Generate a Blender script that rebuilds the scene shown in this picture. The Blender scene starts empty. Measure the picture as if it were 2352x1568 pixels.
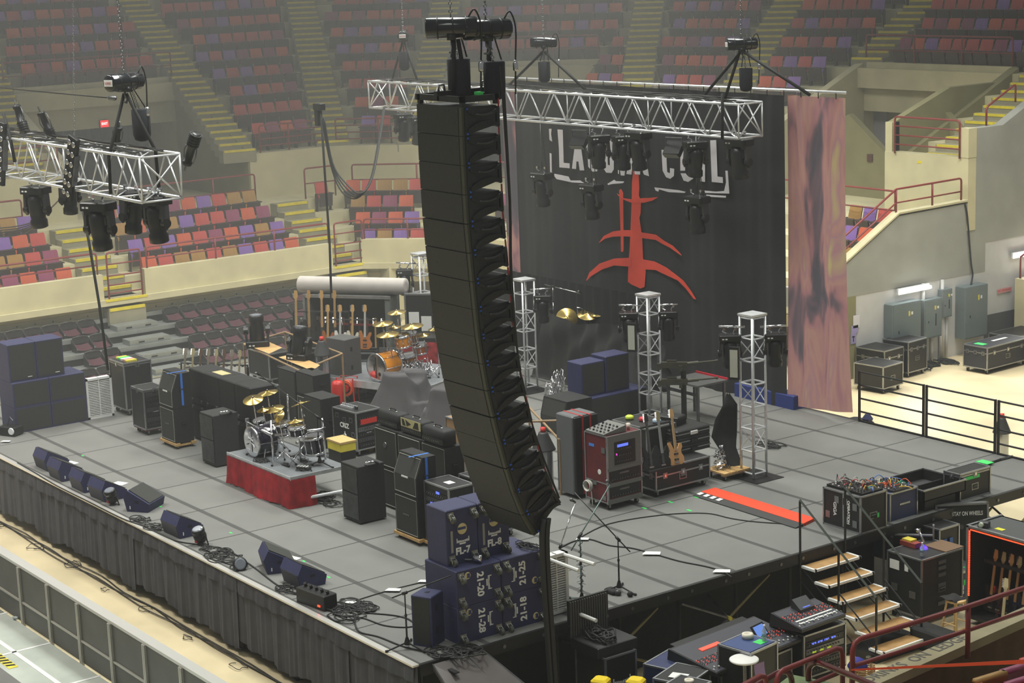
import bpy, math, random
from mathutils import Vector, Matrix
R=random.Random(7)
SC=bpy.context.scene
COL=SC.collection
# ---------------------------------------------------------------- camera
CR=((0.5906743184,0.8061195956,-0.0357078026),(0.1421302938,-0.1475009228,-0.9787964331),(-0.7942939186,0.5730747555,-0.2016990220))
CC=Vector((21.616487,-13.745744,11.301467)); CF=4363.4745
cd=bpy.data.cameras.new('camera'); cam=bpy.data.objects.new('camera',cd); COL.objects.link(cam)
r0,r1,r2=(Vector(r) for r in CR)
m=Matrix((r0,-r1,-r2)).transposed().to_4x4(); m.translation=CC; cam.matrix_world=m
cd.sensor_width=36; cd.lens=CF/2352*36; cd.clip_end=400; SC.camera=cam
# ---------------------------------------------------------------- light
SC.view_settings.view_transform='Standard'; SC.view_settings.look='None'; SC.view_settings.exposure=0.0; SC.view_settings.gamma=1; SC.view_settings.use_curve_mapping=False
W=bpy.data.worlds.new('arena_air'); SC.world=W; W.use_nodes=True
W.node_tree.nodes['Background'].inputs[0].default_value=(0.95,0.98,0.93,1); W.node_tree.nodes['Background'].inputs[1].default_value=0.17
def area(name,loc,size,power,col=(1,.97,.9),rot=(0,0,0),spread=math.pi):
    l=bpy.data.lights.new(name,'AREA'); l.shape='RECTANGLE'; l.size,l.size_y=size; l.energy=power; l.color=col; l.spread=spread
    o=bpy.data.objects.new(name,l); o.location=loc; o.rotation_euler=rot; COL.objects.link(o); return o
# banks of arena lamps hung over the floor, then extra ones added for the stands
SPR=2.1
area('overhead_light_bank',(-16,-6,19),(14,3),2000,(1,.97,.90),spread=SPR)
area('overhead_light_bank',(-6,3,19),(10,3),1500,(.97,1,.93),spread=SPR)
area('overhead_light_bank',(-13,14,19),(14,3),1750,(1,1,.92),spread=SPR)
area('overhead_light_bank',(4,16,17),(5,5),650,(.97,1,.93),spread=SPR)
area('overhead_light_bank',(-24,5,17),(3,18),1500,(1,.98,.90),spread=1.9)  # unseen bank added to brighten the left lower stands
area('overhead_light_bank',(-20,20,16),(10,3),1000,(1,.99,.90),spread=1.9)  # added fill for the corner stands, no such fixture in view
area('overhead_light_bank',(-8,23,15),(5,5),700,(1,.99,.92),spread=2.0)  # added to lift the concrete along the tunnel edge
area('overhead_light_bank',(8,-8,18),(6,6),700,(.97,1,.93),spread=SPR)
# theatrical haze hanging in the hall, thicker over the far left
def haze(name,label,x0,x1,y0,y1,z0,z1,dens):
    me=bpy.data.meshes.new(name); me.from_pydata([(x,y,z) for z in (z0,z1) for x,y in ((x0,y0),(x1,y0),(x1,y1),(x0,y1))],[],[(0,3,2,1),(4,5,6,7),(0,1,5,4),(1,2,6,5),(2,3,7,6),(3,0,4,7)])
    m=bpy.data.materials.new(name+'_air'); m.use_nodes=True; nt=m.node_tree; nt.nodes.clear(); o=nt.nodes.new('ShaderNodeOutputMaterial'); v=nt.nodes.new('ShaderNodeVolumeScatter'); v.inputs['Color'].default_value=(.98,.99,.97,1); v.inputs['Density'].default_value=dens; v.inputs['Anisotropy'].default_value=.25
    nt.links.new(v.outputs[0],o.inputs['Volume']); me.materials.append(m); ob=bpy.data.objects.new(name,me); COL.objects.link(ob); ob['label']=label; ob['category']='haze'; ob['kind']='stuff'; return ob
haze('haze','thin pale haze filling the hall air',-49,21,-14,40,.02,16,.0017)
haze('haze_bank','thicker pale haze drifting over the far left stands',-48.9,-10,-13.9,39.9,.03,15.9,.0052)
CYC=SC.cycles; CYC.use_denoising=True; CYC.use_adaptive_sampling=True; CYC.adaptive_threshold=.05; CYC.max_bounces=5; CYC.diffuse_bounces=2; CYC.glossy_bounces=3; CYC.transmission_bounces=3; CYC.volume_bounces=0; CYC.transparent_max_bounces=8; CYC.caustics_reflective=False; CYC.caustics_refractive=False
# ---------------------------------------------------------------- helpers
def G(px,py,z=1.4):
    'the place in the hall at height z that the camera sees at a photo pixel'
    d=r0*((px-1176)/CF)+r1*((py-784)/CF)+r2
    return CC+d*((z-CC.z)/d.z)
def GY(px,py,y):
    d=r0*((px-1176)/CF)+r1*((py-784)/CF)+r2
    return CC+d*((y-CC.y)/d.y)
def GX(px,py,x):
    d=r0*((px-1176)/CF)+r1*((py-784)/CF)+r2
    return CC+d*((x-CC.x)/d.x)
def lin(c):
    return tuple(((v/255)/12.92 if v/255<=.04045 else ((v/255+.055)/1.055)**2.4) for v in c)
MATS={}
def M(name,col=(128,128,128),rough=.6,metal=0,emit=0,var=0,scale=4,bump=0,alpha=1,coat=0,sheen=0):
    if name in MATS: return MATS[name]
    m=bpy.data.materials.new(name); m.use_nodes=True; nt=m.node_tree; b=nt.nodes['Principled BSDF']
    c=lin(col)+(1,)
    b.inputs['Base Color'].default_value=c; b.inputs['Roughness'].default_value=rough; b.inputs['Metallic'].default_value=metal
    if coat: b.inputs['Coat Weight'].default_value=coat
    if sheen: b.inputs['Sheen Weight'].default_value=sheen
    if emit: b.inputs['Emission Color'].default_value=c; b.inputs['Emission Strength'].default_value=emit
    if alpha<1: b.inputs['Alpha'].default_value=alpha
    if var or bump:
        tc=nt.nodes.new('ShaderNodeTexCoord'); n=nt.nodes.new('ShaderNodeTexNoise'); n.inputs['Scale'].default_value=scale; n.inputs['Detail'].default_value=5
        nt.links.new(tc.outputs['Object'],n.inputs['Vector'])
        if var:
            r=nt.nodes.new('ShaderNodeValToRGB'); e=r.color_ramp.elements
            e[0].position=.3; e[1].position=.7
            e[0].color=tuple(v*(1-var) for v in c[:3])+(1,); e[1].color=tuple(min(1,v*(1+var)) for v in c[:3])+(1,)
            nt.links.new(n.outputs[0],r.inputs[0]); nt.links.new(r.outputs[0],b.inputs['Base Color'])
        if bump:
            bp=nt.nodes.new('ShaderNodeBump'); bp.inputs['Strength'].default_value=bump; bp.inputs['Distance'].default_value=.02
            nt.links.new(n.outputs[0],bp.inputs['Height']); nt.links.new(bp.outputs[0],b.inputs['Normal'])
    MATS[name]=m; return m
class MB:
    def __init__(s): s.v=[]; s.f=[]; s.m=[]; s.mats=[]
    def mi(s,mt):
        if mt not in s.mats: s.mats.append(mt)
        return s.mats.index(mt)
    def add(s,vs,fs,mt):
        o=len(s.v); k=s.mi(mt); s.v+=[tuple(v) for v in vs]; s.f+=[tuple(i+o for i in f) for f in fs]; s.m+=[k]*len(fs); return s
    def hexa(s,p,mt): return s.add(p,[(0,3,2,1),(4,5,6,7),(0,1,5,4),(1,2,6,5),(2,3,7,6),(3,0,4,7)],mt)
    def box(s,x0,x1,y0,y1,z0,z1,mt):
        return s.hexa([(x0,y0,z0),(x1,y0,z0),(x1,y1,z0),(x0,y1,z0),(x0,y0,z1),(x1,y0,z1),(x1,y1,z1),(x0,y1,z1)],mt)
    def bbox(s,x0,x1,y0,y1,z0,z1,mt,b=.01):
        'box with chamfered vertical and top edges'
        p=[(x0+b,y0),(x1-b,y0),(x1,y0+b),(x1,y1-b),(x1-b,y1),(x0+b,y1),(x0,y1-b),(x0,y0+b)]
        q=[(x0+2*b,y0+b),(x1-2*b,y0+b),(x1-b,y0+2*b),(x1-b,y1-2*b),(x1-2*b,y1-b),(x0+2*b,y1-b),(x0+b,y1-2*b),(x0+b,y0+2*b)]
        vs=[(x,y,z0) for x,y in p]+[(x,y,z1-b) for x,y in p]+[(x,y,z1) for x,y in q]
        fs=[tuple(range(7,-1,-1)),tuple(range(16,24))]
        for k in (0,8):
            fs+=[(k+i,k+(i+1)%8,k+8+(i+1)%8,k+8+i) for i in range(8)]
        return s.add(vs,fs,mt)
    def ext(s,pts,vec,mt):
        n=len(pts); pts=[Vector(p) for p in pts]; vec=Vector(vec)
        return s.add(pts+[p+vec for p in pts],[tuple(range(n-1,-1,-1)),tuple(range(n,2*n))]+[(i,(i+1)%n,n+(i+1)%n,n+i) for i in range(n)],mt)
    def cyl(s,a,b,r,mt,r2=None,n=8,caps=True):
        a=Vector(a); b=Vector(b); d=b-a
        if d.length<1e-6: return s
        q=d.to_track_quat('Z','Y'); r2=r if r2 is None else r2
        u=[q@Vector((math.cos(2*math.pi*i/n),math.sin(2*math.pi*i/n),0)) for i in range(n)]
        fs=[(i,(i+1)%n,n+(i+1)%n,n+i) for i in range(n)]
        if caps: fs+=[tuple(range(n-1,-1,-1)),tuple(range(n,2*n))]
        return s.add([a+x*r for x in u]+[b+x*r2 for x in u],fs,mt)
    def tube(s,path,r,mt,n=6,smooth=0):
        P=[Vector(p) for p in path]
        if smooth: P=spline(P,smooth)
        vs=[]; up=None
        for i,p in enumerate(P):
            t=(P[min(i+1,len(P)-1)]-P[max(i-1,0)])
            if t.length<1e-7: t=Vector((0,0,1))
            t.normalize()
            if up is None: up=Vector((0,0,1)) if abs(t.z)<.9 else Vector((1,0,0))
            a=t.cross(up)
            if a.length<1e-4: a=t.cross(Vector((1,.3,0)))
            a.normalize(); b=a.cross(t); up=b
            for k in range(n):
                w=2*math.pi*k/n; vs.append(p+a*(r*math.cos(w))+b*(r*math.sin(w)))
        fs=[tuple(range(n-1,-1,-1)),tuple(range(len(vs)-n,len(vs)))]
        for i in range(len(P)-1):
            for k in range(n): fs.append((i*n+k,i*n+(k+1)%n,(i+1)*n+(k+1)%n,(i+1)*n+k))
        return s.add(vs,fs,mt)
    def lathe(s,c,prof,mt,n=16,axis=(0,0,1)):
        c=Vector(c); q=Vector(axis).to_track_quat('Z','Y'); vs=[]
        for r,z in prof:
            for i in range(n): vs.append(c+q@Vector((r*math.cos(2*math.pi*i/n),r*math.sin(2*math.pi*i/n),z)))
        fs=[]
        for k in range(len(prof)-1):
            for i in range(n): fs.append((k*n+i,k*n+(i+1)%n,(k+1)*n+(i+1)%n,(k+1)*n+i))
        fs.append(tuple(range(n-1,-1,-1))); fs.append(tuple(range(len(vs)-n,len(vs))))
        return s.add(vs,fs,mt)
    def grid(s,fn,nu,nv,mt):
        vs=[fn(i/nu,j/nv) for j in range(nv+1) for i in range(nu+1)]
        return s.add(vs,[(j*(nu+1)+i,j*(nu+1)+i+1,(j+1)*(nu+1)+i+1,(j+1)*(nu+1)+i) for j in range(nv) for i in range(nu)],mt)
    def xf(s,mat,start=0):
        for i in range(start,len(s.v)): s.v[i]=tuple(mat@Vector(s.v[i]))
        return s
    def build(s,name,parent=None,smooth=False,loc=None,rot=None):
        me=bpy.data.meshes.new(name); me.from_pydata(s.v,[],s.f)
        for mt in s.mats: me.materials.append(mt)
        me.polygons.foreach_set('material_index',s.m)
        if smooth: me.polygons.foreach_set('use_smooth',[True]*len(s.f))
        me.update(); o=bpy.data.objects.new(name,me); COL.objects.link(o)
        if parent: o.parent=parent
        if loc is not None: o.location=loc
        if rot is not None: o.rotation_euler=rot
        return o
def spline(P,k):
    out=[]
    for i in range(len(P)-1):
        a=P[max(i-1,0)]; b=P[i]; c=P[i+1]; d=P[min(i+2,len(P)-1)]
        for j in range(k):
            t=j/k; out.append(.5*((2*b)+(c-a)*t+(2*a-5*b+4*c-d)*t*t+(3*b-a-3*c+d)*t**3))
    out.append(P[-1]); return out
def tag(o,label,cat,group=None,kind=None):
    if label: o['label']=label
    if cat: o['category']=cat
    if group: o['group']=group
    if kind: o['kind']=kind
    return o
def T(name,label,cat,loc=(0,0,0),rz=0,group=None,rot=None):
    o=bpy.data.objects.new(name,None); o.empty_display_size=.1; COL.objects.link(o); o.location=loc; o.rotation_euler=rot or (0,0,rz)
    return tag(o,label,cat,group)
def dup(root,loc,rz=None,label=None,group=None,rot=None):
    r=root.copy(); COL.objects.link(r); r.location=loc
    if rot is not None: r.rotation_euler=rot
    elif rz is not None: r.rotation_euler=(0,0,rz)
    if label: r['label']=label
    if group: r['group']=group
    for ch in root.children:
        c=ch.copy(); COL.objects.link(c); c.parent=r
        for g in ch.children:
            d=g.copy(); COL.objects.link(d); d.parent=c
    return r
def text(name,s,size,mt,parent,loc,rot,ext=.002,bold=0,sx=1):
    c=bpy.data.curves.new(name,'FONT'); c.body=s; c.size=size; c.extrude=ext; c.align_x='CENTER'; c.align_y='CENTER'; c.offset=bold; c.resolution_u=3
    f=bpy.data.objects.new(name,c); COL.objects.link(f)
    me=bpy.data.meshes.new_from_object(f.evaluated_get(bpy.context.evaluated_depsgraph_get())); me.materials.clear(); me.materials.append(mt)
    bpy.data.objects.remove(f); o=bpy.data.objects.new(name,me); COL.objects.link(o)
    if parent: o.parent=parent
    o.location=loc; o.rotation_euler=rot; o.scale=(sx,1,1); return o
PI=math.pi
# common materials
ALU=M('brushed_aluminium',(226,228,230),.4,.7,var=.12,scale=6)
CHR=M('chrome',(225,225,228),.12,1)
STEEL=M('dull_steel',(120,122,124),.42,1,var=.2,scale=8)
BLK=M('black_paint',(20,20,21),.45,var=.25,scale=9)
BLKR=M('black_rubber',(24,24,24),.8)
BLKP=M('black_tolex',(26,26,27),.7,var=.25,scale=12,bump=.2)
GREY=M('grey_fabric',(60,60,60),.9,var=.1,scale=8)
WHT=M('white_paint',(225,225,222),.6)
RAIL=M('maroon_rail_paint',(128,48,46),.38,var=.12,scale=3)
NAVY=M('navy_cabinet_paint',(46,48,84),.6,var=.12,scale=6)
CASE=M('case_laminate',(27,27,28),.5,var=.3,scale=5)
WOOD=M('raw_plywood',(196,158,104),.6,var=.18,scale=7)
CABLE=M('cable_rubber',(30,31,30),.6)
YEL=M('safety_yellow',(222,205,70),.55,var=.12,scale=5)
GRN=M('green_tape',(70,215,105),.6)
def fabric(name,col,rough=.9):
    return M(name,col,rough,var=.12,scale=5,bump=.25)
DRAPE=fabric('black_drape',(34,34,35))
# ================================================================= the hall
CONC=M('board_marked_concrete',(204,197,160),.85,var=.10,scale=1.3,bump=.35)
CONC2=M('grey_concrete',(160,161,153),.85,var=.10,scale=1.2,bump=.35)
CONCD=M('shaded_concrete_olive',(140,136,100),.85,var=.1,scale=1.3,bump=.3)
def stagemat():
    m=bpy.data.materials.new('stage_deck_carpet'); m.use_nodes=True; nt=m.node_tree; N=nt.nodes; L=nt.links; b=N['Principled BSDF']; b.inputs['Roughness'].default_value=.75
    tc=N.new('ShaderNodeTexCoord'); sp=N.new('ShaderNodeSeparateXYZ'); L.new(tc.outputs['Object'],sp.inputs[0])
    def mth(op,a,bv=None,c=None):
        n=N.new('ShaderNodeMath'); n.operation=op
        for i,x in enumerate((a,bv,c)):
            if x is None: continue
            if isinstance(x,(int,float)): n.inputs[i].default_value=x
            else: L.new(x,n.inputs[i])
        return n.outputs[0]
    def seam(o,per,half):
        s=mth('DIVIDE',o,per); f=mth('FRACT',mth('ADD',s,100.5)); d=mth('ABSOLUTE',mth('SUBTRACT',f,.5)); return mth('LESS_THAN',mth('MULTIPLY',d,per),half),s
    sx,fx=seam(sp.outputs[0],1.83,.017); sy,fy=seam(sp.outputs[1],1.22,.05); sy2,_=seam(sp.outputs[1],1.22,.018)
    syd=mth('MAXIMUM',mth('MULTIPLY',sy,.62),mth('MULTIPLY',sy2,.25))
    sm=mth('MAXIMUM',mth('MULTIPLY',sx,.8),syd)
    cb=N.new('ShaderNodeCombineXYZ'); L.new(mth('FLOOR',mth('DIVIDE',sp.outputs[0],1.83)),cb.inputs[0]); L.new(mth('FLOOR',mth('DIVIDE',sp.outputs[1],1.22)),cb.inputs[1])
    wn=N.new('ShaderNodeTexWhiteNoise'); L.new(cb.outputs[0],wn.inputs['Vector'])
    nz=N.new('ShaderNodeTexNoise'); nz.inputs['Scale'].default_value=1.6; nz.inputs['Detail'].default_value=6; L.new(tc.outputs['Object'],nz.inputs['Vector'])
    v=mth('ADD',mth('MULTIPLY',wn.outputs[0],.10),mth('MULTIPLY',nz.outputs[0],.28)); v=mth('ADD',v,.80)
    v=mth('MULTIPLY',v,mth('SUBTRACT',1,sm))
    mx=N.new('ShaderNodeMix'); mx.data_type='RGBA'; mx.blend_type='MULTIPLY'; mx.inputs[0].default_value=1; mx.inputs[6].default_value=lin((112,112,109))+(1,)
    c2=N.new('ShaderNodeCombineColor'); [L.new(v,c2.inputs[i]) for i in range(3)]; L.new(c2.outputs[0],mx.inputs[7]); L.new(mx.outputs[2],b.inputs['Base Color'])
    return m
STG=stagemat()
# floor
FLO=M('dusty_arena_floor',(214,198,160),.5,var=.16,scale=.7,bump=.1)
o=MB().box(-60,20,-30,60,-.3,0,FLO).build('floor'); o['kind']='structure'
# stage top and its dark frame
o=MB().box(-20.13,2.2,0.02,14.64,1.28,1.4,STG).build('stage_deck')
# (the deck is wider at the back right)
bpy.data.objects.remove(o)
sd=T('stage','grey carpeted modular concert stage on dark legs','stage',(0,0,0))
mb=MB()
mb.ext([(-20.13,0,1.3),(0,0,1.3),(0,14.64,1.3),(-20.13,14.64,1.3)],(0,0,.1),STG); mb.build('deck_surface',sd)
mb=MB(); mb.box(0,.05,0,14.64,1.22,1.4,BLK); mb.box(-20.13,0,14.64,14.7,1.22,1.4,BLK); mb.box(-20.18,-20.13,0,14.64,1.22,1.4,BLK)
for k in range(12):
    for dy in (.25,.97): mb.cyl((.05,k*1.22+dy,1.31),(.065,k*1.22+dy,1.31),.03,STEEL,n=8)
mb.build('edge_rail',sd)
o=MB().box(-20.1,0.02,-.105,0.0,1.375,1.403,M('worn_bright_edge',(235,232,226),.3,.6)).build('edge_strip',sd); o['label']='bright worn metal strip along the front edge'
for i in range(12):
    for j in ((0,) if i else (0,1,2,3)):
        y=.12+i*1.22; x=-.12-j*1.83
        l=MB().cyl((x,y,0),(x,y,1.3),.03,BLK).box(x-.06,x+.06,y-.06,y+.06,0,.02,STEEL).build('leg',sd)
BR=M('dull_brass_brace',(150,138,96),.4,.8)
for y,zz in ((3.6,1),(6.0,1),(11.5,1),(13.1,1)):
    b=MB(); c=(-.05,y,.62)
    b.cyl((-.05,y-1.0,1.1),c,.022,STEEL); b.cyl(c,(-.05,y+1.05,.15),.022,BR); b.cyl((-.05,y-.95,.12),c,.022,STEEL); b.cyl(c,(-.05,y+.9,1.15),.022,BR); b.cyl((-.8,y,1.0),c,.02,STEEL)
    b.cyl((-.09,y,.62),(.0,y,.62),.035,YEL,n=10); b.build('brace',sd)
b=MB(); b.ext([(-.55,0.1,0),(-.55,9.9,0),(-.55,9.9,1.3),(-.55,.1,1.3)],(-.03,0,0),DRAPE); b.build('masking_drape',sd)
# front skirt of separate black drapes
def wavy(x0,x1,y,z0,z1,amp,wl,mt,seed=0,hem=.05,nu=None,nv=6,sway=0):
    rr=random.Random(seed); ph=[rr.uniform(0,6.28) for _ in range(4)]; L=x1-x0
    def fn(u,v):
        x=x0+L*u; a=amp*(.35+.65*(1-v))
        w=math.sin(x*6.28/wl+ph[0]+.8*math.sin(x*2+ph[1]))+.5*math.sin(x*15/wl+ph[2])
        zb=z0+hem*math.sin(x*2.1+ph[3])+hem*.6*math.sin(x*5.3+ph[1])
        return (x+sway*(1-v),y-a*w-.02*(1-v),zb+(z1-zb)*v)
    return MB().grid(fn,nu or int(L*14)+4,nv,mt)
SKM=fabric('stage_skirt_cloth',(72,73,80))
sk=T('stage_skirt','charcoal cloth skirt hanging along the front of the stage','stage skirt',(0,0,0))
xs=[0,-1.85,-3.4,-5.35,-7.2,-9.3,-11.4,-13.6,-15.8,-18,-20.1]
for i,(a,b_) in enumerate(zip(xs,xs[1:])):
    wavy(b_,a+.03,-.05-.02*(i%2),.17+.06*R.random(),1.37,.028,.42,SKM,i,.05,nv=7).build('cloth_panel',sk)
wavy(-20.1,0,-.075,1.12,1.375,.02,.5,SKM,99,.015,nv=3).build('top_valance',sk)
# pit floor covers beyond the barricade
CV=M('grey_green_cover_panel',(176,182,172),.55,var=.12,scale=1.5)
o=MB().box(-16,2,-6.6,-2.3,0,.03,CV); 
for k in range(9): o.box(-16+2*k-.03,-16+2*k+.03,-6.6,-2.28,.03,.036,WHT)
o.box(-16,2,-2.98,-2.9,.03,.036,WHT)
o.build('floor_cover')['kind']='structure'
hz=MB()
for k in range(16):
    x=-9.6+k*.14; hz.hexa([(x,-3.3,.036),(x+.07,-3.3,.036),(x+.12,-3.16,.036),(x+.05,-3.16,.036),(x,-3.3,.04),(x+.07,-3.3,.04),(x+.12,-3.16,.04),(x+.05,-3.16,.04)],BLK)
hz.box(-9.62,-7.3,-3.31,-3.15,.03,.037,YEL)
tag(hz.build('hazard_tape'),'yellow and black striped tape on the grey floor cover','tape')
MATC=M('grey_floor_mat',(104,103,100),.8,var=.1,scale=2)
tag(MB().bbox(-12,-5.5,-5.2,-3.4,.03,.05,MATC).build('floor_mat'),'dark grey mat at the bottom left beside the striped tape','mat')
# ----------------------------------------------------------------- bowl
Q=[(-28.9,-12),(-28.9,17),(-26.2,19.6),(-20.5,21.0),(-12.5,21.0)]
NRM=[]
for a,b_ in zip(Q,Q[1:]):
    d=Vector((b_[0]-a[0],b_[1]-a[1])).normalized(); NRM.append(Vector((-d.y,d.x)))
def offl(d):
    out=[]
    for i,q in enumerate(Q):
        q=Vector(q)
        if i==0: out.append(q+NRM[0]*d)
        elif i==len(Q)-1: out.append(q+NRM[-1]*d)
        else:
            m_=(NRM[i-1]+NRM[i]).normalized(); out.append(q+m_*(d/m_.dot(NRM[i])))
    return out
def band(mb,d0,d1,z0,z1,mt,segs=None):
    a=offl(d0); b_=offl(d1)
    for i in range(len(Q)-1):
        if segs and i not in segs: continue
        p=[a[i],a[i+1],b_[i+1],b_[i]]
        mb.hexa([(v.x,v.y,z0) for v in p]+[(v.x,v.y,z1) for v in p],mt)
def FP(i,t,d,z=0):
    'point on facet i: t metres along, d metres out'
    a=offl(d)[i]; u=Vector((NRM[i].y,-NRM[i].x)); q=Vector(Q[i]); p=q+u*t+NRM[i]*d; return Vector((p.x,p.y,z))
LZ=lambda k:1.83+.42*k        # lower tier row floors
UZ=lambda j:5.0+.556*j         # upper tier row floors
LD=lambda k:.35+.87*k
UD=lambda j:5.3+1.2*j
mb=MB()
for k in range(4): band(mb,LD(k),LD(k)+.9 if k<3 else LD(4),LZ(k)-.45,LZ(k),CONC)
band(mb,LD(4),5.3,LZ(4)-.5,LZ(4),CONC)
o=mb.build('wall_lower_tier'); o['kind']='structure'
# parapet with gaps for the aisles is built below; far wall under the upper tier
mb=MB(); band(mb,5.3,5.6,2.9,5.02,CONC); o=mb.build('wall_upper_front'); o['kind']='structure'
# tunnel side wall (radial cut through the stands) at x=-12.5
def facet_of(p):
    best=None
    for i,q in enumerate(Q[:-1]):
        D=(Vector((p[0],p[1]))-Vector(q)).dot(NRM[i])
        if best is None or D>best[1]: best=(i,D)
    return best
VOM=[(0,lambda d:21.9,lambda d:28.1),(1,lambda d:.95,lambda d:5.0+.27*(d-5.3)),(3,lambda d:-.75,lambda d:5.2)]
def trange(i,d):
    a=offl(d); u=Vector((NRM[i].y,-NRM[i].x)); q=Vector(Q[i]); return (a[i]-q).dot(u),(a[i+1]-q).dot(u)
def strip(mb,i,t0,t1,d0,d1,z0,z1,mt,clip=1):
    a0,a1=trange(i,d0); b0,b1=trange(i,d1)
    f=lambda t,lo,hi:min(max(t,lo),hi) if clip else t
    p=[FP2(i,f(t0,a0,a1),d0),FP2(i,f(t1,a0,a1),d0),FP2(i,f(t1,b0,b1),d1),FP2(i,f(t0,b0,b1),d1)]
    mb.hexa([(v.x,v.y,z0) for v in p]+[(v.x,v.y,z1) for v in p],mt)
def FP2(i,t,d):
    u=Vector((NRM[i].y,-NRM[i].x)); return Vector(Q[i])+u*t+NRM[i]*d
mb=MB()
for j in range(-1,11):
    d0=UD(j) if j>=0 else 5.3; d1=UD(j+1); z1=UZ(max(j,0)); z0=z1-.62
    if j<0: continue
    for i in range(4):
        cuts=[]
        if d0<10.0:
            cuts=[(a(d0),b_(d0)) for k,a,b_ in VOM if k==i]
        lo=-20; segs=[]
        for c in cuts: segs.append((lo,c[0])); lo=c[1]
        segs.append((lo,60))
        for s in segs: strip(mb,i,s[0],s[1],d0,d1,z0,z1,CONC)
mb.build('wall_upper_tier')['kind']='structure'
bpy.data.objects.remove(bpy.data.objects['wall_upper_front'])
mb=MB()
for i in range(4):
    cuts=[(a(5.3),b_(5.3)) for k,a,b_ in VOM if k==i]; lo=-20
    for c in cuts+[(60,61)]:
        strip(mb,i,lo,c[0],5.26,5.6,2.9,5.004,CONC); lo=c[1]
mb.build('wall_upper_front')['kind']='structure'
CURT=M('grey_curtain',(84,84,88),.9,var=.15,scale=9)
for n,(i,ta,tb) in enumerate(VOM):
    mb=MB()
    for s,f in ((-1,ta),(1,tb)):
        w=.32*s; pts=[]
        for d,z in ((5.3,3.3),(5.3,5.1),(5.3+5.1,7.38),(5.3+5.1,3.3)): q=FP2(i,f(d),d); pts.append((q.x,q.y,z))
        u=Vector((NRM[i].y,-NRM[i].x))*w; e=u*.16
        pts=[(a-e.x,b_-e.y,c) for a,b_,c in pts]
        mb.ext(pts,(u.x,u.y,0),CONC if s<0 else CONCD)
    # header over the way in, then its walls and roof
    p=[FP2(i,ta(10.4),10.4),FP2(i,tb(10.4),10.4),FP2(i,tb(10.4),10.75),FP2(i,ta(10.4),10.75)]
    mb.hexa([(v.x,v.y,5.85) for v in p]+[(v.x,v.y,7.4) for v in p],CONC)
    p=[FP2(i,ta(10.4),10.75),FP2(i,tb(10.4),10.75),FP2(i,tb(10.4),14),FP2(i,ta(10.4),14)]
    mb.hexa([(v.x,v.y,5.85) for v in p]+[(v.x,v.y,6.0) for v in p],CONC)
    for s,f in ((-1,ta),(1,tb)):
        q0=FP2(i,f(10.4),10.4); q1=FP2(i,f(10.4),14); u=Vector((NRM[i].y,-NRM[i].x))*.3*s
        mb.ext([(q0.x,q0.y,3.3),(q1.x,q1.y,3.3),(q1.x,q1.y,6),(q0.x,q0.y,6)],(u.x,u.y,0),CONC)
    # sloping floor of the way in
    p=[FP2(i,ta(5.3),5.3),FP2(i,tb(5.3),5.3),FP2(i,tb(10.4),14),FP2(i,ta(10.4),14)]
    mb.hexa([(v.x,v.y,3.2) for v in p]+[(v.x,v.y,3.5) for v in p],CONC)
    mb.build('wall_vomitory')['kind']='structure'
    cb=MB(); a=FP2(i,ta(10.4)+.1,12.6); b_=FP2(i,tb(10.4)-.1,12.6); u=(b_-a)
    def cf(s,t,a=a,u=u,n=NRM[i]): 
        w=.05*math.sin(s*u.length*18); return (a.x+u.x*s+n.x*w,a.y+u.y*s+n.y*w,3.5+2.3*t)
    cb.grid(cf,70,1,CURT); tag(cb.build('curtain'),['grey curtain hung across the left passage below the lit exit sign','grey curtain hung in the passage behind the hanging speakers','grey curtain hung across the right passage below the lit exit sign'][n],'curtain')
# aisles of the upper tier
AI=[]
CSTEP=M('step_concrete',(150,146,122),.85,var=.1,scale=3)
YST=M('yellow_step_nosing',(226,208,52),.6,var=.1,scale=6)
def aisle(pa,pb,da,db,d0,d1,z0,slope,n,w=1.15,step=.4):
    A=Vector(pa); B=Vector(pb); P=lambda d:A+(B-A)*((d-da)/(db-da))
    u=(B-A).normalized(); v=Vector((-u.y,u.x))*(w/2)
    mb=MB(); k=0; d=d0
    while d<d1:
        z=z0+slope*(d-d0)+slope*step
        a=P(d); b_=P(d+step+.02); p=[a-v,a+v,b_+v,b_-v]
        mb.hexa([(q.x,q.y,z-.42) for q in p]+[(q.x,q.y,z) for q in p],CSTEP)
        a2=P(d-.012); b2=P(d+.07); p=[a2-v*.93,a2+v*.93,b2+v*.93,b2-v*.93]
        mb.hexa([(q.x,q.y,z-.065) for q in p]+[(q.x,q.y,z+.006) for q in p],YST)
        d+=step
    AI.append((P,w/2,d0,d1))
    mb.build('trim_aisle_steps')['kind']='structure'
for (pa,pb,da,db,d0) in [((-37.79,9.25),(-38.46,9.4),8.89,9.56,5.3),((-34.55,15.82),(-44.9,17.26),5.65,16,5.3),((-34.44,19.46),(-43.59,23.78),5.61,15.07,5.3),((-35.24,24.08),(-39.14,27.6),9.5,14.74,5.3),((-28.37,27.91),(-33.0,32.5),8.59,14.36,5.3),((-24.52,29.05),(-27.15,33.96),8.78,14.17,5.3),((-21.09,31.4),(-21.93,35.07),10.4,14.07,7.5),((-13.86,28.9),(-13.94,30.29),7.97,9.3,5.4)]:
    if d0>5.3 and da>9: continue
    aisle(pa,pb,da,db,d0,18,5.0,.463,0)
aisle((-21.09,31.4),(-21.93,35.07),10.4,14.07,10.4,18,7.35,.463,0)
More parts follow.
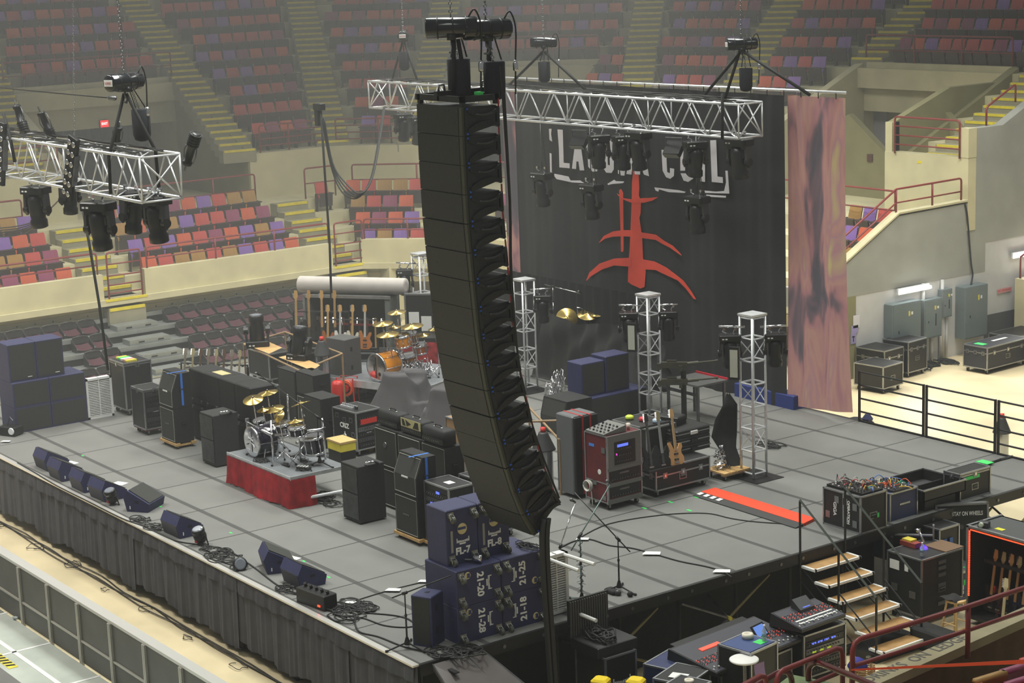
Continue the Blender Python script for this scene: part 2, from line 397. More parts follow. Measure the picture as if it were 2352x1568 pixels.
# lower-tier aisles, seats kept clear of them
def loweraisle(i,t,w,n=9):
    mb=MB(); u=Vector((NRM[i].y,-NRM[i].x))
    for k in range(n):
        d=-.1+.435*k; z=1.35+.24*(k+1)
        if z>3.55: break
        strip(mb,i,t-w/2,t+w/2,d,d+.46,z-.5,z,CSTEP,0); strip(mb,i,t-w/2+.03,t+w/2-.03,d-.012,d+.08,z-.08,z+.006,YST,0)
    mb.build('trim_aisle_steps')['kind']='structure'
LA=[(0,20.95,1.15),(0,28.55,1.15),(3,7.55,.8)]
for a in LA: loweraisle(*a)
# parapet along the lower tier
def rail(path,posts,z0f,h=.95,mids=(.5,),r=.028,name='guard_rail',label='',group=None,curved=1,botfrac=None):
    'path: plan points with z of the base; posts at the listed indices'
    t=T(name,label,'railing',(0,0,0),0,group); P=[Vector(p) for p in path]
    mb=MB(); top=[p+Vector((0,0,h)) for p in P]
    a=top[0]; b_=top[-1]; da=(top[1]-a).normalized()*.08; db=(top[-2]-b_).normalized()*.08
    pth=[P[0],a-Vector((0,0,.08)),a+da*.3-Vector((0,0,.02)),a+da]+top[1:-1]+[b_+db,b_+db*.3-Vector((0,0,.02)),b_-Vector((0,0,.08)),P[-1]]
    mb.tube(pth,r,RAIL,8); mb.build('top_rail',t,True)
    for f in mids:
        m_=MB(); m_.tube([p+Vector((0,0,h*f)) for p in P],r*.8,RAIL,6); m_.build('mid_rail',t,True)
    for i in posts:
        if 0<i<len(P)-1: MB().cyl(P[i],top[i],r,RAIL).build('post',t,True)
    return t
PZ0,PZ1=1.7,2.6
mb=MB(); bt=MB()
def par(i,t0,t1,z1=PZ1):
    strip(mb,i,t0,t1,-.02,.22,PZ0,z1,CONC); strip(mb,i,t0,t1,-.1,.24,PZ0-.02,PZ0+.16,CONC)
for i,t0,t1 in ((0,-1,20.3),(0,21.6,27.95),(0,29.15,31),(1,-3,9),(2,-3,9),(3,-3,8)): par(i,t0,t1)
for i,t0,t1 in ((0,20.3,21.6),(0,27.95,29.15)):
    strip(mb,i,t0,t1,-.1,.3,PZ0-.02,PZ0+.16,CONC); strip(mb,i,t0,t1,-.11,-.03,PZ0+.10,PZ0+.165,YST,0)
mb.build('wall_parapet')['kind']='structure'
# soffit under the lower tier
mb=MB(); band(mb,.3,5.6,1.2,1.5,CONC); band(mb,2.6,2.9,0,1.3,CONC,(1,2,3)); mb.build('wall_under_tier')['kind']='structure'
for q in (FP2(1,.9,.2),FP2(2,4,.2)): MB().box(q.x-.25,q.x+.25,q.y-.25,q.y+.25,0,1.72,CONC).build('wall_pillar')['kind']='structure'
def fp(i,t,d,z): q=FP2(i,t,d); return Vector((q.x,q.y,z))
def frail(i,ts,d,z,h,mids,label,grp='maroon tube railings of the stands'):
    return rail([fp(i,t,d,z) for t in ts],range(1,len(ts)-1),0,h,mids,label=label,group=grp)
frail(0,(-1,3.5,8,12.5,16.4,20.2),.1,PZ1,.62,(.45,),'long maroon railing on the lowest concrete parapet at the far left')
frail(0,(21.75,24,26,27.9),.1,PZ1,.62,(.45,),'maroon railing on the parapet in front of the middle left coloured seats')
frail(1,(.1,1.5,3.6),.1,PZ1,.62,(.45,),'maroon railing on the angled parapet left of the hanging speakers')
frail(2,(.1,3,5.8),.1,PZ1,.62,(.45,),'maroon railing on the parapet behind the black backdrop')
frail(0,(20.45,21.5),-.02,PZ0+.16,1.35,(.12,.3,.5,.75),'maroon gate of rails closing the left aisle above the retractable seats')
frail(0,(28.05,29.05),-.02,PZ0+.16,1.35,(.12,.3,.5,.75),'maroon gate of rails closing the aisle left of the hanging speakers')
# rails on the walkway at the top of the lower tier
frail(0,(15.6,17.6,19.6),3.9,LZ(4),1.0,(.5,),'maroon railing on the walkway behind the seats at the far left')
frail(0,(21.9,24,26,27.5),3.9,LZ(4),1.0,(.5,),'maroon walkway railing seen under the end of the front truss')
frail(0,(29.35,30.5),3.9,LZ(4),1.0,(.5,),'short maroon walkway railing behind the three-seat row')
frail(1,(-1.2,1,3,4.7),3.9,LZ(4),1.0,(.5,),'maroon walkway railing just left of the hanging speakers')
# rails on top of the upper front wall
frail(0,(28.6,29.7,31.1),5.42,5.0,.9,(.25,.5,.75),'four-bar maroon railing at the foot of the upper left stands')
frail(1,(-2.1,-.6,.8),5.42,5.0,.9,(.25,.5,.75),'four-bar maroon railing at the foot of the upper stands beside the truss end')
frail(0,(14,17,19,21.5),5.42,5.0,.9,(.5,),'maroon railing low on the upper stands at the far left edge')
for i,ta,tb,lab in ((0,21.95,28.05,'left passage'),(1,1.0,6.3,'middle passage behind the truss'),(3,-.7,5.15,'right passage')):
    frail(i,(ta,(ta+tb)/2-.9,(ta+tb)/2+1,tb),10.5,7.4,.85,(.45,),'maroon two-bar railing on the concrete header above the '+lab)
# exit signs
EXR=M('lit_red_exit_sign',(235,40,45),.4,emit=1.6); EXW=M('exit_letter',(255,220,215),.4,emit=2.5)
for (x,y,z,i,lab) in ((240,284,6.2,0,'left'),(2136,240,6.2,3,'right')):
    q=(GX(x,y,-39.2) if i==0 else GY(x,y,31.3)); rz=math.atan2(NRM[i].y,NRM[i].x)+PI
    t=T('exit_sign','lit red exit sign on the %s concrete header'%lab,'exit sign',q,rz)
    MB().box(-.09,0,-.16,.16,-.13,.13,M('sign_housing',(70,25,25),.5)).build('housing',t)
    MB().box(0,.012,-.145,.145,-.115,.115,EXR).build('lit_face',t)
    text('lettering','EXIT',.11,EXW,t,(.015,0,0),(PI/2,0,PI/2),.001,.002)
# ---------------- right of the tunnel edge: platform, balcony block, tunnel wall
XT=-12.46
mb=MB()
mb.ext([(XT,y,z) for y,z in [(19.6,2.2),(26.95,2.2),(26.95,3.0),(33.2,3.0),(33.2,8.7),(27.6,6.15),(26.2,6.15),(26.2,4.15),(23.5,4.1),(20.85,2.7),(19.6,2.7)]],(-.3,0,0),CONC2)
mb.ext([(XT,y,z) for y,z in [(33.2,2.95),(40,2.95),(40,3.5),(33.2,3.5)]],(-.3,0,0),CONC2)
mb.build('wall_tunnel_upper')['kind']='structure'
WW=M('white_block_wall',(205,205,204),.7,var=.05,scale=3)
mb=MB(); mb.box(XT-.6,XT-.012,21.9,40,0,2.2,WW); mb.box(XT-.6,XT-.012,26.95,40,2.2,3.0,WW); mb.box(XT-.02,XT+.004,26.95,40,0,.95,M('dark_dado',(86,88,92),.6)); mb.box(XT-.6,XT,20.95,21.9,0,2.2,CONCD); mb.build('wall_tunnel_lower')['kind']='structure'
mb=MB(); mb.box(-12.5,6,39.6,40,0,6,CONC2); mb.build('wall_back')['kind']='structure'
# the near coping cap (yellowish edge)
mb=MB(); cop=[(20.85,2.75),(23.5,4.15),(26.2,4.2)]
for (a,za),(b_,zb) in zip(cop,cop[1:]): mb.hexa([(XT-.29,a,za),(XT+.03,a,za),(XT+.03,b_,zb),(XT-.29,b_,zb),(XT-.24,a,za+.05),(XT+.03,a,za+.05),(XT+.03,b_,zb+.05),(XT-.24,b_,zb+.05)],CONC)
# balcony block beyond the platform
mb.box(-15.45,-12.44,26.18,26.5,3.4,5.38,CONC); mb.box(-15.45,-15.2,26.2,26.5,5.38,6.2,CONC); mb.box(-12.78,-12.43,26.17,26.5,5.38,6.17,CONC)
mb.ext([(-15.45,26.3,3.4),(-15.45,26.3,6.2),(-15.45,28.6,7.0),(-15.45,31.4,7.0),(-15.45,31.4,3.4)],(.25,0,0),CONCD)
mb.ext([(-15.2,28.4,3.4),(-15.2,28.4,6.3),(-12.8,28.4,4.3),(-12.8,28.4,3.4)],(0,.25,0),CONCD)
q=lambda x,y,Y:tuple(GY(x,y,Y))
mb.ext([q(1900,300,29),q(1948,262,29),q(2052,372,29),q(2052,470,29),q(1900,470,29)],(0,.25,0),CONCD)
mb.build('wall_balcony')['kind']='structure'
rail([(-15.05,26.15,5.35),(-14,26.15,5.35),(-12.72,26.15,5.35)],(),0,1.02,(.25,.5,.75),label='four-bar maroon railing across the balcony opening at the right',group='maroon tube railings of the stands')
rail([(XT-.1,20.9,2.8),(XT-.1,23.5,4.18),(XT-.1,24.9,4.2),(XT-.1,26.05,4.22)],(1,2),0,.62,(.42,),label='maroon railing stepping up the tunnel edge beside the right-hand seats',group='maroon tube railings of the stands')
rail([(-19,24.6,3.5),(-16,24.6,3.5),(-13.6,24.6,3.5)],(1,),0,1.05,(.5,),label='maroon walkway railing behind the seats right of the flame banner',group='maroon tube railings of the stands')
rail([(-12.7,27.2,6.15),(-12.7,28.4,6.7)],(),0,.5,(),label='short maroon handrail at the foot of the far right yellow steps',group='maroon tube railings of the stands')

mb=MB(); mb.ext([q(1930,240,31.9),q(2036,240,31.9),q(2036,400,31.9),q(1930,400,31.9)],(0,.1,0),M('pale_grey_passage_wall',(150,148,152),.7)); mb.build('wall_passage')['kind']='structure'
tag(MB().ext([q(2160,250,31.7),q(2182,250,31.7),q(2190,335,31.7),q(2166,320,31.7)],(0,.05,0),M('daylight_window',(225,230,245),.4,emit=1.5)).build('window_1'),None,None,None,'structure')
tag(MB().ext([q(1991,354,28.96),q(2003,354,28.96),q(2003,371,28.96),q(1991,371,28.96)],(0,.03,0),M('maroon_sign_board',(92,60,52),.6)).build('notice_board'),'small dark maroon notice on the shaded concrete right of the flame banner','notice')
# ================================================================= seats
SB=M('seat_underside_brown',(66,54,50),.45,var=.1,scale=5); SF=M('seat_standard',(48,40,38),.5)
SCOL={'purple':(138,104,176),'red':(196,82,74),'orange':(208,98,66),'plum':(150,74,104),'ochre':(172,132,72)}
SM={k:M('seat_plastic_'+k,c,.42,var=.06,scale=4) for k,c in SCOL.items()}
def seat_meshes():
    d={}
    def shell(mt):
        mb=MB()
        # slightly dished back: front skin coloured, rear skin brown
        def fn(off):
            def f(u,v):
                x=(u-.5)*.49*(1-.06*v); z=.40+.52*v; y=-.12-.12*v+.035*math.cos((u-.5)*PI)*-1+off
                return (x,y,z-(.02*(2*u-1)**2 if v>.9 else 0))
            return f
        mb.grid(fn(0),4,3,mt); mb.grid(fn(-.03),4,3,SB); mb.hexa([(-.23,-.305,.90),(.23,-.305,.90),(.23,-.265,.90),(-.23,-.265,.90),(-.222,-.30,.925),(.222,-.30,.925),(.222,-.27,.925),(-.222,-.27,.925)],mt)
        return mb
    for k,mt in SM.items(): d[k]=shell(mt).build('backrest').data
    mb=MB(); mb.hexa([(-.235,.06,.16),(.235,.06,.16),(.235,-.02,.16),(-.235,-.02,.16),(-.225,.13,.59),(.225,.13,.59),(.225,.07,.61),(-.225,.07,.61)],SB); d['pan']=mb.build('seat_pan').data
    for s in (-1,1):
        mb=MB(); x=.245*s
        mb.ext([(x,-.2,0),(x,-.08,0),(x,-.02,.5),(x,-.14,.6),(x,-.2,.55)],(.025*s,0,0),SF); mb.box(min(x,x+.03*s),max(x,x+.03*s),-.16,.14,.56,.59,SF); mb.box(min(x,x+.06*s),max(x,x+.06*s),-.24,-.04,0,.02,SF); d[s]=mb.build('side_support').data
    for o in [o for o in bpy.data.objects if o.name.split('.')[0] in('backrest','seat_pan','side_support')]: bpy.data.objects.remove(o)
    return d
SMD=seat_meshes()
def seat(loc,rz,color,label,grp):
    t=T('stadium_seat',label,'seat',loc,rz,grp)
    for n,k in (('backrest',color),('seat_pan','pan'),('side_support',-1),('side_support',1)):
        o=bpy.data.objects.new(n,SMD[k]); o.parent=t; COL.objects.link(o)
SEQ=['red','purple','orange','plum','ochre','red','orange','purple','ochre','plum','red','ochre','orange','purple']
def infr(p,mx=40):
    d=Vector(p)-CC; w=d.dot(r2); x=1176+CF*d.dot(r0)/w; y=784+CF*d.dot(r1)/w; return (-mx<x<2352+mx and -mx<y<1568+mx),x,y,w
ORD=['front','second','third','fourth','fifth','sixth','seventh','eighth','ninth','tenth','eleventh','twelfth','thirteenth','fourteenth','fifteenth','sixteenth','seventeenth']+['%dth'%k for k in range(18,60)]
lower=[]; upper=[]
def hidden(x,y):
    # behind the hanging speakers or the backdrop
    return (965<x<1150 and y>240) or (1165<x<1925 and y>300)
for i in range(4):
    for k in range(4):
        d=LD(k)+.55; a,b_=trange(i,d); t=a+.35
        if i==0: t=14.2
        n=0
        while t<b_-.3:
            ok=all(not(li==i and abs(t-lt)<lw/2+.3) for li,lt,lw in LA)
            p=fp(i,t,d,LZ(k)); f,x,y,w=infr(p)
            if ok and f and not hidden(x,y): lower.append((p,i,k,n,x,y)); n+=1
            t+=.54
for i in range(4):
    for j in range(11):
        d=UD(j)+.55; a,b_=trange(i,d); t=a+.3; n=0
        while t<b_-.25:
            p=fp(i,t,d,UZ(j)); f,x,y,w=infr(p,20)
            ok=f and not hidden(x,y)
            for k,ta,tb in VOM:
                if k==i and UD(j)<10.0 and ta(d)-.55<t<tb(d)+.55: ok=False
            for P,hw,d0,d1 in AI:
                if d0<=d<=d1:
                    q=P(d)
                    if (Vector((p.x,p.y))-q).length<hw+.32: ok=False
            if ok: upper.append((p,i,j,n,x,y)); n+=1
            t+=.54
FN=['left stands','angled left stands','middle stands','right stands']
def lab(kind,c,k,n,i,x,y):
    return '%s seat, %s in the %s row of the %s of the %s'%(c,ORD[n],ORD[k],kind,FN[i])
cnt=0
for p,i,k,n,x,y in lower:
    c=SEQ[(n*3+k*5+i+(n//5))%len(SEQ)]
    seat(p,math.atan2(NRM[i].y,NRM[i].x)+PI/2,c,lab('lower tier',c,k,n,i,x,y),'coloured seats of the lower tier'); cnt+=1
upper.sort(key=lambda s:(s[0]-CC).length)
UC={'purple':(88,62,110),'red':(118,50,46),'orange':(140,62,44),'plum':(98,48,56),'ochre':(112,52,46)}
rest=MB(); nu=300-cnt-8
for q,(p,i,j,n,x,y) in enumerate(upper):
    c=SEQ[(n*3+j*5+i+(n//4))%len(SEQ)]
    c={'ochre':'red'}.get(c,c)
    rz=math.atan2(NRM[i].y,NRM[i].x)+PI/2
    if q<nu: seat(p,rz,c,lab('upper tier',c,j,n,i,x,y),'coloured seats of the upper tier')
    else:
        mt=Matrix.Translation(p)@Matrix.Rotation(rz,4,'Z'); s0=len(rest.v)
        rest.hexa([(-.24,-.17,.38),(.24,-.17,.38),(.24,-.11,.40),(-.24,-.11,.40),(-.23,-.28,.92),(.23,-.28,.92),(.23,-.235,.92),(-.23,-.235,.92)],SM[c])
        rest.hexa([(-.22,-.2,.38),(.22,-.2,.38),(.22,-.172,.38),(-.22,-.172,.38),(-.21,-.29,.86),(.21,-.29,.86),(.21,-.262,.86),(-.21,-.262,.86)],SB)
        rest.hexa([(-.235,.06,.16),(.235,.06,.16),(.235,-.02,.16),(-.235,-.02,.16),(-.225,.13,.59),(.225,.13,.59),(.225,.07,.61),(-.225,.07,.61)],SB)
        rest.box(-.26,-.235,-.18,.1,0,.58,SF); rest.xf(mt,s0)
tag(rest.build('stadium_seats'),'rows of dark folded seats high in the upper tier','seats',None,'stuff')
print('SEATS lower',cnt,'upper',len(upper))
# retractable black seating under the left parapet
BS=M('dark_bleacher_plastic',(34,33,34),.4); BMR=M('maroon_seat_pad',(72,34,44),.6); DECKM=M('bleacher_deck_aluminium',(150,155,152),.4,.5,var=.1)
t=T('retractable_seating','retractable tiered seating deck with bright front edges under the left parapet','bleachers',(0,0,0))
BZ=lambda k:1.30-.30*k
BX=lambda k:-28.95+.78*k
for k in range(5):
    mb=MB(); x=BX(k)
    mb.box(x-.8,x,.5,16.9,BZ(k)-.04,BZ(k),DECKM); mb.box(x,x+.03,.5,16.9,BZ(k)-.1,BZ(k)+.02,DECKM); mb.build('deck_row',t)
    mb=MB(); mb.box(x-.05,x-.02,.5,16.9,BZ(k)-.32,BZ(k)-.1,BLK); mb.build('riser',t)
    for y0,w in ((9.0-.65,1.25),(15.55,1.2)):
        sp=MB(); sp.box(x-.6,x-.1,y0,y0+w,BZ(k),BZ(k)+.15,DECKM)
        for s in (.22,.7): sp.box(x-.1,x-.094,y0+w*s,y0+w*s+.18,BZ(k)+.06,BZ(k)+.1,BLK)
        sp.build('step_block',t)
def bseat():
    t=T('bleacher_seat','','seat',(0,0,0))
    mb=MB(); mb.tube([(-.24,-.12,.06),(-.25,-.18,.3),(-.22,-.2,.38),(0,-.21,.41),(.22,-.2,.38),(.25,-.18,.3),(.24,-.12,.06)],.016,BS,6); mb.grid(lambda u,v:((u-.5)*.46,-.17-.03*v-.03*math.sin(u*PI),.2+.18*v),4,2,BS); mb.build('backrest',t)
    mb=MB(); mb.grid(lambda u,v:((u-.5)*.42,-.16+.34*v,.2-.12*v-.03*math.sin(u*PI)),4,3,BMR); mb.build('seat_pad',t)
    for s in (-1,1): MB().ext([(.25*s,-.2,0),(.25*s,.1,0),(.25*s,.2,.1),(.25*s,.16,.14),(.25*s,-.2,.34)],(.02*s,0,0),BS).build('arm',t)
    return t
b0=bseat(); first=True
for k in range(5):
    n=0
    y=1.2
    while y<16.6:
        if abs(y-9.0)>.95 and abs(y-16.15)>.9:
            p=Vector((BX(k)-.42,y,BZ(k))); f,x,yy,w=infr(p)
            if f and not(x<190 and yy>800) and not (x>740 and yy>690):
                l='black and maroon retractable seat, %s along the %s row below the parapet'%(ORD[n],ORD[k])
                if first: o=b0; o.location=p; o.rotation_euler=(0,0,-PI/2); o['label']=l; o['group']='retractable seats below the left parapet'; first=False
                else: o=dup(b0,p,-PI/2,l,'retractable seats below the left parapet')
                n+=1
        y+=.535
# ================================================================= rigging
def chain(mb,a,b,r=.011,n=None):
    a=Vector(a); b=Vector(b); L=(b-a).length; n=n or int(L/.055); u=(b-a)/n
    for k in range(n):
        c=a+u*(k+.5); s=Vector((1,0,0)) if k%2 else Vector((0,1,0)); h=u*.78
        mb.tube([c-h*.5+s*.0,c-h*.35+s*.021,c+h*.35+s*.021,c+h*.5,c+h*.35-s*.021,c-h*.35-s*.021,c-h*.5],r*.6,STEEL,4)
def truss(name,label,x0,x1,y0,y1,z0,z1,bay=.9,grp=None):
    t=T(name,label,'truss',(x1,y0,z0),0,grp); L=x0-x1; w=y1-y0; h=z1-z0; r=.028
    mb=MB()
    for y in (0,w):
        for z in (0,h): mb.cyl((0,y,z),(L,y,z),r,ALU,n=8)
    mb.build('chord',t,True)['label']='four long main tubes'
    n=int(abs(L)/bay); f=MB(); s=MB()
    for k in range(n):
        xa=L*k/n; xb=L*(k+1)/n; xm=(xa+xb)/2
        for y in (0,w):
            f.cyl((xa,y,0),(xm,y,h),.017,ALU,n=6); f.cyl((xm,y,h),(xb,y,0),.017,ALU,n=6)
            if k%3==0: f.cyl((xa,y,0),(xa,y,h),.015,ALU,n=6)
        for z in (0,h):
            s.cyl((xa,0,z),(xa,w,z),.017,ALU,n=6)
            s.cyl((xa,0,z),(xb,w,z),.012,ALU,n=6)
    f.build('side_lacing',t,True); s.build('cross_lacing',t,True)
    for x in (0,L):
        e=MB(); e.cyl((x,0,0),(x,w,h),.015,ALU,n=6); e.cyl((x,w,0),(x,0,h),.015,ALU,n=6)
        for y in (0,w): e.cyl((x,y,0),(x,y,h),.018,ALU,n=6)
        for z in (0,h): e.cyl((x,0,z),(x,w,z),.018,ALU,n=6)
        e.build('end_frame',t,True)
    return t
rt=truss('lighting_truss','long square aluminium truss hung in front of the black backdrop',-20.8,-6.75,12.55,13.2,7.41,8.09,.9)
ft=truss('lighting_truss','short visible end of the front aluminium truss hung at the upper left',-17.2,-7.72,-.12,.62,7.37,8.12,1.05)
# looms of cable lying in the trusses
def loom(x0,x1,y,z,n,seed,label,host=None,w=.5):
    rr=random.Random(seed); t=MB()
    for k in range(n):
        yy=y+rr.uniform(0,w); P=[]
        x=x0
        while x>x1: P.append((x,yy+rr.uniform(-.05,.05),z+rr.uniform(0,.05))); x-=rr.uniform(.4,.8)
        t.tube(P,.012,rr.choice([CABLE,BLKR,CABLE]),4,3)
    return tag(t.build('cable_loom',None,True),label,'cables',None,'stuff')
loom(-7,-20.6,12.6,8.13,6,3,'loose black cables laid along the top of the rear truss')
loom(-8.1,-17.1,-.05,8.15,9,4,'loose black cables laid along the top of the front truss',w=.6)
def spring_clamp(mb,p,h=.16):
    x,y,z=p
    for s in (-.14,.14): mb.tube([(x+s,y,z+h),(x+s-.04,y,z+h*.7),(x+s*.6,y,z+h*.4),(x+s*.8,y,z)],.018,CHR,6); mb.cyl((x+s,y-.04,z+h),(x+s,y+.04,z+h),.032,CHR,n=8)
BODY=M('fixture_black_plastic',(22,22,24),.38); GLS=M('fixture_lens',(120,125,135),.08,coat=.5); GL2=M('fixture_grey_plastic',(52,53,56),.4)
def moving_head(label,loc,rz=0,tilt=.25,grp=None,up=False,s=1.0,cat='moving light',roll=0):
    t=T('moving_head_light',label,cat,loc,rz,grp); t.scale=(s,s,s)
    if up: t.rotation_euler=(0,0,rz)
    sg=1 if up else -1
    b=MB(); b.bbox(-.26,.26,-.19,.19,-.075,.075,BODY,.02); 
    for x in (-.27,.27): b.box(min(x,x*.9),max(x,x*.9),-.11,.11,-.05,.05,BODY)
    for x in (-.2,-.12): b.box(x,x+.05,-.195,-.188,-.03,.0,WHT)
    b.build('base',t,loc=(0,0,-.02*sg if not up else .08))
    if not up:
        c=MB(); spring_clamp(c,(0,0,.06)); c.build('clamp',t)
    y=MB(); z0=sg*.10; 
    for sx in (-1,1):
        y.ext([(sx*.20,-.09,z0*.6),(sx*.20,.09,z0*.6),(sx*.235,.07,sg*.42),(sx*.235,0,sg*.5),(sx*.235,-.07,sg*.42)],(sx*.055,0,0),GL2)
        y.cyl((sx*.2,0,sg*.38),(sx*.3,0,sg*.38),.085,BODY,n=14)
    y.box(-.25,.25,-.09,.09,min(z0*.6,z0*1.3),max(z0*.6,z0*1.3),BODY); y.build('yoke',t)
    h=MB(); h.lathe((0,0,0),[(.0,-.34),(.13,-.33),(.165,-.22),(.165,.05),(.15,.16),(.175,.2),(.175,.33),(.15,.345)],BODY,14,(0,0,1)); h.box(-.17,.17,-.05,.05,-.25,-.1,GL2)
    o=h.build('head',t,True,loc=(0,0,sg*.40),rot=(tilt+(0 if up else PI),0,roll))
    l=MB(); l.lathe((0,0,0),[(.15,.345),(.1,.36),(.03,.365)],GLS,14); l.build('lens',o,True)
    return t
def hoist(label,loc,rz,top=22,grp='chain hoists above the stage',badge='',bag=(.45,-.05,-.62),s=1.0,sling=None):
    t=T('chain_hoist',label,'chain hoist',loc,rz,grp); t.scale=(s,s,s)
    b=MB(); b.lathe((-.36,0,0),[(.13,0),(.15,.02),(.15,.70),(.13,.73)],M('hoist_black_enamel',(24,26,32),.22,.3,coat=.6),16,(1,0,0)); b.box(-.06,.06,-.13,.13,-.17,-.08,BLK)
    for x in (-.2,.02,.2): b.cyl((x,0,0),(x+.02,0,0),.155,BLK,n=16)
    b.build('motor_body',t,True)
    if badge:
        w=MB(); w.bbox(-.10,.10,-.055,.055,0,.01,WHT,.004); o=w.build('badge',t,loc=(-.365,0,0),rot=(PI/2,0,-PI/2)); 
        text('lettering',badge,.055,M('badge_red',(190,40,45),.5),t,(-.38,0,0),(PI/2,0,-PI/2),.001)
    c=MB(); chain(c,(0,0,.14),(0,0,(top-loc[2])/s)); c.build('lift_chain',t)
    c=MB(); c.tube([(0,0,-.16),(0,.0,-.24),(.05,0,-.3),(.02,0,-.36),(-.04,0,-.34)],.02,STEEL,6); c.build('hook',t,True)
    x,y,z=bag
    g=MB(); g.lathe((x,y,z-.28),[(.05,0),(.13,.03),(.16,.12),(.165,.55),(.15,.56)],fabric('chain_bag_cloth',(28,29,36)),12); g.build('chain_bag',t,True)
    c=MB(); chain(c,(x*.5,y,-.1),(x,y,z+.2)); c.tube([(x-.1,y,z+.3),(x*.4,y,-.14)],.012,BLK,4); c.tube([(x+.12,y,z+.3),(x*.4+.1,y,-.14)],.012,BLK,4); c.build('bag_chain',t)
    k=MB(); k.tube([(.25,-.1,.14),(.34,-.1,.24),(.42,-.1,.0),(.4,-.1,-.5),(.38,-.12,-.95)],.013,CABLE,5,4); k.lathe((.4,-.1,-.62),[(.03,0),(.04,.02),(.04,.12),(.02,.16)],CHR,8); k.build('power_lead',t,True)
    return t
def sling(label,pts,grp='black slings holding the trusses'):
    return tag(MB().tube(pts,.032,BLKR,6).build('round_sling',None,True),label,'sling',grp)
# --- the big hanging line of speakers
LAY=[(.458,9.306),(.452,8.919),(.454,8.534),(.462,8.145),(.470,7.75),(.495,7.36),(.522,6.973),(.55,6.59),(.577,6.211),(.628,5.829),(.69,5.443),(.774,5.05),(.86,4.678),(.961,4.293),(1.072,3.94),(1.215,3.577),(1.42,3.222)]
LBX=M('speaker_grille_black',(31,33,31),.55,var=.1,scale=20); LBS=M('speaker_side_charcoal',(36,34,36),.5); LBD=M('speaker_edge_olive',(60,60,48),.6); BLUEP=M('blue_pin',(40,90,190),.4)
def ladesc(k,n):
    return 'black hanging line-array speaker, %s from the top of the column'%(['top one','second','third','fourth','fifth','sixth','seventh','eighth','ninth','tenth','eleventh','twelfth','thirteenth','fourteenth','fifteenth','bottom one'][k]) if 0<k<15 else ('topmost black hanging speaker, directly under the flying frame' if k==0 else 'bottommost black hanging speaker, tilted over the blue boxes')
la=None
Wd,Dp=1.06,.6
for k in range(16):
    (ya,za),(yb,zb)=LAY[k],LAY[k+1]
    ang=math.atan2(yb-ya,za-zb)   # tilt
    Hh=math.hypot(yb-ya,zb-za)
    lab_=ladesc(k,16)
    if la is None:
        t=T('line_array_speaker',lab_,'loudspeaker',(1,ya,za),0,'hanging line array of speakers'); la=t; h=.385
        b=MB(); sl=.055   # trapezoid: rear shorter
        b.hexa([(-Wd,0,-h+.003),(0,0,-h+.003),(-.03,.57,-h+.12),(-Wd+.03,.57,-h+.12),(-Wd,0,0),(0,0,0),(-.03,.57,-.004),(-Wd+.03,.57,-.004)],LBX); b.build('cabinet',t)
        g=MB(); g.box(-Wd+.01,-.07,-.02,0,-h+.006,-.003,LBX); g.box(-.07,0,-.012,.05,-h+.004,-.002,LBD)
        for x in (-Wd+.03,-.8,-.3,-.09):
            for z in (-.06,-.2,-.33): g.cyl((x,-.026,z),(x,-.02,z),.006,STEEL,n=6)
        g.build('front_grille',t)
        s=MB(); s.box(-.02,.02,.03,.10,-h+.01,-.01,BLK); s.box(-.10,.01,.55,.60,-h+.10,-.02,BLK); s.ext([(-.025,.1,-.035),(-.025,.54,-.04),(-.025,.54,-h+.12),(-.025,.1,-h+.04)],(.02,0,0),LBS)
        for z in (-.03,-h+.03): s.cyl((.02,.065,z),(.032,.065,z),.014,BLUEP,n=8)
        s.cyl((.0,.59,-.03),(.0,.59,.08),.012,M('red_link_bar',(150,30,34),.5),n=6); s.build('side_frame',t)
        for nm,zz,sg in (('upper_arc',-.025,-1),('lower_arc',-h+.035,1)):
            a=MB(); n=10; vo=[]
            for q in range(n+1):
                u=q/n; y=.07+.5*u; w=math.sin(PI*u)**.8; vo.append((y,(zz+(.055*u if sg>0 else 0))+sg*.075*w,(zz+(.055*u if sg>0 else 0))+sg*(.075*w+.05)))
            for q in range(n):
                (y0,a0,b0_),(y1,a1,b1)=vo[q],vo[q+1]
                a.hexa([(-.02,y0,a0),(.035,y0,a0),(.035,y1,a1),(-.02,y1,a1),(-.02,y0,b0_),(.035,y0,b0_),(.035,y1,b1),(-.02,y1,b1)],BLK)
                if 1<q<n-1: a.box(.036,.04,y0+.01,y0+.03,min(a0,b0_)+.015,min(a0,b0_)+.03,LBS)
            a.build(nm,t)
        hd=MB(); hd.tube([(.03,.2,-.1),(.045,.34,-.115),(.03,.47,-.095)],.014,GL2,6,3); hd.build('handle',t,True)
        t.rotation_euler=(ang,0,0)
    else:
        dup(la,(1,ya,za),None,lab_,'hanging line array of speakers',rot=(ang,0,0))
t=T('flying_frame','black perforated steel flying frame on top of the hanging speakers','rigging frame',(1,.458,9.33))
for (a,b_) in (((-Wd,0),(0,0)),((-Wd,.58),(0,.58)),((-Wd,0),(-Wd,.58)),((0,0),(0,.58)),((-Wd*.5,0),(-Wd*.5,.58))):
    mb=MB(); 
    if a[1]==b_[1]: mb.box(a[0],b_[0],a[1],a[1]+.05,.03,.11,BLK)
    else: mb.box(a[0]-.05,a[0],a[1],b_[1],.03,.11,BLK)
    mb.build('beam',t)
for x in (-Wd+.03,-.03):
    for y in (.03,.57): MB().box(x-.03,x+.03,y-.03,y+.03,-.02,.11,BLK).build('corner_post',t)
mb=MB(); mb.box(-.5,-.42,-.1,.8,.11,.17,BLK); mb.box(-.14,-.04,.3,.38,.11,.15,GRN); mb.build('spreader_bar',t)
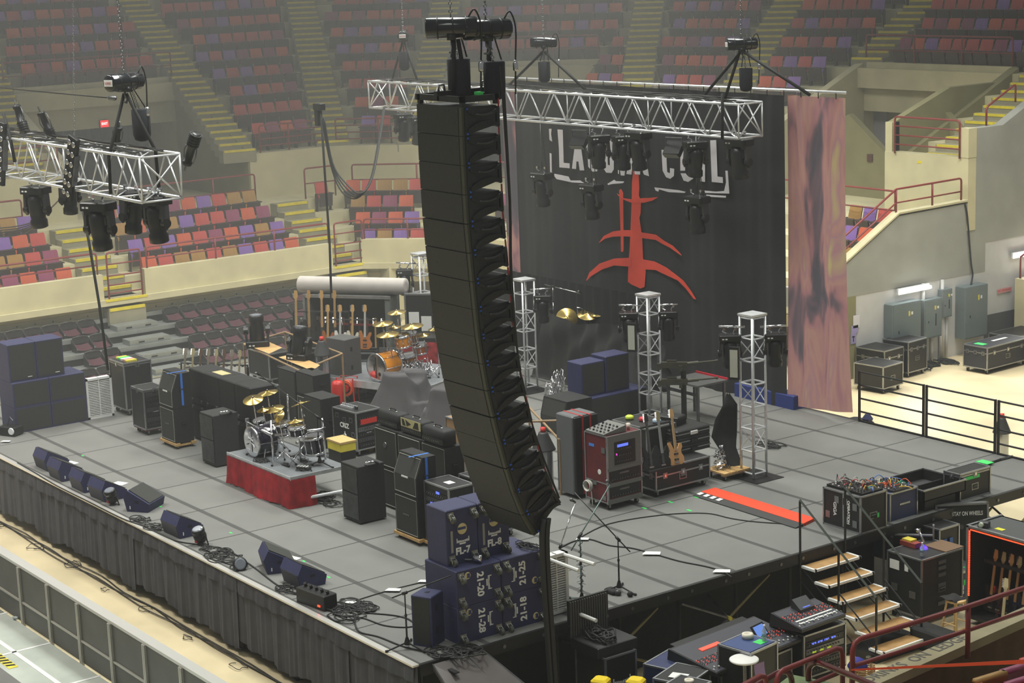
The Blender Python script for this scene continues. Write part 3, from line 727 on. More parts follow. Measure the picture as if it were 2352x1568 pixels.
for y in (0.0,.35,.7): MB().tube([(-.46,y-.05,.17),(-.46,y-.04,.25),(-.46,y+.04,.25),(-.46,y+.05,.17)],.016,STEEL,6).build('shackle',t,True)
hoist('black chain hoist above the hanging speakers, further from the viewer',tuple(GX(1036,63,.55)),.94,bag=(.08,.1,-.72),s=.95,grp=None)
hoist('black chain hoist above the hanging speakers, overlapping the other one on its right',tuple(GX(1116,67,.75)),1.3,bag=(.12,.05,-.75),s=.92,badge='O',grp=None)
sling('steel and sling legs from the left hoist down to the flying frame',[tuple(GX(1042,90,.6)),tuple(GX(1042,210,.6))])
sling('black sling from the right hoist down to the flying frame',[tuple(GX(1125,90,.6)),tuple(GX(1122,215,.6))])
sling('slanting black sling right of the left chain bag above the flying frame',[tuple(GX(1052,90,.6)),tuple(GX(1074,222,.6))])
# cable dropping from the speakers to the floor
t=MB(); rr=random.Random(5)
for k in range(7):
    dx=rr.uniform(-.06,.06); dy=rr.uniform(-.06,.06)
    P=[GX(x,y,1.05)+Vector((dx,dy,0)) for x,y in ((1252,1190),(1248,1235),(1252,1330),(1262,1480),(1268,1568),(1275,1680))]; t.tube(P,.026,CABLE,6,3)
tag(t.build('speaker_cable_bundle',None,True),'thick bundle of black speaker cables dropping from the hanging speakers to the floor','cables')
t=MB()
for k in range(3): t.tube([(1.0,1.1+.02*k,9.8),(1.04+.01*k,1.14,8.0),(1.02,1.13+.01*k,7.0),(1.0,1.25,5.6),(1.0,1.5,4.6),(1.0,1.85,3.7)],.014,CABLE,5,4)
tag(t.build('speaker_cable',None,True),'thin black cables hanging down the back edge of the speaker column','cable')
# --- fixtures on the front truss
FG='moving lights hung under the trusses'
def fx(px,py,y,label,rz=0,tilt=.15,s=1.0,roll=0):
    p=GY(px,py,y); return moving_head(label,p,rz,tilt,FG,False,s,roll=roll)
fx(82,438,.1,'black moving light under the front truss, leftmost one',.5,.1,.95)
fx(158,420,.55,'slim black moving light between the two big ones under the front truss',1.9,.05,.8)
fx(226,475,.1,'largest black moving light, third under the front truss from the left',.5,.12,1.05)
fx(303,450,.5,'black moving light under the end of the front truss, left of the last pair',1.8,.1,.9)
fx(357,462,.55,'black moving light under the very end of the front truss',.2,.08,.98)
def blinder(label,loc,rot,n=6):
    t=T('blinder_light',label,'light fixture',loc,0,None,rot=rot)
    mb=MB(); mb.bbox(-.13,.13,-.04,.04,-.62,.62,BLK,.01); mb.build('housing',t)
    for i in range(n):
        for x in (-.06,.06): MB().lathe((x,-.045,-.5+i*.2),[(.05,0),(.052,-.02),(.03,-.012),(.01,-.02)],CHR,10,(0,1,0)).build('lamp',t,True)
    MB().box(.13,.16,-.05,.05,-.3,.3,STEEL).build('bracket',t)
    return t
blinder('black strip of twelve bare lamps strapped across the front truss',tuple(GY(163,385,-.22)),(.1,.42,.25))
blinder('dark lamp strip cut by the left edge on the front truss',tuple(GY(2,352,-.2)),(0,.2,.25))
def par_can(label,loc,rot,s=1.0):
    t=T('profile_spotlight',label,'spotlight',loc,0,None,rot=rot); t.scale=(s,s,s)
    MB().lathe((0,0,-.3),[(.07,0),(.1,.03),(.105,.25),(.075,.3),(.07,.55),(.09,.56),(.09,.62),(.07,.62)],BODY,14).build('barrel',t,True)
    MB().tube([(-.12,0,-.05),(-.15,0,.1),(-.12,.02,.25),(0,.03,.28),(.12,.02,.25),(.15,0,.1),(.12,0,-.05)],.012,STEEL,5).build('yoke',t,True)
    m_=MB(); m_.cyl((0,.0,.28),(0,0,.45),.02,STEEL,n=6); m_.build('clamp',t)
    mb=MB(); 
    for k in range(5): mb.cyl((0,0,-.28+.05*k),(0,0,-.265+.05*k),.115,BLK,n=14)
    mb.build('cooling_fins',t); return t
par_can('black profile spotlight clamped to the outer end of the front truss',tuple(GY(440,340,.4)),(0,-2.65,.3),.95)
par_can('black spotlight standing up on the top left of the front truss',tuple(GY(48,275,.4)),(0,-.4,.2),.9)
par_can('black spotlight standing up on the front truss, left of the exit sign',tuple(GY(108,290,.4)),(.2,-.3,.4),.9)
par_can('small dark spotlight on the back tube of the front truss beside the sling',tuple(GY(268,318,.62)),(.2,.5,.4),.8)
hoist('black chain hoist with a white badge above the end of the front truss',tuple(GY(285,188,.25)),1.9,badge='LODE',bag=(.38,.05,-.78),grp=None)
sling('left black sling leg around the front truss',[tuple(GY(285,215,.25)),tuple(GY(250,360,-.1)),tuple(GY(254,445,-.16))])
sling('right black sling leg around the front truss',[tuple(GY(290,215,.25)),tuple(GY(357,345,.6)),tuple(GY(366,440,.62))])
sling('black sling on the front truss near the left edge',[tuple(GY(8,262,.4)),tuple(GY(20,300,-.15)),tuple(GY(34,372,-.15))])
tag(MB().tube([tuple(GY(-30,199,.25)),tuple(GY(120,213,.25)),tuple(GY(245,224,.25))],.012,BLK,5).lathe(GY(258,225,.25),[(.02,-.14),(.045,-.1),(.045,.1),(.02,.14)],STEEL,8,(1,0,0)).build('guy_wire',None,True),'thin steel guy wire running left from the badge hoist','wire')
mb=MB(); a=GY(168,-30,4); b_=GY(171,310,4); chain(mb,b_,a,.008); tag(mb.build('hanging_chain'),'thin pale hanging chain left of the badge hoist','chain')
# --- fixtures on the rear truss
for px,py,lab,rz,sc_ in ((926,268,'black moving light at the left end under the rear truss',1.4,.85),(958,275,'moving light half hidden by the speaker column under the rear truss',1.5,.85),(1375,318,'moving light with a shiny shell over the letters, left pair',1.2,.9),(1432,320,'moving light with a shiny shell over the letters, right pair',1.2,.9),(1466,312,'big black moving light hanging over the middle of the band name',.1,1.0),(1597,333,'moving light with a shiny shell over the second word',1.2,.9),(1697,328,'black moving light under the right end of the rear truss',.1,1.0)):
    fx(px,py,12.85,lab,rz,.1,sc_)
for px,py,lab in ((1245,405,'leftmost moving light lowered on a cable in front of the backdrop'),(1358,432,'middle moving light lowered on a cable in front of the backdrop'),(1601,460,'right-hand moving light lowered on a cable in front of the backdrop')):
    fx(px,py,12.85,lab,.1,.05,.95)
    p=GY(px,py,12.85); a=MB(); a.cyl((p.x,p.y,p.z+.15),(p.x,p.y,7.43),.012,STEEL); a.tube([(p.x+.2,p.y,p.z+.1),(p.x+.12,p.y,p.z+.6),(p.x+.02,p.y,7.4)],.009,CABLE,5,4)
    tag(a.build('drop_line',None,True),'steel line and lead holding the '+lab.split(' lowered')[0],'wire')
def flood(label,loc,rz=0):
    t=T('flood_light',label,'floodlight',loc,rz); 
    MB().hexa([(-.2,-.02,-.28),(.2,-.02,-.28),(.2,.2,-.06),(-.2,.2,-.06),(-.2,-.1,-.2),(.2,-.1,-.2),(.2,.12,.06),(-.2,.12,.06)],BLK).build('housing',t)
    MB().hexa([(-.18,-.13,-.22),(.18,-.13,-.22),(.18,-.02,-.3),(-.18,-.02,-.3),(-.18,-.14,-.21),(.18,-.14,-.21),(.18,-.03,-.3),(-.18,-.03,-.3)],M('flood_glass',(150,152,140),.15,coat=.4)).build('glass',t)
    MB().tube([(-.2,.05,-.05),(-.2,.05,.12),(.2,.05,.12),(.2,.05,-.05)],.015,STEEL,5).build('yoke',t); return t
flood('square floodlight under the rear truss over the first letters',tuple(GY(1328,312,12.8)),.3)
flood('square floodlight under the rear truss over the gap between the two words',tuple(GY(1545,330,12.8)),.3)
for px,py,lab,rz,bg,tp in ((926,82,'small chain hoist with a pale badge over the left end of the rear truss',2.5,(-.12,0,-.75),'MOTO'),(1248,97,'black chain hoist over the middle of the rear truss',.94,(.0,-.05,-.8),''),(1703,101,'black chain hoist over the right end of the rear truss',1.1,(.1,0,-.85),'O')):
    hoist(lab,tuple(GY(px,py,12.9)),rz,badge=tp,bag=bg,grp=None,s=.85)
for a,b_,l in (((1245,120),(1170,195),'left black sling of the middle hoist over the rear truss'),((1252,120),(1345,206),'right black sling of the middle hoist over the rear truss'),((1700,120),(1620,216),'left black sling of the right hoist over the rear truss'),((1710,120),(1860,218),'long black sling from the right hoist out to the backdrop pipe'),((924,98),(900,186),'left sling of the small hoist over the rear truss'),((930,98),(958,184),'right sling of the small hoist over the rear truss'),((1700,115),(1661,240),'black sling dropping from the right hoist round the rear truss')):
    sling(l,[tuple(GY(*a,12.9)),tuple(GY(*b_,12.9))])
sling('black strap round the rear truss near its right end',[tuple(GY(1659,215,12.5)),tuple(GY(1659,320,12.5))])
# distant cable pole and sagging loom by the upper stands
t=MB()
for k in range(4): t.tube([tuple(GY(737,255,9)),tuple(GY(746,400,9)),tuple(GY(757,560,9)),tuple(GY(761,690,9))],.018+.004*k,CABLE,5)
tag(t.build('cable_drop',None,True),'straight black cable drop hanging left of the angled parapet','cable')
t=MB()
for k in range(4): o_=Vector((.03*k,.0,.02*k)); t.tube([GY(740,275,9)+o_,GY(760,380,9)+o_,GY(785,440,9)+o_*3,GY(820,455,9)+o_*2,GY(850,415,9.5)+o_,GY(868,330,10.5)+o_,GY(880,250,12)+o_],.02,CABLE,6,5)
tag(t.build('cable_swag',None,True),'thick cable sagging in a deep loop between the truss end and the cable drop','cable')
hb=T('cable_hook','small black hook block at the top of the straight cable drop','hook',tuple(GY(733,245,9)))
MB().bbox(-.16,.16,-.08,.08,-.08,.08,BLK).build('block',hb); MB().box(-.14,.0,-.06,.06,-.45,-.08,BLKR).build('bag',hb)
t=MB()
for k in range(3): t.tube([tuple(GY(188,470,2)),tuple(GY(205,560,2)),tuple(GY(228,700,2)),tuple(GY(248,850,2))],.03-.006*k,CABLE,5)
tag(t.build('cable_drop',None,True),'thick black cable drop falling from the front truss behind the left speakers','cable')
t=MB()
for k in range(5): o_=Vector((.0,.0,.05*k)); t.tube([GY(-20,545,2)+o_,GY(40,540,2)+o_,GY(80,520,2)+o_*.6,GY(115,480,1.5),GY(140,455,1)],.014,GL2,5,5)
tag(t.build('cable_swag',None,True),'grey cables drooping at the left below the front truss','cable')
# --- backdrop
BD=M('backdrop_black_cloth',(50,50,52),.9,var=.16,scale=1.2,bump=.2)
bx0,bx1,bz0,bz1=-16.95,-7.3,1.75,8.12
t=T('backdrop','huge black cloth backdrop with white lettering and a red emblem','backdrop',(0,14.4,0))
def cl(x,z,off=0): return (x,-.05*math.sin(x*3.1)-.03*math.sin(x*7.3+1)*(1-(z-bz0)/7)-.012*math.sin(x*17)+off,z)
MB().grid(lambda u,v:cl(bx0+(bx1-bx0)*u,1.415+(8.12-1.415)*v),120,8,BD).build('cloth',t,True)
FLM=None
def flamemat():
    m=bpy.data.materials.new('flame_print_cloth'); m.use_nodes=True; nt=m.node_tree; b=nt.nodes['Principled BSDF']; b.inputs['Roughness'].default_value=.85
    tc=nt.nodes.new('ShaderNodeTexCoord'); mp=nt.nodes.new('ShaderNodeMapping'); mp.inputs['Scale'].default_value=(1.1,1.1,.3)
    n=nt.nodes.new('ShaderNodeTexNoise'); n.inputs['Scale'].default_value=1.35; n.inputs['Detail'].default_value=3; n.inputs['Distortion'].default_value=.7
    r=nt.nodes.new('ShaderNodeValToRGB'); r.color_ramp.elements[0].position=.36; r.color_ramp.elements[0].color=lin((104,98,108))+(1,)
    r.color_ramp.elements[1].position=.70; r.color_ramp.elements[1].color=lin((216,198,140))+(1,)
    for p,c in ((.42,(136,112,120)),(.47,(192,138,142)),(.54,(208,158,146)),(.60,(196,146,152))):
        e=r.color_ramp.elements.new(p); e.color=lin(c)+(1,)
    L=nt.links; L.new(tc.outputs['Object'],mp.inputs[0]); L.new(mp.outputs[0],n.inputs['Vector']); L.new(n.outputs[0],r.inputs[0]); L.new(r.outputs[0],b.inputs['Base Color']); return m
FLM=flamemat()
WP=M('white_banner_print',(238,234,238),.85,var=.05,scale=3); RP=M('red_banner_print',(240,84,64),.85,var=.08,scale=2)
NP=[0]
def poly(pts,mt,name,off=-.09):
    NP[0]+=1; off-=.0015*(NP[0]%9)
    return poly_(pts,mt,off)
def poly_(pts,mt,off):
    'flat print cut to outline, following the cloth; pts are photo pixels measured on the banner plane'
    P=[]
    for i,(x,y) in enumerate(pts):
        x2,y2=pts[(i+1)%len(pts)]
        n=max(1,int(math.hypot(x2-x,y2-y)/14))
        for k in range(n):
            g=GY(x+(x2-x)*k/n,y+(y2-y)*k/n,14.4); P.append((g.x,g.z))
    mb=MB(); mb.ext([(x,off-.0,z) for x,z in P],(0,-.004,0),mt); return mb
def prints(name,polys,mt,label):
    mb=MB()
    for p in polys:
        q=poly(p,mt,name); mb.add(q.v,q.f,mt)
    o=mb.build(name,t); o['label']=label; return o
Lx=lambda x:1250+x/3.336
Ly=lambda y:250+y/3.336
def Z3(l): return [(Lx(x),Ly(y)) for x,y in l]
letters=[
 Z3([(125,155),(165,158),(172,410),(218,415),(218,452),(140,445),(136,300)]),
 Z3([(236,455),(262,250),(300,252),(330,468),(296,468),(286,400),(270,400),(268,458)]),
 Z3([(366,250),(330,240),(338,300),(352,290),(362,440),(395,478),(430,475),(440,430),(436,380),(408,378),(410,430),(395,440),(385,420),(376,290)]),
 Z3([(470,215),(505,218),(512,425),(528,430),(524,225),(556,228),(558,460),(540,488),(500,485),(478,450)]),
 Z3([(592,280),(620,280),(640,400),(642,300),(664,300),(640,508),(612,506),(600,420),(598,498),(590,490)]),
 Z3([(655,495),(690,330),(730,335),(790,500),(828,512),(800,330),(770,330),(760,500),(720,498),(712,440),(700,440),(694,500)]),
 Z3([(925,310),(960,312),(968,480),(990,490),(990,450),(1022,455),(1020,510),(992,532),(960,520),(934,470)]),
 Z3([(1070,270),(1110,262),(1170,270),(1168,530),(1130,556),(1095,545),(1072,490),(1108,490),(1126,512),(1138,480),(1138,330),(1105,320),(1106,470),(1070,470)]),
 Z3([(1215,285),(1255,288),(1256,556),(1222,552)]),
 Z3([(1296,238),(1342,236),(1352,515),(1392,520),(1394,565),(1308,556)])]
prints('band_name_print',letters,WP,'white distressed capital letters of the band name')
frame=[Z3([(60,150),(80,150),(76,190),(84,248),(64,235)]),Z3([(65,335),(80,340),(82,480),(96,498),(70,515)]),Z3([(85,490),(210,515),(225,545),(300,545),(330,565),(240,560),(120,535)]),Z3([(510,570),(560,540),(575,550),(638,552),(630,565),(545,572),(515,580)]),Z3([(870,598),(1060,620),(1110,632),(1100,640),(980,634),(905,612),(900,630),(880,622)]),Z3([(1255,622),(1340,630),(1405,625),(1420,560),(1415,470),(1432,470),(1445,645),(1260,640)]),Z3([(1268,652),(1420,662),(1418,676),(1270,668)])]
prints('frame_print',frame,WP,'broken white brush-stroke frame around the band name')
em=[Z3([(700,470),(735,500),(748,505),(752,600),(748,660),(765,705),(762,800),(752,830),(766,930),(775,1010),(780,1140),(802,1230),(792,1360),(760,1372),(690,1340),(664,1320),(668,1200),(680,1040),(688,840),(694,700),(696,560),(704,490)]),
 Z3([(598,620),(612,610),(628,640),(632,1070),(628,1092),(612,1088),(608,900),(600,700)]),
 Z3([(582,645),(630,680),(700,690),(770,680),(830,678),(898,672),(850,700),(790,715),(700,718),(640,695),(590,660)]),
 Z3([(440,1025),(480,970),(550,935),(620,925),(690,925),(700,975),(620,972),(550,975),(490,990),(455,1015)]),
 Z3([(760,940),(880,960),(940,1005),(1010,1045),(1060,1095),(1078,1118),(1060,1110),(990,1060),(930,1030),(880,1000),(770,985)]),
 Z3([(345,1312),(370,1250),(450,1180),(560,1142),(690,1135),(690,1205),(560,1195),(470,1225),(380,1280),(352,1310)]),
 Z3([(780,1148),(870,1165),(960,1210),(1040,1270),(1090,1310),(1150,1390),(1190,1455),(1170,1450),(1110,1370),(1050,1310),(930,1255),(880,1230),(790,1225)])]
prints('emblem_print',em,RP,'red brush-stroke emblem of a mast with three arcs')
mb=MB(); mb.grid(lambda u,v:(-7.3+(1.66+.3*(1-v)**2)*u,.02*math.sin(u*14)+.06*math.sin(u*5+v*2),1.45+(8.13-1.45)*v+.2*u*(1-v)-.03*math.sin(u*3.1)*(1-v)),24,14,FLM); o=mb.build('side_panel',t,True); o['label']='right flame-printed cloth panel'
mb=MB(); mb.grid(lambda u,v:(-17.45+(.52)*u,.03*math.sin(u*9),2.6+(8.05-2.6)*v),10,10,FLM); o=mb.build('side_panel',t,True); o['label']='left flame-printed cloth panel'
MB().cyl((-18.2,-.02,8.16),(-5.55,-.02,8.24),.03,ALU,n=10).build('top_pipe',t,True)
mb=MB()
for k in range(24): x=-17.3+k*.5; mb.cyl((x,-.05,8.1),(x,-.05,8.22),.01,BLK,n=5)
mb.build('ties',t)
# ================================================================= builders for stage gear
def ring(mb,c,r,th,mt,axis=(0,0,1),n=20):
    q=Vector(axis).to_track_quat('Z','Y'); c=Vector(c); return mb.tube([c+q@Vector((r*math.cos(2*PI*i/n),r*math.sin(2*PI*i/n),0)) for i in range(n+1)],th,mt,6)
TRIM=M('case_edge_aluminium',(168,170,172),.38,.85,var=.12,scale=7); LATCH=M('case_latch_zinc',(150,152,154),.35,.9)
CASTG=M('caster_zinc',(150,150,146),.35,.9); SCR=M('screen_blue',(90,110,230),.3,emit=1.2); TEX=M('label_white',(230,230,226),.6)
def caster(mb,x,y,z,s=.05):
    mb.cyl((x-.02,y,z+s),(x+.02,y,z+s),s,BLKR,n=10); mb.box(x-.03,x+.03,y-.03,y+.03,z+2*s,z+2*s+.02,CASTG); mb.box(x-.035,x-.025,y-.02,y+.02,z+s*.8,z+2*s,CASTG); mb.box(x+.025,x+.035,y-.02,y+.02,z+s*.8,z+2*s,CASTG)
def case(label,cx,cy,z,w,d,h,rz=0,mt=None,grp=None,cast=True,lid=.72,name='flight_case',cat='flight case',lat=2,rack=None,hand=1):
    mt=mt or CASE; t=T(name,label,cat,(cx,cy,z),rz,grp); x,y=w/2,d/2; b=.13 if cast else 0
    MB().bbox(-x,x,-y,y,b,h,mt,.008).build('body',t)
    m=MB(); e=.014
    for sx in (-1,1):
        for sy in (-1,1): m.box(sx*x-e,sx*x+e,sy*y-e,sy*y+e,b,h+.004,TRIM)
    for zz in (b,h-.02):
        for sy in (-1,1): m.box(-x,x,sy*y-e,sy*y+e,zz-.002,zz+.026,TRIM)
        for sx in (-1,1): m.box(sx*x-e,sx*x+e,-y,y,zz-.002,zz+.026,TRIM)
    if lid and lid<.99:
        zz=b+(h-b)*lid
        for sy in (-1,1): m.box(-x,x,sy*(y+.002)-.005,sy*(y+.002)+.005,zz-.014,zz+.014,TRIM)
        for sx in (-1,1): m.box(sx*(x+.002)-.005,sx*(x+.002)+.005,-y,y,zz-.014,zz+.014,TRIM)
    m.build('edge_trim',t)
    if lid and lid<.99:
        zz=b+(h-b)*lid
        for k in range(lat):
            q=-x+w*(k+.5)/lat; MB().box(q-.05,q+.05,-y-.012,-y,zz-.06,zz+.05,LATCH).box(q-.02,q+.02,-y-.02,-y-.01,zz-.03,zz+.02,CHR).build('latch',t)
        for k in range(lat):
            q=-y+d*(k+.5)/lat; MB().box(x,x+.012,q-.05,q+.05,zz-.06,zz+.05,LATCH).box(x+.01,x+.02,q-.02,q+.02,zz-.03,zz+.02,CHR).build('latch',t)
    if hand:
        zz=b+(h-b)*.42
        MB().box(x,x+.006,-.09,.09,zz-.06,zz+.06,LATCH).box(x+.004,x+.008,-.07,.07,zz-.045,zz+.045,BLK).cyl((x+.015,-.06,zz+.01),(x+.015,.06,zz+.01),.009,LATCH,n=6).build('handle',t)
    if rack:
        m=MB(); n=int((h-b-.1)/.11)
        for k in range(n):
            z0=b+.05+k*.11; c=[BLK,GL2,BLK,STEEL,BLK][k%5]
            if rack=='x': m.box(x,x+.012,-y+.04,y-.04,z0,z0+.095,c); [m.cyl((x+.012,-y+.09+q*.06,z0+.05),(x+.028,-y+.09+q*.06,z0+.05),.012,STEEL,n=8) for q in range(int((d-.16)/.06))]
            else: m.box(-x+.04,x-.04,-y-.012,-y,z0,z0+.095,c); [m.cyl((-x+.09+q*.06,-y-.028,z0+.05),(-x+.09+q*.06,-y-.012,z0+.05),.012,STEEL,n=8) for q in range(int((w-.16)/.06))]
        m.build('rack_units',t)['label']='black rack units with silver knobs'
    if cast:
        for sx in (-1,1):
            for sy in (-1,1): m=MB(); caster(m,sx*(x-.08),sy*(y-.08),0,.045); m.build('caster',t)
    return t
GCL=M('cabinet_grille_cloth',(52,53,50),.85,var=.1,scale=30); PIPE=M('cabinet_piping',(150,150,140),.6)
def cab(label,cx,cy,z,w,d,h,rz=0,slant=0,logo='',grp=None,name='guitar_speaker_cabinet',grille=None,pipe=PIPE,sides=0,cat='speaker cabinet'):
    t=T(name,label,cat,(cx,cy,z),rz,grp); x,y=w/2,d/2; s=slant
    P=[(-y,0),(-y,h*.5),(-y+s,h),(y,h),(y,0)]
    MB().ext([(-x,a,b) for a,b in P],(w,0,0),BLKP).build('cabinet',t)
    g=MB(); i=.035
    g.ext([(-x+i,-y-.006,i),(x-i,-y-.006,i),(x-i,-y-.006,h*.5),(-x+i,-y-.006,h*.5)],(0,.008,0),grille or GCL)
    g.ext([(-x+i,-y-.006,h*.5),(x-i,-y-.006,h*.5),(x-i,-y+s*.93-.006,h-i),(-x+i,-y+s*.93-.006,h-i)],(0,.008,0),grille or GCL); g.build('grille',t)
    if pipe:
        Q_=[(-x+i,-y-.008,i),(x-i,-y-.008,i),(x-i,-y-.008,h*.5),(x-i,-y+s*.93-.008,h-i),(-x+i,-y+s*.93-.008,h-i),(-x+i,-y-.008,h*.5),(-x+i,-y-.008,i)]
        MB().tube(Q_,.007,pipe,5).build('piping',t)
    MB().box(x,x+.008,-.06,.06,h*.45,h*.6,BLK).cyl((x+.012,-.05,h*.55),(x+.012,.05,h*.55),.01,BLKR,n=6).build('side_handle',t)
    if logo: text('logo',logo,.07,TEX,t,(0,-y-.012,h*.42),(PI/2,0,0),.001)
    return t
def navybox(label,cx,cy,z,w,d,h,rz=0,grp=None,rear=None,name='subwoofer',logo=0,face='grille',cat='loudspeaker'):
    'navy cabinet; its front (grille) or its rear (casters) looks along local -y'
    t=T(name,label,cat,(cx,cy,z),rz,grp); x,y=w/2,d/2
    MB().bbox(-x,x,-y,y,0,h,NAVY,.012).build('cabinet',t)
    if face=='grille':
        m=MB(); m.box(-x+.035,x-.035,-y-.004,-y+.01,.035,h-.035,GCL); m.build('grille',t)
        if logo: MB().box(x*.3,x*.3+.1,-y-.008,-y,.07,.085,TEX).build('badge',t)
    for zz in (h*.3,h*.75): MB().box(x,x+.003,-y*.2-.03,-y*.2+.03,zz-.05,zz+.05,BLK).build('side_slot',t)
    if face=='rear':
        for sx in (-1,1):
            for zz in (.09,h-.09):
                m=MB(); q=sx*(x-.08); m.box(q-.055,q+.055,-y-.012,-y,zz-.055,zz+.055,CASTG); m.lathe((q,-y-.01,zz),[(.045,0),(.04,.02),(.025,.03)],CASTG,10,(0,-1,0)); m.ext([(q-.04,-y-.02,zz+.03),(q-.04,-y-.09,zz-.02),(q-.04,-y-.07,zz-.06)],(.008,0,0),CASTG); m.ext([(q+.032,-y-.02,zz+.03),(q+.032,-y-.09,zz-.02),(q+.032,-y-.07,zz-.06)],(.008,0,0),CASTG)
                m.cyl((q-.025,-y-.075,zz-.045),(q+.025,-y-.075,zz-.045),.05,M('caster_tyre_grey',(86,88,80),.6),n=14); m.build('caster',t)
    return t
def wedge(label,cx,cy,rz,grp,L=.6):
    t=T('monitor_wedge',label,'stage monitor',(cx,cy,1.4),rz,grp); x=L/2
    P=[(-.20,0),(-.255,.24),(-.17,.40),(.27,.16),(.23,0)]
    MB().ext([(-x,a,b) for a,b in P],(L,0,0),NAVY).build('cabinet',t)
    MB().ext([(-x+.04,-.155,.398),(x-.04,-.155,.398),(x-.04,.255,.172),(-x+.04,.255,.172)],(0,.006,.012),GCL).build('grille',t)
    MB().ext([(-x+.03,-.202,.01),(x-.03,-.202,.01),(x-.03,-.256,.235),(-x+.03,-.256,.235)],(0,-.004,0),M('wedge_underside_grey',(74,74,82),.7)).build('bottom_panel',t)
    for s in (-1,1): MB().box(s*x-.003,s*x+.003,-.03,.05,.17,.21,BLK).build('handle_slot',t)
    MB().box(x,x+.004,-.14,-.12,.05,.11,TEX).build('sticker',t)
    return t
def plank(o,*a): return o
def guitar(label,p,rz=0,lean=.2,body=(30,30,32),neck=(178,140,92),grp=None,bass=False,cat='guitar',roll=0,face=0,head=None,back=False):
    bm=M('guitar_lacquer_%d_%d_%d'%body,body,.2,coat=.6); nm=M('guitar_neck_%d_%d_%d'%neck,neck,.4); s=1.15 if bass else 1
    t=T('bass_guitar' if bass else 'electric_guitar',label,cat,p,0,grp); t.rotation_euler=(lean,roll,rz); t.scale=(s,s,s)
    O=[(-.02,0),(.1,.005),(.16,.06),(.165,.14),(.12,.22),(.115,.27),(.15,.33),(.14,.40),(.10,.40),(.06,.32),(.03,.30),(-.03,.30),(-.05,.34),(-.09,.44),(-.135,.44),(-.145,.36),(-.12,.27),(-.125,.2),(-.17,.12),(-.155,.04),(-.1,.005)]
    MB().ext([(x,-.02,z) for x,z in O],(0,.042,0),bm).build('body',t)
    MB().hexa([(-.025,-.035,.28),(.025,-.035,.28),(.025,-.015,.28),(-.025,-.015,.28),(-.021,-.035,.86),(.021,-.035,.86),(.021,-.015,.86),(-.021,-.015,.86)],nm).build('neck',t)
    h=MB(); h.ext([(-.022,-.03,.86),(.022,-.03,.86),(.045,-.03,.92),(.03,-.03,1.04),(-.03,-.03,1.05),(-.045,-.03,.9)],(0,.014,0),M('guitar_head_%d'%((head or neck)[0]),head or neck,.4))
    for k in range(6 if not bass else 4): h.cyl((-.03,-.02,.9+.025*k),(-.065,-.02,.9+.025*k),.009,CHR,n=6)
    h.build('headstock',t)
    m=MB(); m.box(-.045,.045,-.03,-.02,.1,.13,BLK); m.box(-.045,.045,-.03,-.02,.2,.23,BLK); m.build('pickups',t)
    m=MB(); m.box(-.045,.045,-.034,-.02,.05,.075,CHR); 
    for k in range(4): m.cyl((-.018+.012*k,-.038,.06),(-.018+.012*k,-.038,.9),.0012,CHR,n=3)
    m.build('strings_and_bridge',t)
    return t
def tripod(mb,x,y,z,r=.3,a0=0,mt=BLK,h=.1):
    for k in range(3):
        a=a0+k*2.094; mb.cyl((x,y,z+h),(x+r*math.cos(a),y+r*math.sin(a),z+.015),.012,mt,n=6); mb.cyl((x+r*math.cos(a)*.93,y+r*math.sin(a)*.93,z+.018),(x+r*math.cos(a)*1.06,y+r*math.sin(a)*1.06,z+.016),.02,BLKR,n=6)
def micstand(label,x,y,z,h,boom=None,mt=BLK,a0=.3,mic=True,grp='microphone stands',wrap=0):
    t=T('microphone_stand',label,'microphone stand',(x,y,z),0,grp)
    m=MB(); tripod(m,0,0,0,.32,a0,mt); m.lathe((0,0,.06),[(.035,0),(.05,.01),(.02,.12)],BLK,10); m.build('tripod_base',t)
    m=MB(); m.cyl((0,0,.1),(0,0,h*.6),.014,mt,n=8); m.cyl((0,0,h*.6),(0,0,h),.010,mt,n=8); m.cyl((0,0,h*.58),(0,0,h*.62),.02,BLK,n=8); m.build('pole',t,True)
    e=Vector((0,0,h))
    if boom:
        bx,by,bz=boom; v=Vector(boom)-Vector((0,0,h)); a=Vector((0,0,h))-v*.28
        m=MB(); m.cyl(a,boom,.010,mt,n=8); m.cyl(Vector((0,0,h))-v*.05,Vector((0,0,h))+v*.05,.024,BLK,n=8); m.build('boom',t,True); e=Vector(boom)
    if mic:
        d=Vector((.05,-.1,.06)) if boom else Vector((.02,-.03,.12))
        m=MB(); m.cyl(e,e+d,.014,BLK,r2=.02,n=8); m.lathe(e+d,[(.02,0),(.027,.015),(.026,.04),(.012,.055)],STEEL,10,tuple(d)); m.build('microphone',t,True)
    if wrap:
        rr=random.Random(wrap); P=[]
        for k in range(60): a=k*.9; P.append((.025*math.cos(a)+rr.uniform(-.012,.012),.025*math.sin(a)+rr.uniform(-.012,.012),.15+(h-.2)*k/60))
        m=MB(); m.tube(P,.006,CABLE,4)
        for k in range(40): zz=rr.uniform(.2,h*.75); a=rr.uniform(0,6.28); m.cyl((0,0,zz),(.07*math.cos(a),.07*math.sin(a),zz-.03),.003,BLKR,n=4)
        m.build('wrapped_lead',t)
    return t
BRZ=M('cymbal_bronze',(205,178,104),.22,.9,var=.08,scale=12)
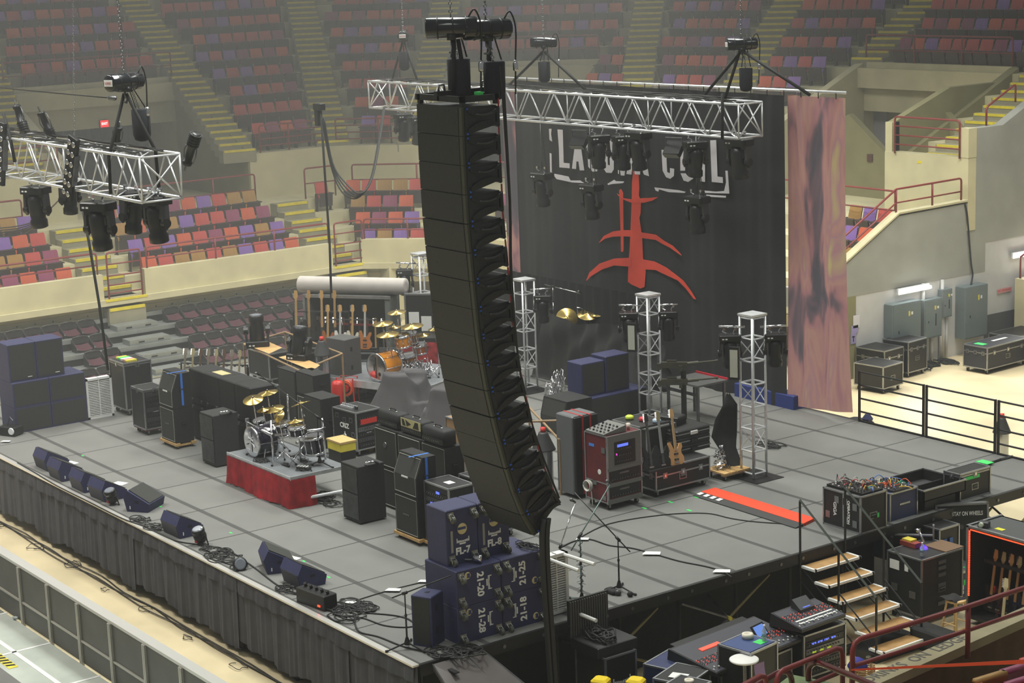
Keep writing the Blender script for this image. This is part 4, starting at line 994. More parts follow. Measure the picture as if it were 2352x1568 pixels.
def cymbal(label,c,r,base_z,tilt=(.1,0),off=(0,0),grp='cymbals',rack=False):
    t=T('cymbal_on_stand',label,'cymbal',(c[0],c[1],base_z),0,grp); h=c[2]-base_z
    m=MB(); m.lathe((0,0,0),[(r,-.015),(r*.97,-.008),(r*.3,.012),(r*.2,.03),(r*.05,.036)],BRZ,28); m.build('cymbal',t,True,loc=(0,0,h),rot=(tilt[0],tilt[1],0))
    m=MB(); m.cyl((0,0,h+.06),(0,0,h-.03),.008,CHR,n=6); m.cyl((0,0,h+.035),(0,0,h+.05),.018,BLK,n=8); m.build('wing_nut',t,True)
    m=MB(); ox,oy=off
    m.tube([(0,0,h-.03),(ox*.5,oy*.5,h*.75),(ox,oy,h*.55),(ox,oy,.12)],.012,CHR,7)
    if not rack: tripod(m,ox,oy,0,.26,.5,CHR,.25)
    m.build('stand',t,True); return t
def drum(label,c,r,depth,ax,shell,name='tom_drum',grp='drums',headm=None,cat='drum',legs=0,emblem=None):
    t=T(name,label,cat,c,0,grp); a=Vector(ax).normalized(); q=a.to_track_quat('Z','Y')
    headm=headm or M('drum_head_white',(222,222,218),.5)
    MB().lathe((0,0,0),[(r*.99,-depth/2),(r,-depth/2+.01),(r,depth/2-.01),(r*.99,depth/2)],shell,24,ax).build('shell',t,True)
    for s in (-1,1):
        MB().lathe(a*(s*depth/2),[(r*1.05,-.018),(r*1.055,.018),(r*.97,.02)] if s>0 else [(r*.97,-.02),(r*1.055,-.018),(r*1.05,.018)],CHR,24,ax).build('hoop',t,True)
    MB().lathe(a*(depth/2+.012),[(r*.97,0),(r*.97,.004)],headm,24,ax).build('batter_head',t)
    m=MB()
    for k in range(8):
        w=k*PI/4; p=q@Vector((r*1.02*math.cos(w),r*1.02*math.sin(w),0)); m.cyl(p-a*depth*.46,p+a*depth*.46,.006,CHR,n=5); m.cyl(p-a*.03,p+a*.03,.014,CHR,n=6)
    m.build('lugs',t)
    if emblem: emblem(t,a,depth)
    if legs:
        m=MB()
        for s in (-1,1): m.cyl((s*r*.8,-.05,-.08),(s*r*1.15,-.15,-r),.011,CHR,n=6)
        m.build('spurs',t)
    return t
def tangle(label,pts,n=5,r=.22,mt=None,th=.009,seed=1,z=1.41,name='cable_coil',cat='cables',kind='stuff',flat=.03):
    rr=random.Random(seed); m=MB()
    for (x,y) in pts:
        for k in range(n):
            cx,cy=x+rr.uniform(-r,r)*.6,y+rr.uniform(-r,r)*.4; P=[]; q=rr.uniform(.4,1)*r; a0=rr.uniform(0,6.28); N=rr.randint(9,16)
            for j in range(N): a=a0+j*.62; w=q*(1+.2*rr.uniform(-1,1)); P.append((cx+w*math.cos(a)+j*rr.uniform(-.01,.01),cy+w*.75*math.sin(a),z+rr.uniform(0,flat)))
            m.tube(P,th,mt or rr.choice([CABLE,BLKR,CABLE]),4,3)
    return tag(m.build(name,None,True),label,cat,None,kind)
def lead(label,pts,th=.011,mt=None,name='cable',k=5,z=1.412,cat='cable',grp=None):
    P=[G(x,y,zz[0] if zz else z) for x,y,*zz in pts]; return tag(MB().tube(P,th,mt or CABLE,5,k).build(name,None,True),label,cat,grp)
def draped(label,c,w,d,h,rz=0,seed=1,top=.6,mt=None,name='draped_cover',cat='covered equipment',lump=0):
    'a cloth thrown over gear: rounded box that flares to the floor with folds'
    rr=random.Random(seed); ph=[rr.uniform(0,6.28) for _ in range(5)]
    t=MB()
    def fn(u,v):
        a=u*2*PI; cs,sn=math.cos(a),math.sin(a); e=.62
        sx=math.copysign(abs(cs)**e,cs); sy=math.copysign(abs(sn)**e,sn)
        fl=1 if v>.7 else 1+(.7-v)*.45
        rad=(1 if v<.9 else 1-(v-.9)*9.9)
        fold=1+.05*(1-v)*math.sin(a*7+ph[0])+.03*(1-v)*math.sin(a*13+ph[1]+v*3)
        zz=h*min(1,v/.88)-lump*max(0,math.sin(a*2+ph[2]))*h*.25*(v>.5)+.02*math.sin(a*3+ph[3])
        k=(top+(1-top)*(1-min(1,v/.9)))*fl*fold*max(rad,.01)
        return (sx*w/2*k,sy*d/2*k,max(0,zz))
    t.grid(fn,64,20,mt or DRAPE); o=t.build(name,None,True,loc=c,rot=(0,0,rz)); return tag(o,label,cat)
S=1.4
# ---- monitors along the front edge
for (px,py),rz,l in (((92,1078),0,'navy monitor wedge at the far left end of the front edge'),((124,1101),0,'navy monitor wedge, second from the far left along the front edge'),((175,1127),0,'navy monitor wedge, third from the left, close beside the second'),((220,1148),.05,'navy monitor wedge just left of the first round footlight'),((305,1172),-.95,'navy monitor wedge turned sideways with its dark grille showing'),((390,1231),.03,'single navy monitor wedge in the middle of the front edge'),((607,1312),-.35,'navy monitor wedge partly behind another, near the power box'),((668,1346),-.02,'nearest navy monitor wedge, beside the power box')):
    p=G(px,py); wedge(l,p.x-.02,p.y+.25,rz,'monitor wedges on the front edge')
def footlight(label,px,py,rz,lay=0):
    p=G(px,py); t=T('footlight',label,'footlight',(p.x,p.y,S),rz,'round footlights on the stage edge',rot=(.35 if not lay else 1.2,0,rz))
    MB().lathe((0,0,.04),[(.05,0),(.10,.03),(.115,.1),(.115,.16),(.09,.17),(.115,.2),(.12,.26),(.10,.28)],BODY,16).build('housing',t,True)
    MB().lathe((0,0,.32),[(.095,0),(.08,.01)],GLS,16).build('lens',t)
    MB().tube([(-.14,0,0),(-.15,0,.15),(-.13,0,.2)],.012,BLK,5).tube([(.14,0,0),(.15,0,.15),(.13,0,.2)],.012,BLK,5).tube([(-.14,0,0),(.14,0,0)],.012,BLK,5).build('bracket',t)
    MB().box(-.03,.03,-.125,-.115,.1,.14,M('red_badge',(190,40,40),.4)).build('badge',t)
footlight('round black footlight between the left group of wedges and the sideways wedge',264,1157,.2)
footlight('round black footlight right of the single wedge',466,1248,.3)
footlight('round black footlight lying on its side left of the last two wedges',548,1298,1.2,1)
p=G(728,1388); t=T('power_box','low black power box with a red light on the front edge','power box',(p.x,p.y,S),.12)
MB().bbox(-.36,.36,-.13,.13,0,.24,BLK,.01).build('housing',t); MB().box(.2,.26,-.14,-.13,.05,.08,M('red_pilot_light',(255,60,30),.3,emit=3)).build('pilot_light',t)
m=MB()
for k in range(5): m.cyl((-.28+.14*k,.02,.24),(-.26+.14*k,-.02,.3),.025,BLKR,n=8)
m.build('plugs',t)
tangle('coils of black cable around the footlights and wedges on the front edge',[tuple(G(*q).xy) for q in ((325,1195),(360,1212),(480,1262),(515,1272),(530,1285),(495,1280),(660,1355))],4,.22,seed=4)
tangle('tangled black cables beside the power box',[tuple(G(*q).xy) for q in ((775,1398),(815,1392),(840,1402),(790,1412))],5,.25,seed=9,th=.01)
tangle('black cables piled at the front corner below the blue boxes',[tuple(G(*q).xy) for q in ((1040,1500),(1075,1490),(1010,1505))],4,.25,seed=12,th=.012)
lead('long black cable from the power box toward the blue boxes, upper one',[(760,1390),(830,1405),(900,1412),(935,1420),(955,1433)],.014)
lead('long black cable from the power box along the front edge to the corner',[(750,1395),(790,1420),(812,1425),(825,1450),(870,1462),(930,1485),(1000,1500),(1040,1510)],.014)
lead('black cable looping between the power box and the corner speaker',[(770,1412),(830,1418),(880,1435),(925,1440),(955,1437)],.012)
lead('thin cable with white tape from the front edge to the blue boxes',[(795,1386),(850,1368),(905,1352),(975,1335)],.009)
lead('black cable run along the row of wedges on the front edge',[(40,1062),(80,1085),(130,1115),(200,1150),(280,1190),(330,1208),(400,1240),(455,1250),(520,1262),(580,1300),(640,1345),(690,1365),(720,1378)],.013)
for px,py,s,l in ((13,1013,.1,'left of the wedges'),(805,1383,.09,'nearest the power box'),(903,1354,.12,'in the middle of the thin cable'),(975,1334,.1,'beside the blue boxes'),(1338,1237,.11,'near the microphone stands'),(1497,1270,.15,'in the middle of the right-hand deck'),(1658,1311,.14,'at the right stage edge')):
    p=G(px,py,1.428); tag(MB().hexa([(-s,-s*.6,0),(s,-s*.4,0),(s*.9,s*.6,0),(-s*.8,s*.5,0),(-s,-s*.6,.004),(s,-s*.4,.004),(s*.9,s*.6,.004),(-s*.8,s*.5,.004)],TEX).build('tape_strip',None,False,p,(0,0,.7)),'white tape on the cable '+l,'tape',None)
lead('double black cable crossing the right-hand deck to the stage edge',[(1285,1258),(1320,1242),(1355,1238),(1400,1252),(1450,1258),(1497,1270),(1560,1288),(1620,1300),(1658,1311),(1680,1325)],.014)
lead('thin black cable curving across the right deck to the orange ramp',[(1330,1235),(1400,1202),(1520,1182),(1620,1178),(1680,1190),(1740,1198),(1850,1205)],.01)
rr=random.Random(3); m=MB()
for q in ((345,1128),(355,1140),(350,1155),(369,1163),(424,1200),(530,1223),(755,1325),(698,1288),(190,1046)):
    p=G(*q,1.405); m.box(p.x-.04,p.x+.04,p.y-.02,p.y+.02,1.401,1.404,GRN)
tag(m.build('spike_marks'),'small green spike marks on the deck behind the wedges','tape',None,'stuff')
# papers on the deck
for px,py,rz,l in ((275,1110,.4,'beside the leftmost footlight'),(669,1282,.3,'behind the nearest wedge'),(163,1063,.2,'behind the third wedge')):
    tag(MB().box(-.14,.14,-.1,.1,0,.004,TEX).build('paper_sheet',None,False,G(px,py,1.402),(0,0,rz)),'white sheet of paper on the deck '+l,'paper')
# ---- left side fill
def YB(y0,y1): return (y0+y1)/2,y1-y0
SFg='navy side-fill boxes at the far left of the stage'
for k,(y0,y1,z,h,l) in enumerate([(.94,1.775,1.4,.555,'bottom left box'),(1.78,2.61,1.4,.555,'bottom right box'),(.94,1.775,1.955,.555,'middle-row left box'),(1.78,2.61,1.955,.555,'middle-row right box'),(.94,1.565,2.51,.83,'tall top left box'),(1.57,2.2,2.51,.83,'tall top right box')]):
    c,w=YB(y0,y1); navybox('navy speaker with dark grille, %s of the far left stack'%l,-17.65,c,z,w,.8 if k<4 else .6,h,PI/2,SFg,logo=(k>3))
navybox('sliver of a navy speaker cut by the left edge of the photo',-17.5,-.05,1.4,.6,.6,.75,PI/2,None)
t=T('follow_light','small black box light with a round white lens beside the far left stack','light fixture',tuple(G(28,998)),.5); MB().bbox(-.25,.2,-.15,.15,.02,.2,BLK).build('housing',t); MB().lathe((.12,-.16,.12),[(.08,0),(.07,.02)],M('frosted_lens',(230,232,235),.2),14,(0,-1,0)).build('lens',t); MB().tube([(-.1,0,.2),(-.02,0,.4),(.05,0,.32)],.012,STEEL,5).build('handle',t)
# louvred panel
def louvre(label,x,y0,y1,z0,z1,tn):
    t=T('louvred_panel',label,'louvred panel',(x,(y0+y1)/2,z0),PI/2); w=y1-y0; h=z1-z0; m=MB(); m.box(-w/2,-w/2+.05,-.02,.12,0,h,WHT); m.box(w/2-.05,w/2,-.02,.12,0,h,WHT); m.box(-w/2,w/2,-.02,.12,h-.05,h,WHT); m.box(-w/2,w/2,-.02,.12,0,.05,WHT); m.box(-.01,.01,-.015,.1,0,h,WHT); m.build('frame',t)
    s=MB(); n=int(h/.042)
    for k in range(n): zz=.06+k*(h-.12)/n; s.hexa([(-w/2+.04,-.01,zz),(w/2-.04,-.01,zz),(w/2-.04,.05,zz+.02),(-w/2+.04,.05,zz+.02),(-w/2+.04,-.01,zz+.012),(w/2-.04,-.01,zz+.012),(w/2-.04,.05,zz+.03),(-w/2+.04,.05,zz+.03)],WHT)
    s.build('slats',t); MB().box(-w/2+.05,w/2-.05,.11,.12,.05,h-.05,BLK).build('back_sheet',t); return t
louvre('white louvred panel standing right of the far left navy stack',-17.3,2.63,3.25,1.4,2.32,0)
t=louvre('silver louvred panel standing beside the numbered blue boxes',-.3,2.52,2.95,1.42,2.36,0)
m=MB(); m.cyl((-.15,.1,.9),(-.15,-.75,.9),.03,WHT); m.cyl((.15,.1,.9),(.15,-.75,.93),.03,WHT); m.cyl((.15,.1,.05),(.15,-.75,.05),.03,WHT); m.build('tubes',t)
# ---- cases left
c=case('tall black flight case with taped labels on top behind the white louvred panel',-17.35,3.75,S,.75,.65,1.2,0,lid=.95,lat=1)
m=MB(); 
for k in range(5): m.box(-.3+.12*k,-.2+.12*k,-.2,.05,1.2,1.24,[YEL,GRN,TEX,M('tag_pink',(220,150,150),.6),YEL][k])
m.build('label_strip',c)
c=case('black rack case on casters left of the leaning blue-taped cabinets',-15.3,3.2,S,.6,.5,1.0,0,rack='x',lid=.96,lat=1); MB().box(-.3,.3,-.25,.25,.1,.14,M('red_dolly_board',(120,60,52),.6)).build('dolly_board',c)
case('grey-topped flight case behind the guitar rack at the left',-16.6,4.6,S,.9,.7,.55,0,lid=.5)
def taped(t,w,d,h,col):
    MB().box(w*.18,w*.24,-d/2-.004,d/2+.0,h,h+.003,col).box(w/2+.01,w/2+.013,-.02,.03,.05,h,col).build('tape',t)['label']='blue tape strap'
BT=M('blue_tape',(60,120,215),.5)
def halfstack(x,y,w,d,h,lu,ll,tp=True,z0=.12,grp=None):
    t=T('furniture_dolly','wooden dolly under '+ll,'dolly',(x,y,S)); MB().box(-w/2-.04,w/2+.04,-d/2-.03,-d/2+.08,.07,z0,WOOD).box(-w/2-.04,w/2+.04,d/2-.08,d/2+.03,.07,z0,WOOD).box(-w/2,-w/2+.1,-d/2,d/2,.05,.09,WOOD).box(w/2-.1,w/2,-d/2,d/2,.05,.09,WOOD).build('frame',t)
    for sx in (-1,1):
        for sy in (-1,1): m=MB(); caster(m,sx*(w/2-.05),sy*(d/2-.05),0,.028); m.build('caster',t)
    a=cab(ll,x,y,S+z0,w,d,h,logo='',grp=grp); b=cab(lu,x,y,S+z0+h+.01,w,d,h,slant=.14,grp=grp)
    MB().box(-.1,.1,-d/2-.014,-d/2-.006,h*.45,h*.49,TEX).build('badge',b); MB().box(-.1,.1,-d/2-.014,-d/2-.006,h*.5,h*.54,STEEL).build('badge',a)
    taped(b,w,d,h,BT); return a,b
halfstack(-13.85,3.13,.66,.42,.725,'slanted black guitar cabinet with blue tape, upper one of the left pair','straight black guitar cabinet, lower one of the left blue-taped pair')
for i in range(4):
    for j in range(2):
        x=-13.85+.68*i; t=T('speaker_crate','black cloth-covered crate, %s of the long block left of the drums'%(['leftmost','second','third','rightmost'][i]+(' on top' if j else ' at the bottom')),'speaker crate',(x,3.9,S+.03+j*.75),0,'black crates left of the drum riser')
        MB().bbox(-.335,.335,-.26,.3,0,.74,BLKP,.02).build('body',t); MB().box(-.33,.33,-.275,-.255,.62*(1-j)+.02,.62*(1-j)+.12,BLK).build('lid_band',t)
        for q in (-.2,.2): m=MB(); m.cyl((q,-.29,.08 if j else .68),(q,-.27,.08 if j else .68),.04,STEEL,n=10); m.build('caster',t)
        if j and i==1: MB().box(-.25,.2,-.1,.12,.74,.745,M('torn_cream_patch',(190,178,130),.8)).build('worn_patch',t)
def slatcab(label,x,y,grp='grey bass cabinets with slatted grilles'):
    t=T('bass_cabinet',label,'bass cabinet',(x,y,S),0,grp); w,d,h=.58,.55,1.06
    MB().bbox(-w/2,w/2,-d/2,d/2,.03,h,M('bass_cabinet_carpet',(48,48,48),.85,var=.15,scale=30),.01).build('cabinet',t)
    for z0 in (.08,.56):
        m=MB(); m.box(-w/2+.02,w/2-.02,-d/2-.006,-d/2,z0,z0+.46,BLK)
        for k in range(22): m.box(-w/2+.025,w/2-.025,-d/2-.016,-d/2-.006,z0+.008+k*.0205,z0+.019+k*.0205,STEEL)
        m.build('slatted_grille',t)
    MB().tube([(w/2-.03,-.1,h),(w/2,-.1,h+.05),(w/2+.02,.05,h+.05),(w/2,.15,h)],.022,CHR,6).build('grab_handle',t,True)
    for sx in (-1,1):
        for sy in (-1,1): MB().cyl((sx*.24,sy*.22,0),(sx*.24,sy*.22,.03),.02,BLKR).build('foot',t)
    return t
slatcab('grey bass cabinet with two slatted grilles left of the red drum riser',-11.9,3.12)
slatcab('grey bass cabinet with two slatted grilles right of the red drum riser',-6.6,3.22)
# ---- drum riser
VEL=M('red_velvet',(156,26,34),.8,var=.3,scale=6,bump=.5); RX0,RX1,RY0,RY1,RZ=-10.47,-8.03,2.54,3.74,2.0
t=T('drum_riser','low drum riser with a grey top and crushed red velvet skirt','drum riser',((RX0+RX1)/2,RY0,S)); w=RX1-RX0
MB().box(-w/2,w/2,0,RY1-RY0,.55,.6,M('riser_top_grey',(112,116,120),.6,var=.1)).build('platform',t); MB().box(-w/2-.015,w/2+.015,-.015,0,.54,.61,ALU).box(w/2,w/2+.015,0,RY1-RY0,.54,.61,ALU).build('edge_trim',t)
for sx in (-1,1):
    for y in (.06,1.14): MB().cyl((sx*(w/2-.06),y,0),(sx*(w/2-.06),y,.55),.028,ALU).build('leg',t)
MB().cyl((w/2-.06,.06,.14),(w/2+.25,1.14,.2),.03,ALU).build('brace',t)
def vf(u,v):
    s=u*(w+.5); a=.010*(1-v)+.004
    wv=a*math.sin(s*13+v*2)+a*.7*math.sin(s*31+v*3)+.03*(1-v)*math.sin(s*3.3)
    if s<w: return (-w/2+s,-.03+wv-.05*(1-v),.55*v+.02*math.sin(s*4)*(1-v)+.005)
    return (w/2+.03-wv+.03*(1-v),(s-w),.55*v+.005)
MB().grid(vf,150,8,VEL).build('velvet_skirt',t,True)
# ---- near drum kit (purple-black, silver emblem)
PB=M('drum_shell_dark_purple',(30,24,44),.2,coat=.6); DH=M('drum_head_black',(26,24,40),.35)
EM=M('silver_emblem_print',(205,205,210),.5)
def emb(t,a,depth):
    m=MB(); y=-depth/2-.034
    m.box(-.018,.018,y-.003,y,-.2,.2,EM)
    for zz,rr_ in ((.02,.10),(-.09,.16)):
        P=[(rr_*math.sin(q*.35),y,zz+rr_*.5*(math.cos(q*.35))) for q in range(-4,5)]; m.tube(P,.014,EM,4)
    m.tube([(-.08,y,.09),(0,y,.065),(.08,y,.1)],.01,EM,4); m.build('emblem',t)
c=GY(603,1034,2.95); c=Vector((c.x,c.y,RZ+.30)); t=drum('dark purple bass drum with a silver tree-like emblem on the near riser',tuple(c),.285,.42,(0,-1,0),PB,'bass_drum','near drum kit',DH,'bass drum',1,emb)
for k,(px,py,Y,r,d_,ax,l) in enumerate([(598,975,3.15,.12,.2,(0,-.25,1),'small dark tom, leftmost above the bass drum'),(625,985,3.2,.14,.22,(0,-.25,1),'dark tom above the middle of the bass drum'),(652,985,3.2,.15,.22,(0,-.2,1),'dark tom above the right side of the bass drum'),(683,990,3.0,.16,.16,(0,-.1,1),'dark shallow drum right of the bass drum'),(722,1020,3.35,.19,.3,(0,-.15,1),'dark floor tom at the right end of the near kit')]):
    drum(l,tuple(GY(px,py,Y)),r,d_,ax,PB,'tom_drum','near drum kit')
for px,py,Y,r,tl,l in ((581,917,2.95,.2,(.25,.2),'left crash cymbal of the near drum kit'),(614,901,3.35,.21,(.15,-.05),'highest cymbal of the near drum kit'),(604,940,3.1,.13,(.2,0),'small splash cymbal left of the big ride on the near kit'),(627,938,3.3,.22,(.2,0),'wide ride cymbal in the middle of the near kit'),(640,955,2.9,.13,(.9,.2),'small tilted china cymbal facing out on the near kit'),(678,966,3.1,.17,(.1,-.1),'right-hand hi-hat cymbal of the near kit'),(690,926,3.5,.2,(.1,-.35),'thin dull cymbal at the upper right of the near kit')):
    p=GY(px,py,Y); cymbal(l,tuple(p),r,RZ,tl,(.05,.03),'cymbals of the near drum kit')
t=T('drum_rack','chrome tube rack around the near drum kit','drum rack',(-9.2,2.8,RZ))
q=lambda x,y,Y:GY(x,y,Y)-Vector((-9.2,2.8,RZ))
for pts in ([(566,968,2.85),(625,1000,2.85)],[(625,1000,2.85),(745,985,3.4)]): MB().cyl(q(*pts[0]),q(*pts[1]),.028,CHR,n=10).build('cross_tube',t,True)
for a,b in (((566,960,2.85),(570,1000,2.85)),((622,965,2.85),(628,1062,2.75)),((740,960,3.4),(748,1055,3.4)),((660,905,3.6),(664,985,3.6))): MB().cyl(q(*a),q(*b),.02,CHR,n=8).build('upright',t,True)
m=MB()
for a in ((626,1000,2.8),(568,965,2.8),(655,990,2.8),(700,990,3.0),(744,985,3.4),(600,985,2.85)): p=q(*a); m.box(p.x-.03,p.x+.03,p.y-.03,p.y+.03,p.z-.035,p.z+.035,CHR)
m.build('clamps',t)
t=T('drum_pedal','chrome kick pedal and hi-hat pedal cluster on the near riser','pedal',tuple(G(680,1045,RZ))); 
MB().box(-.05,.05,-.14,.14,.02,.035,CHR).cyl((0,.12,.03),(0,.16,.25),.012,CHR).box(-.1,.1,.14,.17,.0,.24,STEEL).build('foot_board',t); MB().lathe((0,.05,.24),[(.03,-.03),(.03,.03)],WHT,10,(0,1,0)).cyl((0,.1,.2),(0,.05,.24),.008,CHR).build('beater',t)
tangle('chrome clutter and coiled leads on the near drum riser',[tuple(G(*q,RZ).xy) for q in ((660,1068),(700,1060),(745,1048),(600,1060),(690,1078))],4,.13,seed=22,z=RZ+.01,th=.008)
t=T('power_strip','small white-and-black multi-way power strip on the near drum riser','power strip',tuple(G(698,1078,RZ)),.5); MB().bbox(-.14,.14,-.05,.05,0,.06,BLK).build('housing',t)
m=MB(); [m.box(-.12+.06*k,-.09+.06*k,-.052,.04,.06,.07,TEX) for k in range(4)]; m.build('sockets',t)
tangle('black cables on the deck right of the red riser',[tuple(G(*q).xy) for q in ((745,1150),(765,1158),(752,1140))],4,.2,seed=31)
p=G(735,1070,RZ); micstand('black boom microphone stand leaning over the near drum kit',p.x,p.y,RZ,.95,tuple(GY(598,862,2.9)-Vector((p.x,p.y,RZ))),grp=None)
# ---- back of the stage left: guitars in racks
def rack(label,px,py,n,dx,dy,bodies,necks,z=S,rz=.9,lean=-.25,H=.75,hidden=0,desc='',basses=(),gap=.14,heads=None,base=None):
    p=Vector(base) if base else G(px,py,z); L=gap*n+.1; t=T('guitar_stand',label,'guitar stand',(p.x,p.y,z),rz)
    m=MB(); m.box(-L/2,L/2,-.14,-.1,.08,.12,BLK); m.box(-L/2,L/2,.10,.14,.08,.12,BLK); m.box(-L/2,L/2,.2,.23,H-.03,H,GL2)
    for s in (-1,1): m.box(s*L/2-.02,s*L/2+.02,-.16,.16,0,.1,BLK); m.cyl((s*L/2,.12,.05),(s*L/2,.22,H),.02,BLK)
    for k in range(n+1): m.cyl((-L/2+.05+gap*k,.12,H-.02),(-L/2+.05+gap*k,.02,H),.012,BLKR,n=5)
    m.build('frame',t)
    c,s_=math.cos(rz),math.sin(rz)
    for k in range(n):
        x=-L/2+.12+gap*k; gp=Vector((p.x+c*x,p.y+s_*x,z+.12))
        guitar('%s guitar, %s %s'%(bodies[k][0],ORD[k] if k else 'first',desc),tuple(gp),rz,lean,bodies[k][1],necks[k%len(necks)],'guitars '+desc,k in basses,head=heads[k%len(heads)] if heads else None,roll=0)
WH=(215,212,205); BK=(26,26,28); MAP=(190,150,92); RW=(84,60,44)
rack('black open guitar stand behind the left flight cases',0,0,8,0,0,[('white',WH),('black',BK),('black',BK),('dark grey',(50,50,54)),('black',BK),('dark brown',(52,40,34)),('black',BK),('white',WH)],[(120,112,96),(150,140,104),RW],z=S,rz=.62,lean=-.28,desc='from the left in the open stand before the black seating',base=(-17.1,5.6,S),gap=.2,H=.8)
rack('black open guitar stand behind the wooden-topped frame',0,0,4,0,0,[('black',BK),('dark',(40,36,34)),('black',BK),('black',BK)],[MAP,(176,136,80)],z=2.2,rz=.75,lean=-.12,desc='from the left with a pale headstock above the upper-left moving light',base=(-17.2,8.6,2.2),gap=.32,basses=(0,1,2,3),H=.8)
rack('guitar stand with light-coloured guitars behind the wooden-topped frame',0,0,4,0,0,[('sunburst',(150,84,40)),('white',WH),('pale cream',(200,196,180)),('natural brown',(168,104,52))],[MAP,(190,190,186)],z=2.15,rz=.75,lean=-.2,desc='from the left in the light-coloured group behind the frame',base=(-16.0,8.7,2.15),gap=.3,H=.8)
case('black trunk under the dark basses at the back left',-17.2,8.6,S,1.5,.6,.8,.75,cast=True); case('black trunk under the light-coloured guitars at the back left',-15.95,9.35,S,1.4,.6,.75,.75,cast=True)
case('long silver-edged case with a black music stand on it, behind the black crates',-14.6,5.1,S,1.9,.75,.92,.0,lid=.9); 
t=T('music_stand','small black stand lying on the silver-edged case','stand',(-14.3,5.1,S+.93)); MB().box(-.02,.02,-.02,.02,0,.35,BLK).build('post',t); MB().box(-.3,.3,-.2,.2,0,.02,BLK).build('plate',t)
case('grey table-like case top with two white papers, left of the wooden frame',-17.9,7.6,S,1.0,.6,.75,0,name='case_table',lid=0)
# wooden topped lift frames with moving heads
FR=M('tan_painted_frame',(150,124,92),.5,var=.15,scale=6)
def frame(label,P4,zt,zb,name='tube_frame',wood=None):
    c=sum((Vector(p) for p in P4),Vector())/4; t=T(name,label,'frame',(c.x,c.y,zb)); L=[Vector(p)-Vector((c.x,c.y,zb)) for p in P4]
    for k in range(4): MB().cyl(L[k],L[(k+1)%4],.022,FR).build('top_bar',t)
    for k in range(4): MB().cyl(L[k],Vector((L[k].x,L[k].y,0)),.022,FR).build('leg',t)
    for k in (0,2): MB().cyl(Vector((L[k].x,L[k].y,.35)),Vector((L[(k+1)%4].x,L[(k+1)%4].y,.35)),.018,FR).build('low_bar',t)
    return t
zt=2.62; f1=[G(560,790,zt),G(690,852,zt),G(786,812,zt),G(655,762,zt)]
frame('tan tube frame with wooden boards carrying two moving lights, left of the far drum kit',f1,zt,S)
for i,(a,b,l) in enumerate((((563,788),(648,798),'left'),((642,818),(735,838),'right'))):
    A=G(*a,zt); B=G(*b,zt); u=(B-A); tag(MB().hexa([tuple(G(x,y,zt+.03)-G(a[0],a[1],zt)) for x,y in ((a[0]-2,a[1]+2),(a[0]+ (75 if i else 55),a[1]+(33 if i else 24)),(b[0],b[1]),(b[0]-60,b[1]-26))]+[tuple(G(x,y,zt+.05)-G(a[0],a[1],zt)) for x,y in ((a[0]-2,a[1]+2),(a[0]+(75 if i else 55),a[1]+(33 if i else 24)),(b[0],b[1]),(b[0]-60,b[1]-26))],WOOD).build('plywood_board',None,False,A),'plywood board under the %s upright moving light'%l,'board')
moving_head('upright black moving light at the left end of the tan frame',tuple(G(592,796,zt+.03)),1.1,.0,'upright moving lights on frames',True,1.0)
moving_head('upright black moving light at the right end of the tan frame',tuple(G(690,826,zt+.03)),.4,-.2,'upright moving lights on frames',True,1.0)
tag(MB().grid(lambda u,v:(0+.03*math.sin(v*4)+.1*u+.35*(1-v)*0.6,-.3*(1-v)*.3,-1.15+1.15*v),2,10,M('pale_green_strap',(190,194,138),.7)).build('ratchet_strap',None,True,G(687,850,zt-.02),(0,0,.5)),'pale green strap hanging from the front corner of the tan frame','strap')
# gas cylinder, marshall cabs, crates
def cylinder(label,px,py,z=S,h=1.15,r=.16):
    p=G(px,py,z); t=T('gas_cylinder',label,'gas cylinder',(p.x,p.y,z)); MB().lathe((0,0,0),[(r*.9,0),(r,.03),(r,h*.72),(r*.85,h*.8),(r*.3,h*.9),(r*.2,h*.92)],M('polished_cylinder',(178,182,188),.25,.9),20).build('tank',t,True)
    MB().lathe((0,0,h*.66),[(r*1.35,0),(r*1.3,.02),(r*.55,.3),(r*.5,.33)],M('black_cone_hood',(58,58,60),.5),20).build('hood',t,True)
    MB().cyl((0,0,h*.66+.33),(0,0,h*.66+.42),.05,M('red_valve_cap',(215,60,50),.5)).build('valve',t,True); return t
cylinder('polished gas cylinder with a dark conical hood and red cap, right of the tan frame',745,893,S+.3,1.2)
tag(MB().bbox(-.35,.35,-.3,.3,0,.3,BLK).build('cylinder_plinth',None,False,G(745,905,S)),'dark low plinth under the left gas cylinder','plinth')
cab('dark guitar cabinet with a white script logo behind the tan frame',-12.9,5.9,S+.02,.76,.4,.74,0,logo='Marshall',grp=None); cab('dark guitar cabinet stacked on the script-logo cabinet',-12.9,5.9,S+.77,.76,.4,.5,0,grp=None,pipe=None); cab('dark guitar cabinet left of the script-logo cabinet',-13.7,5.9,S+.02,.76,.4,1.2,0,grp=None,pipe=None)
cab('plain black cabinet between the tan frame legs',-11.7,5.4,S,.7,.45,1.05,0,pipe=None,grp=None)
tag(MB().bbox(-.45,.45,-.25,.25,0,.62,M('tan_cardboard',(176,148,108),.8,var=.1)).build('plywood_crate',None,False,(-10.95,6.0,S)),'plain tan plywood crate right of the near drum kit','crate')
t=T('toolbox','yellow box with a tan lid right of the near drum kit','box',(-10.15,4.9,S)); MB().bbox(-.26,.26,-.18,.18,.3,.46,YEL,.01).build('body',t); MB().box(-.27,.27,-.19,.19,.46,.5,M('tan_lid',(200,168,110),.7)).build('lid',t); MB().bbox(-.25,.25,-.17,.17,0,.3,BLK).build('lower_tray',t)
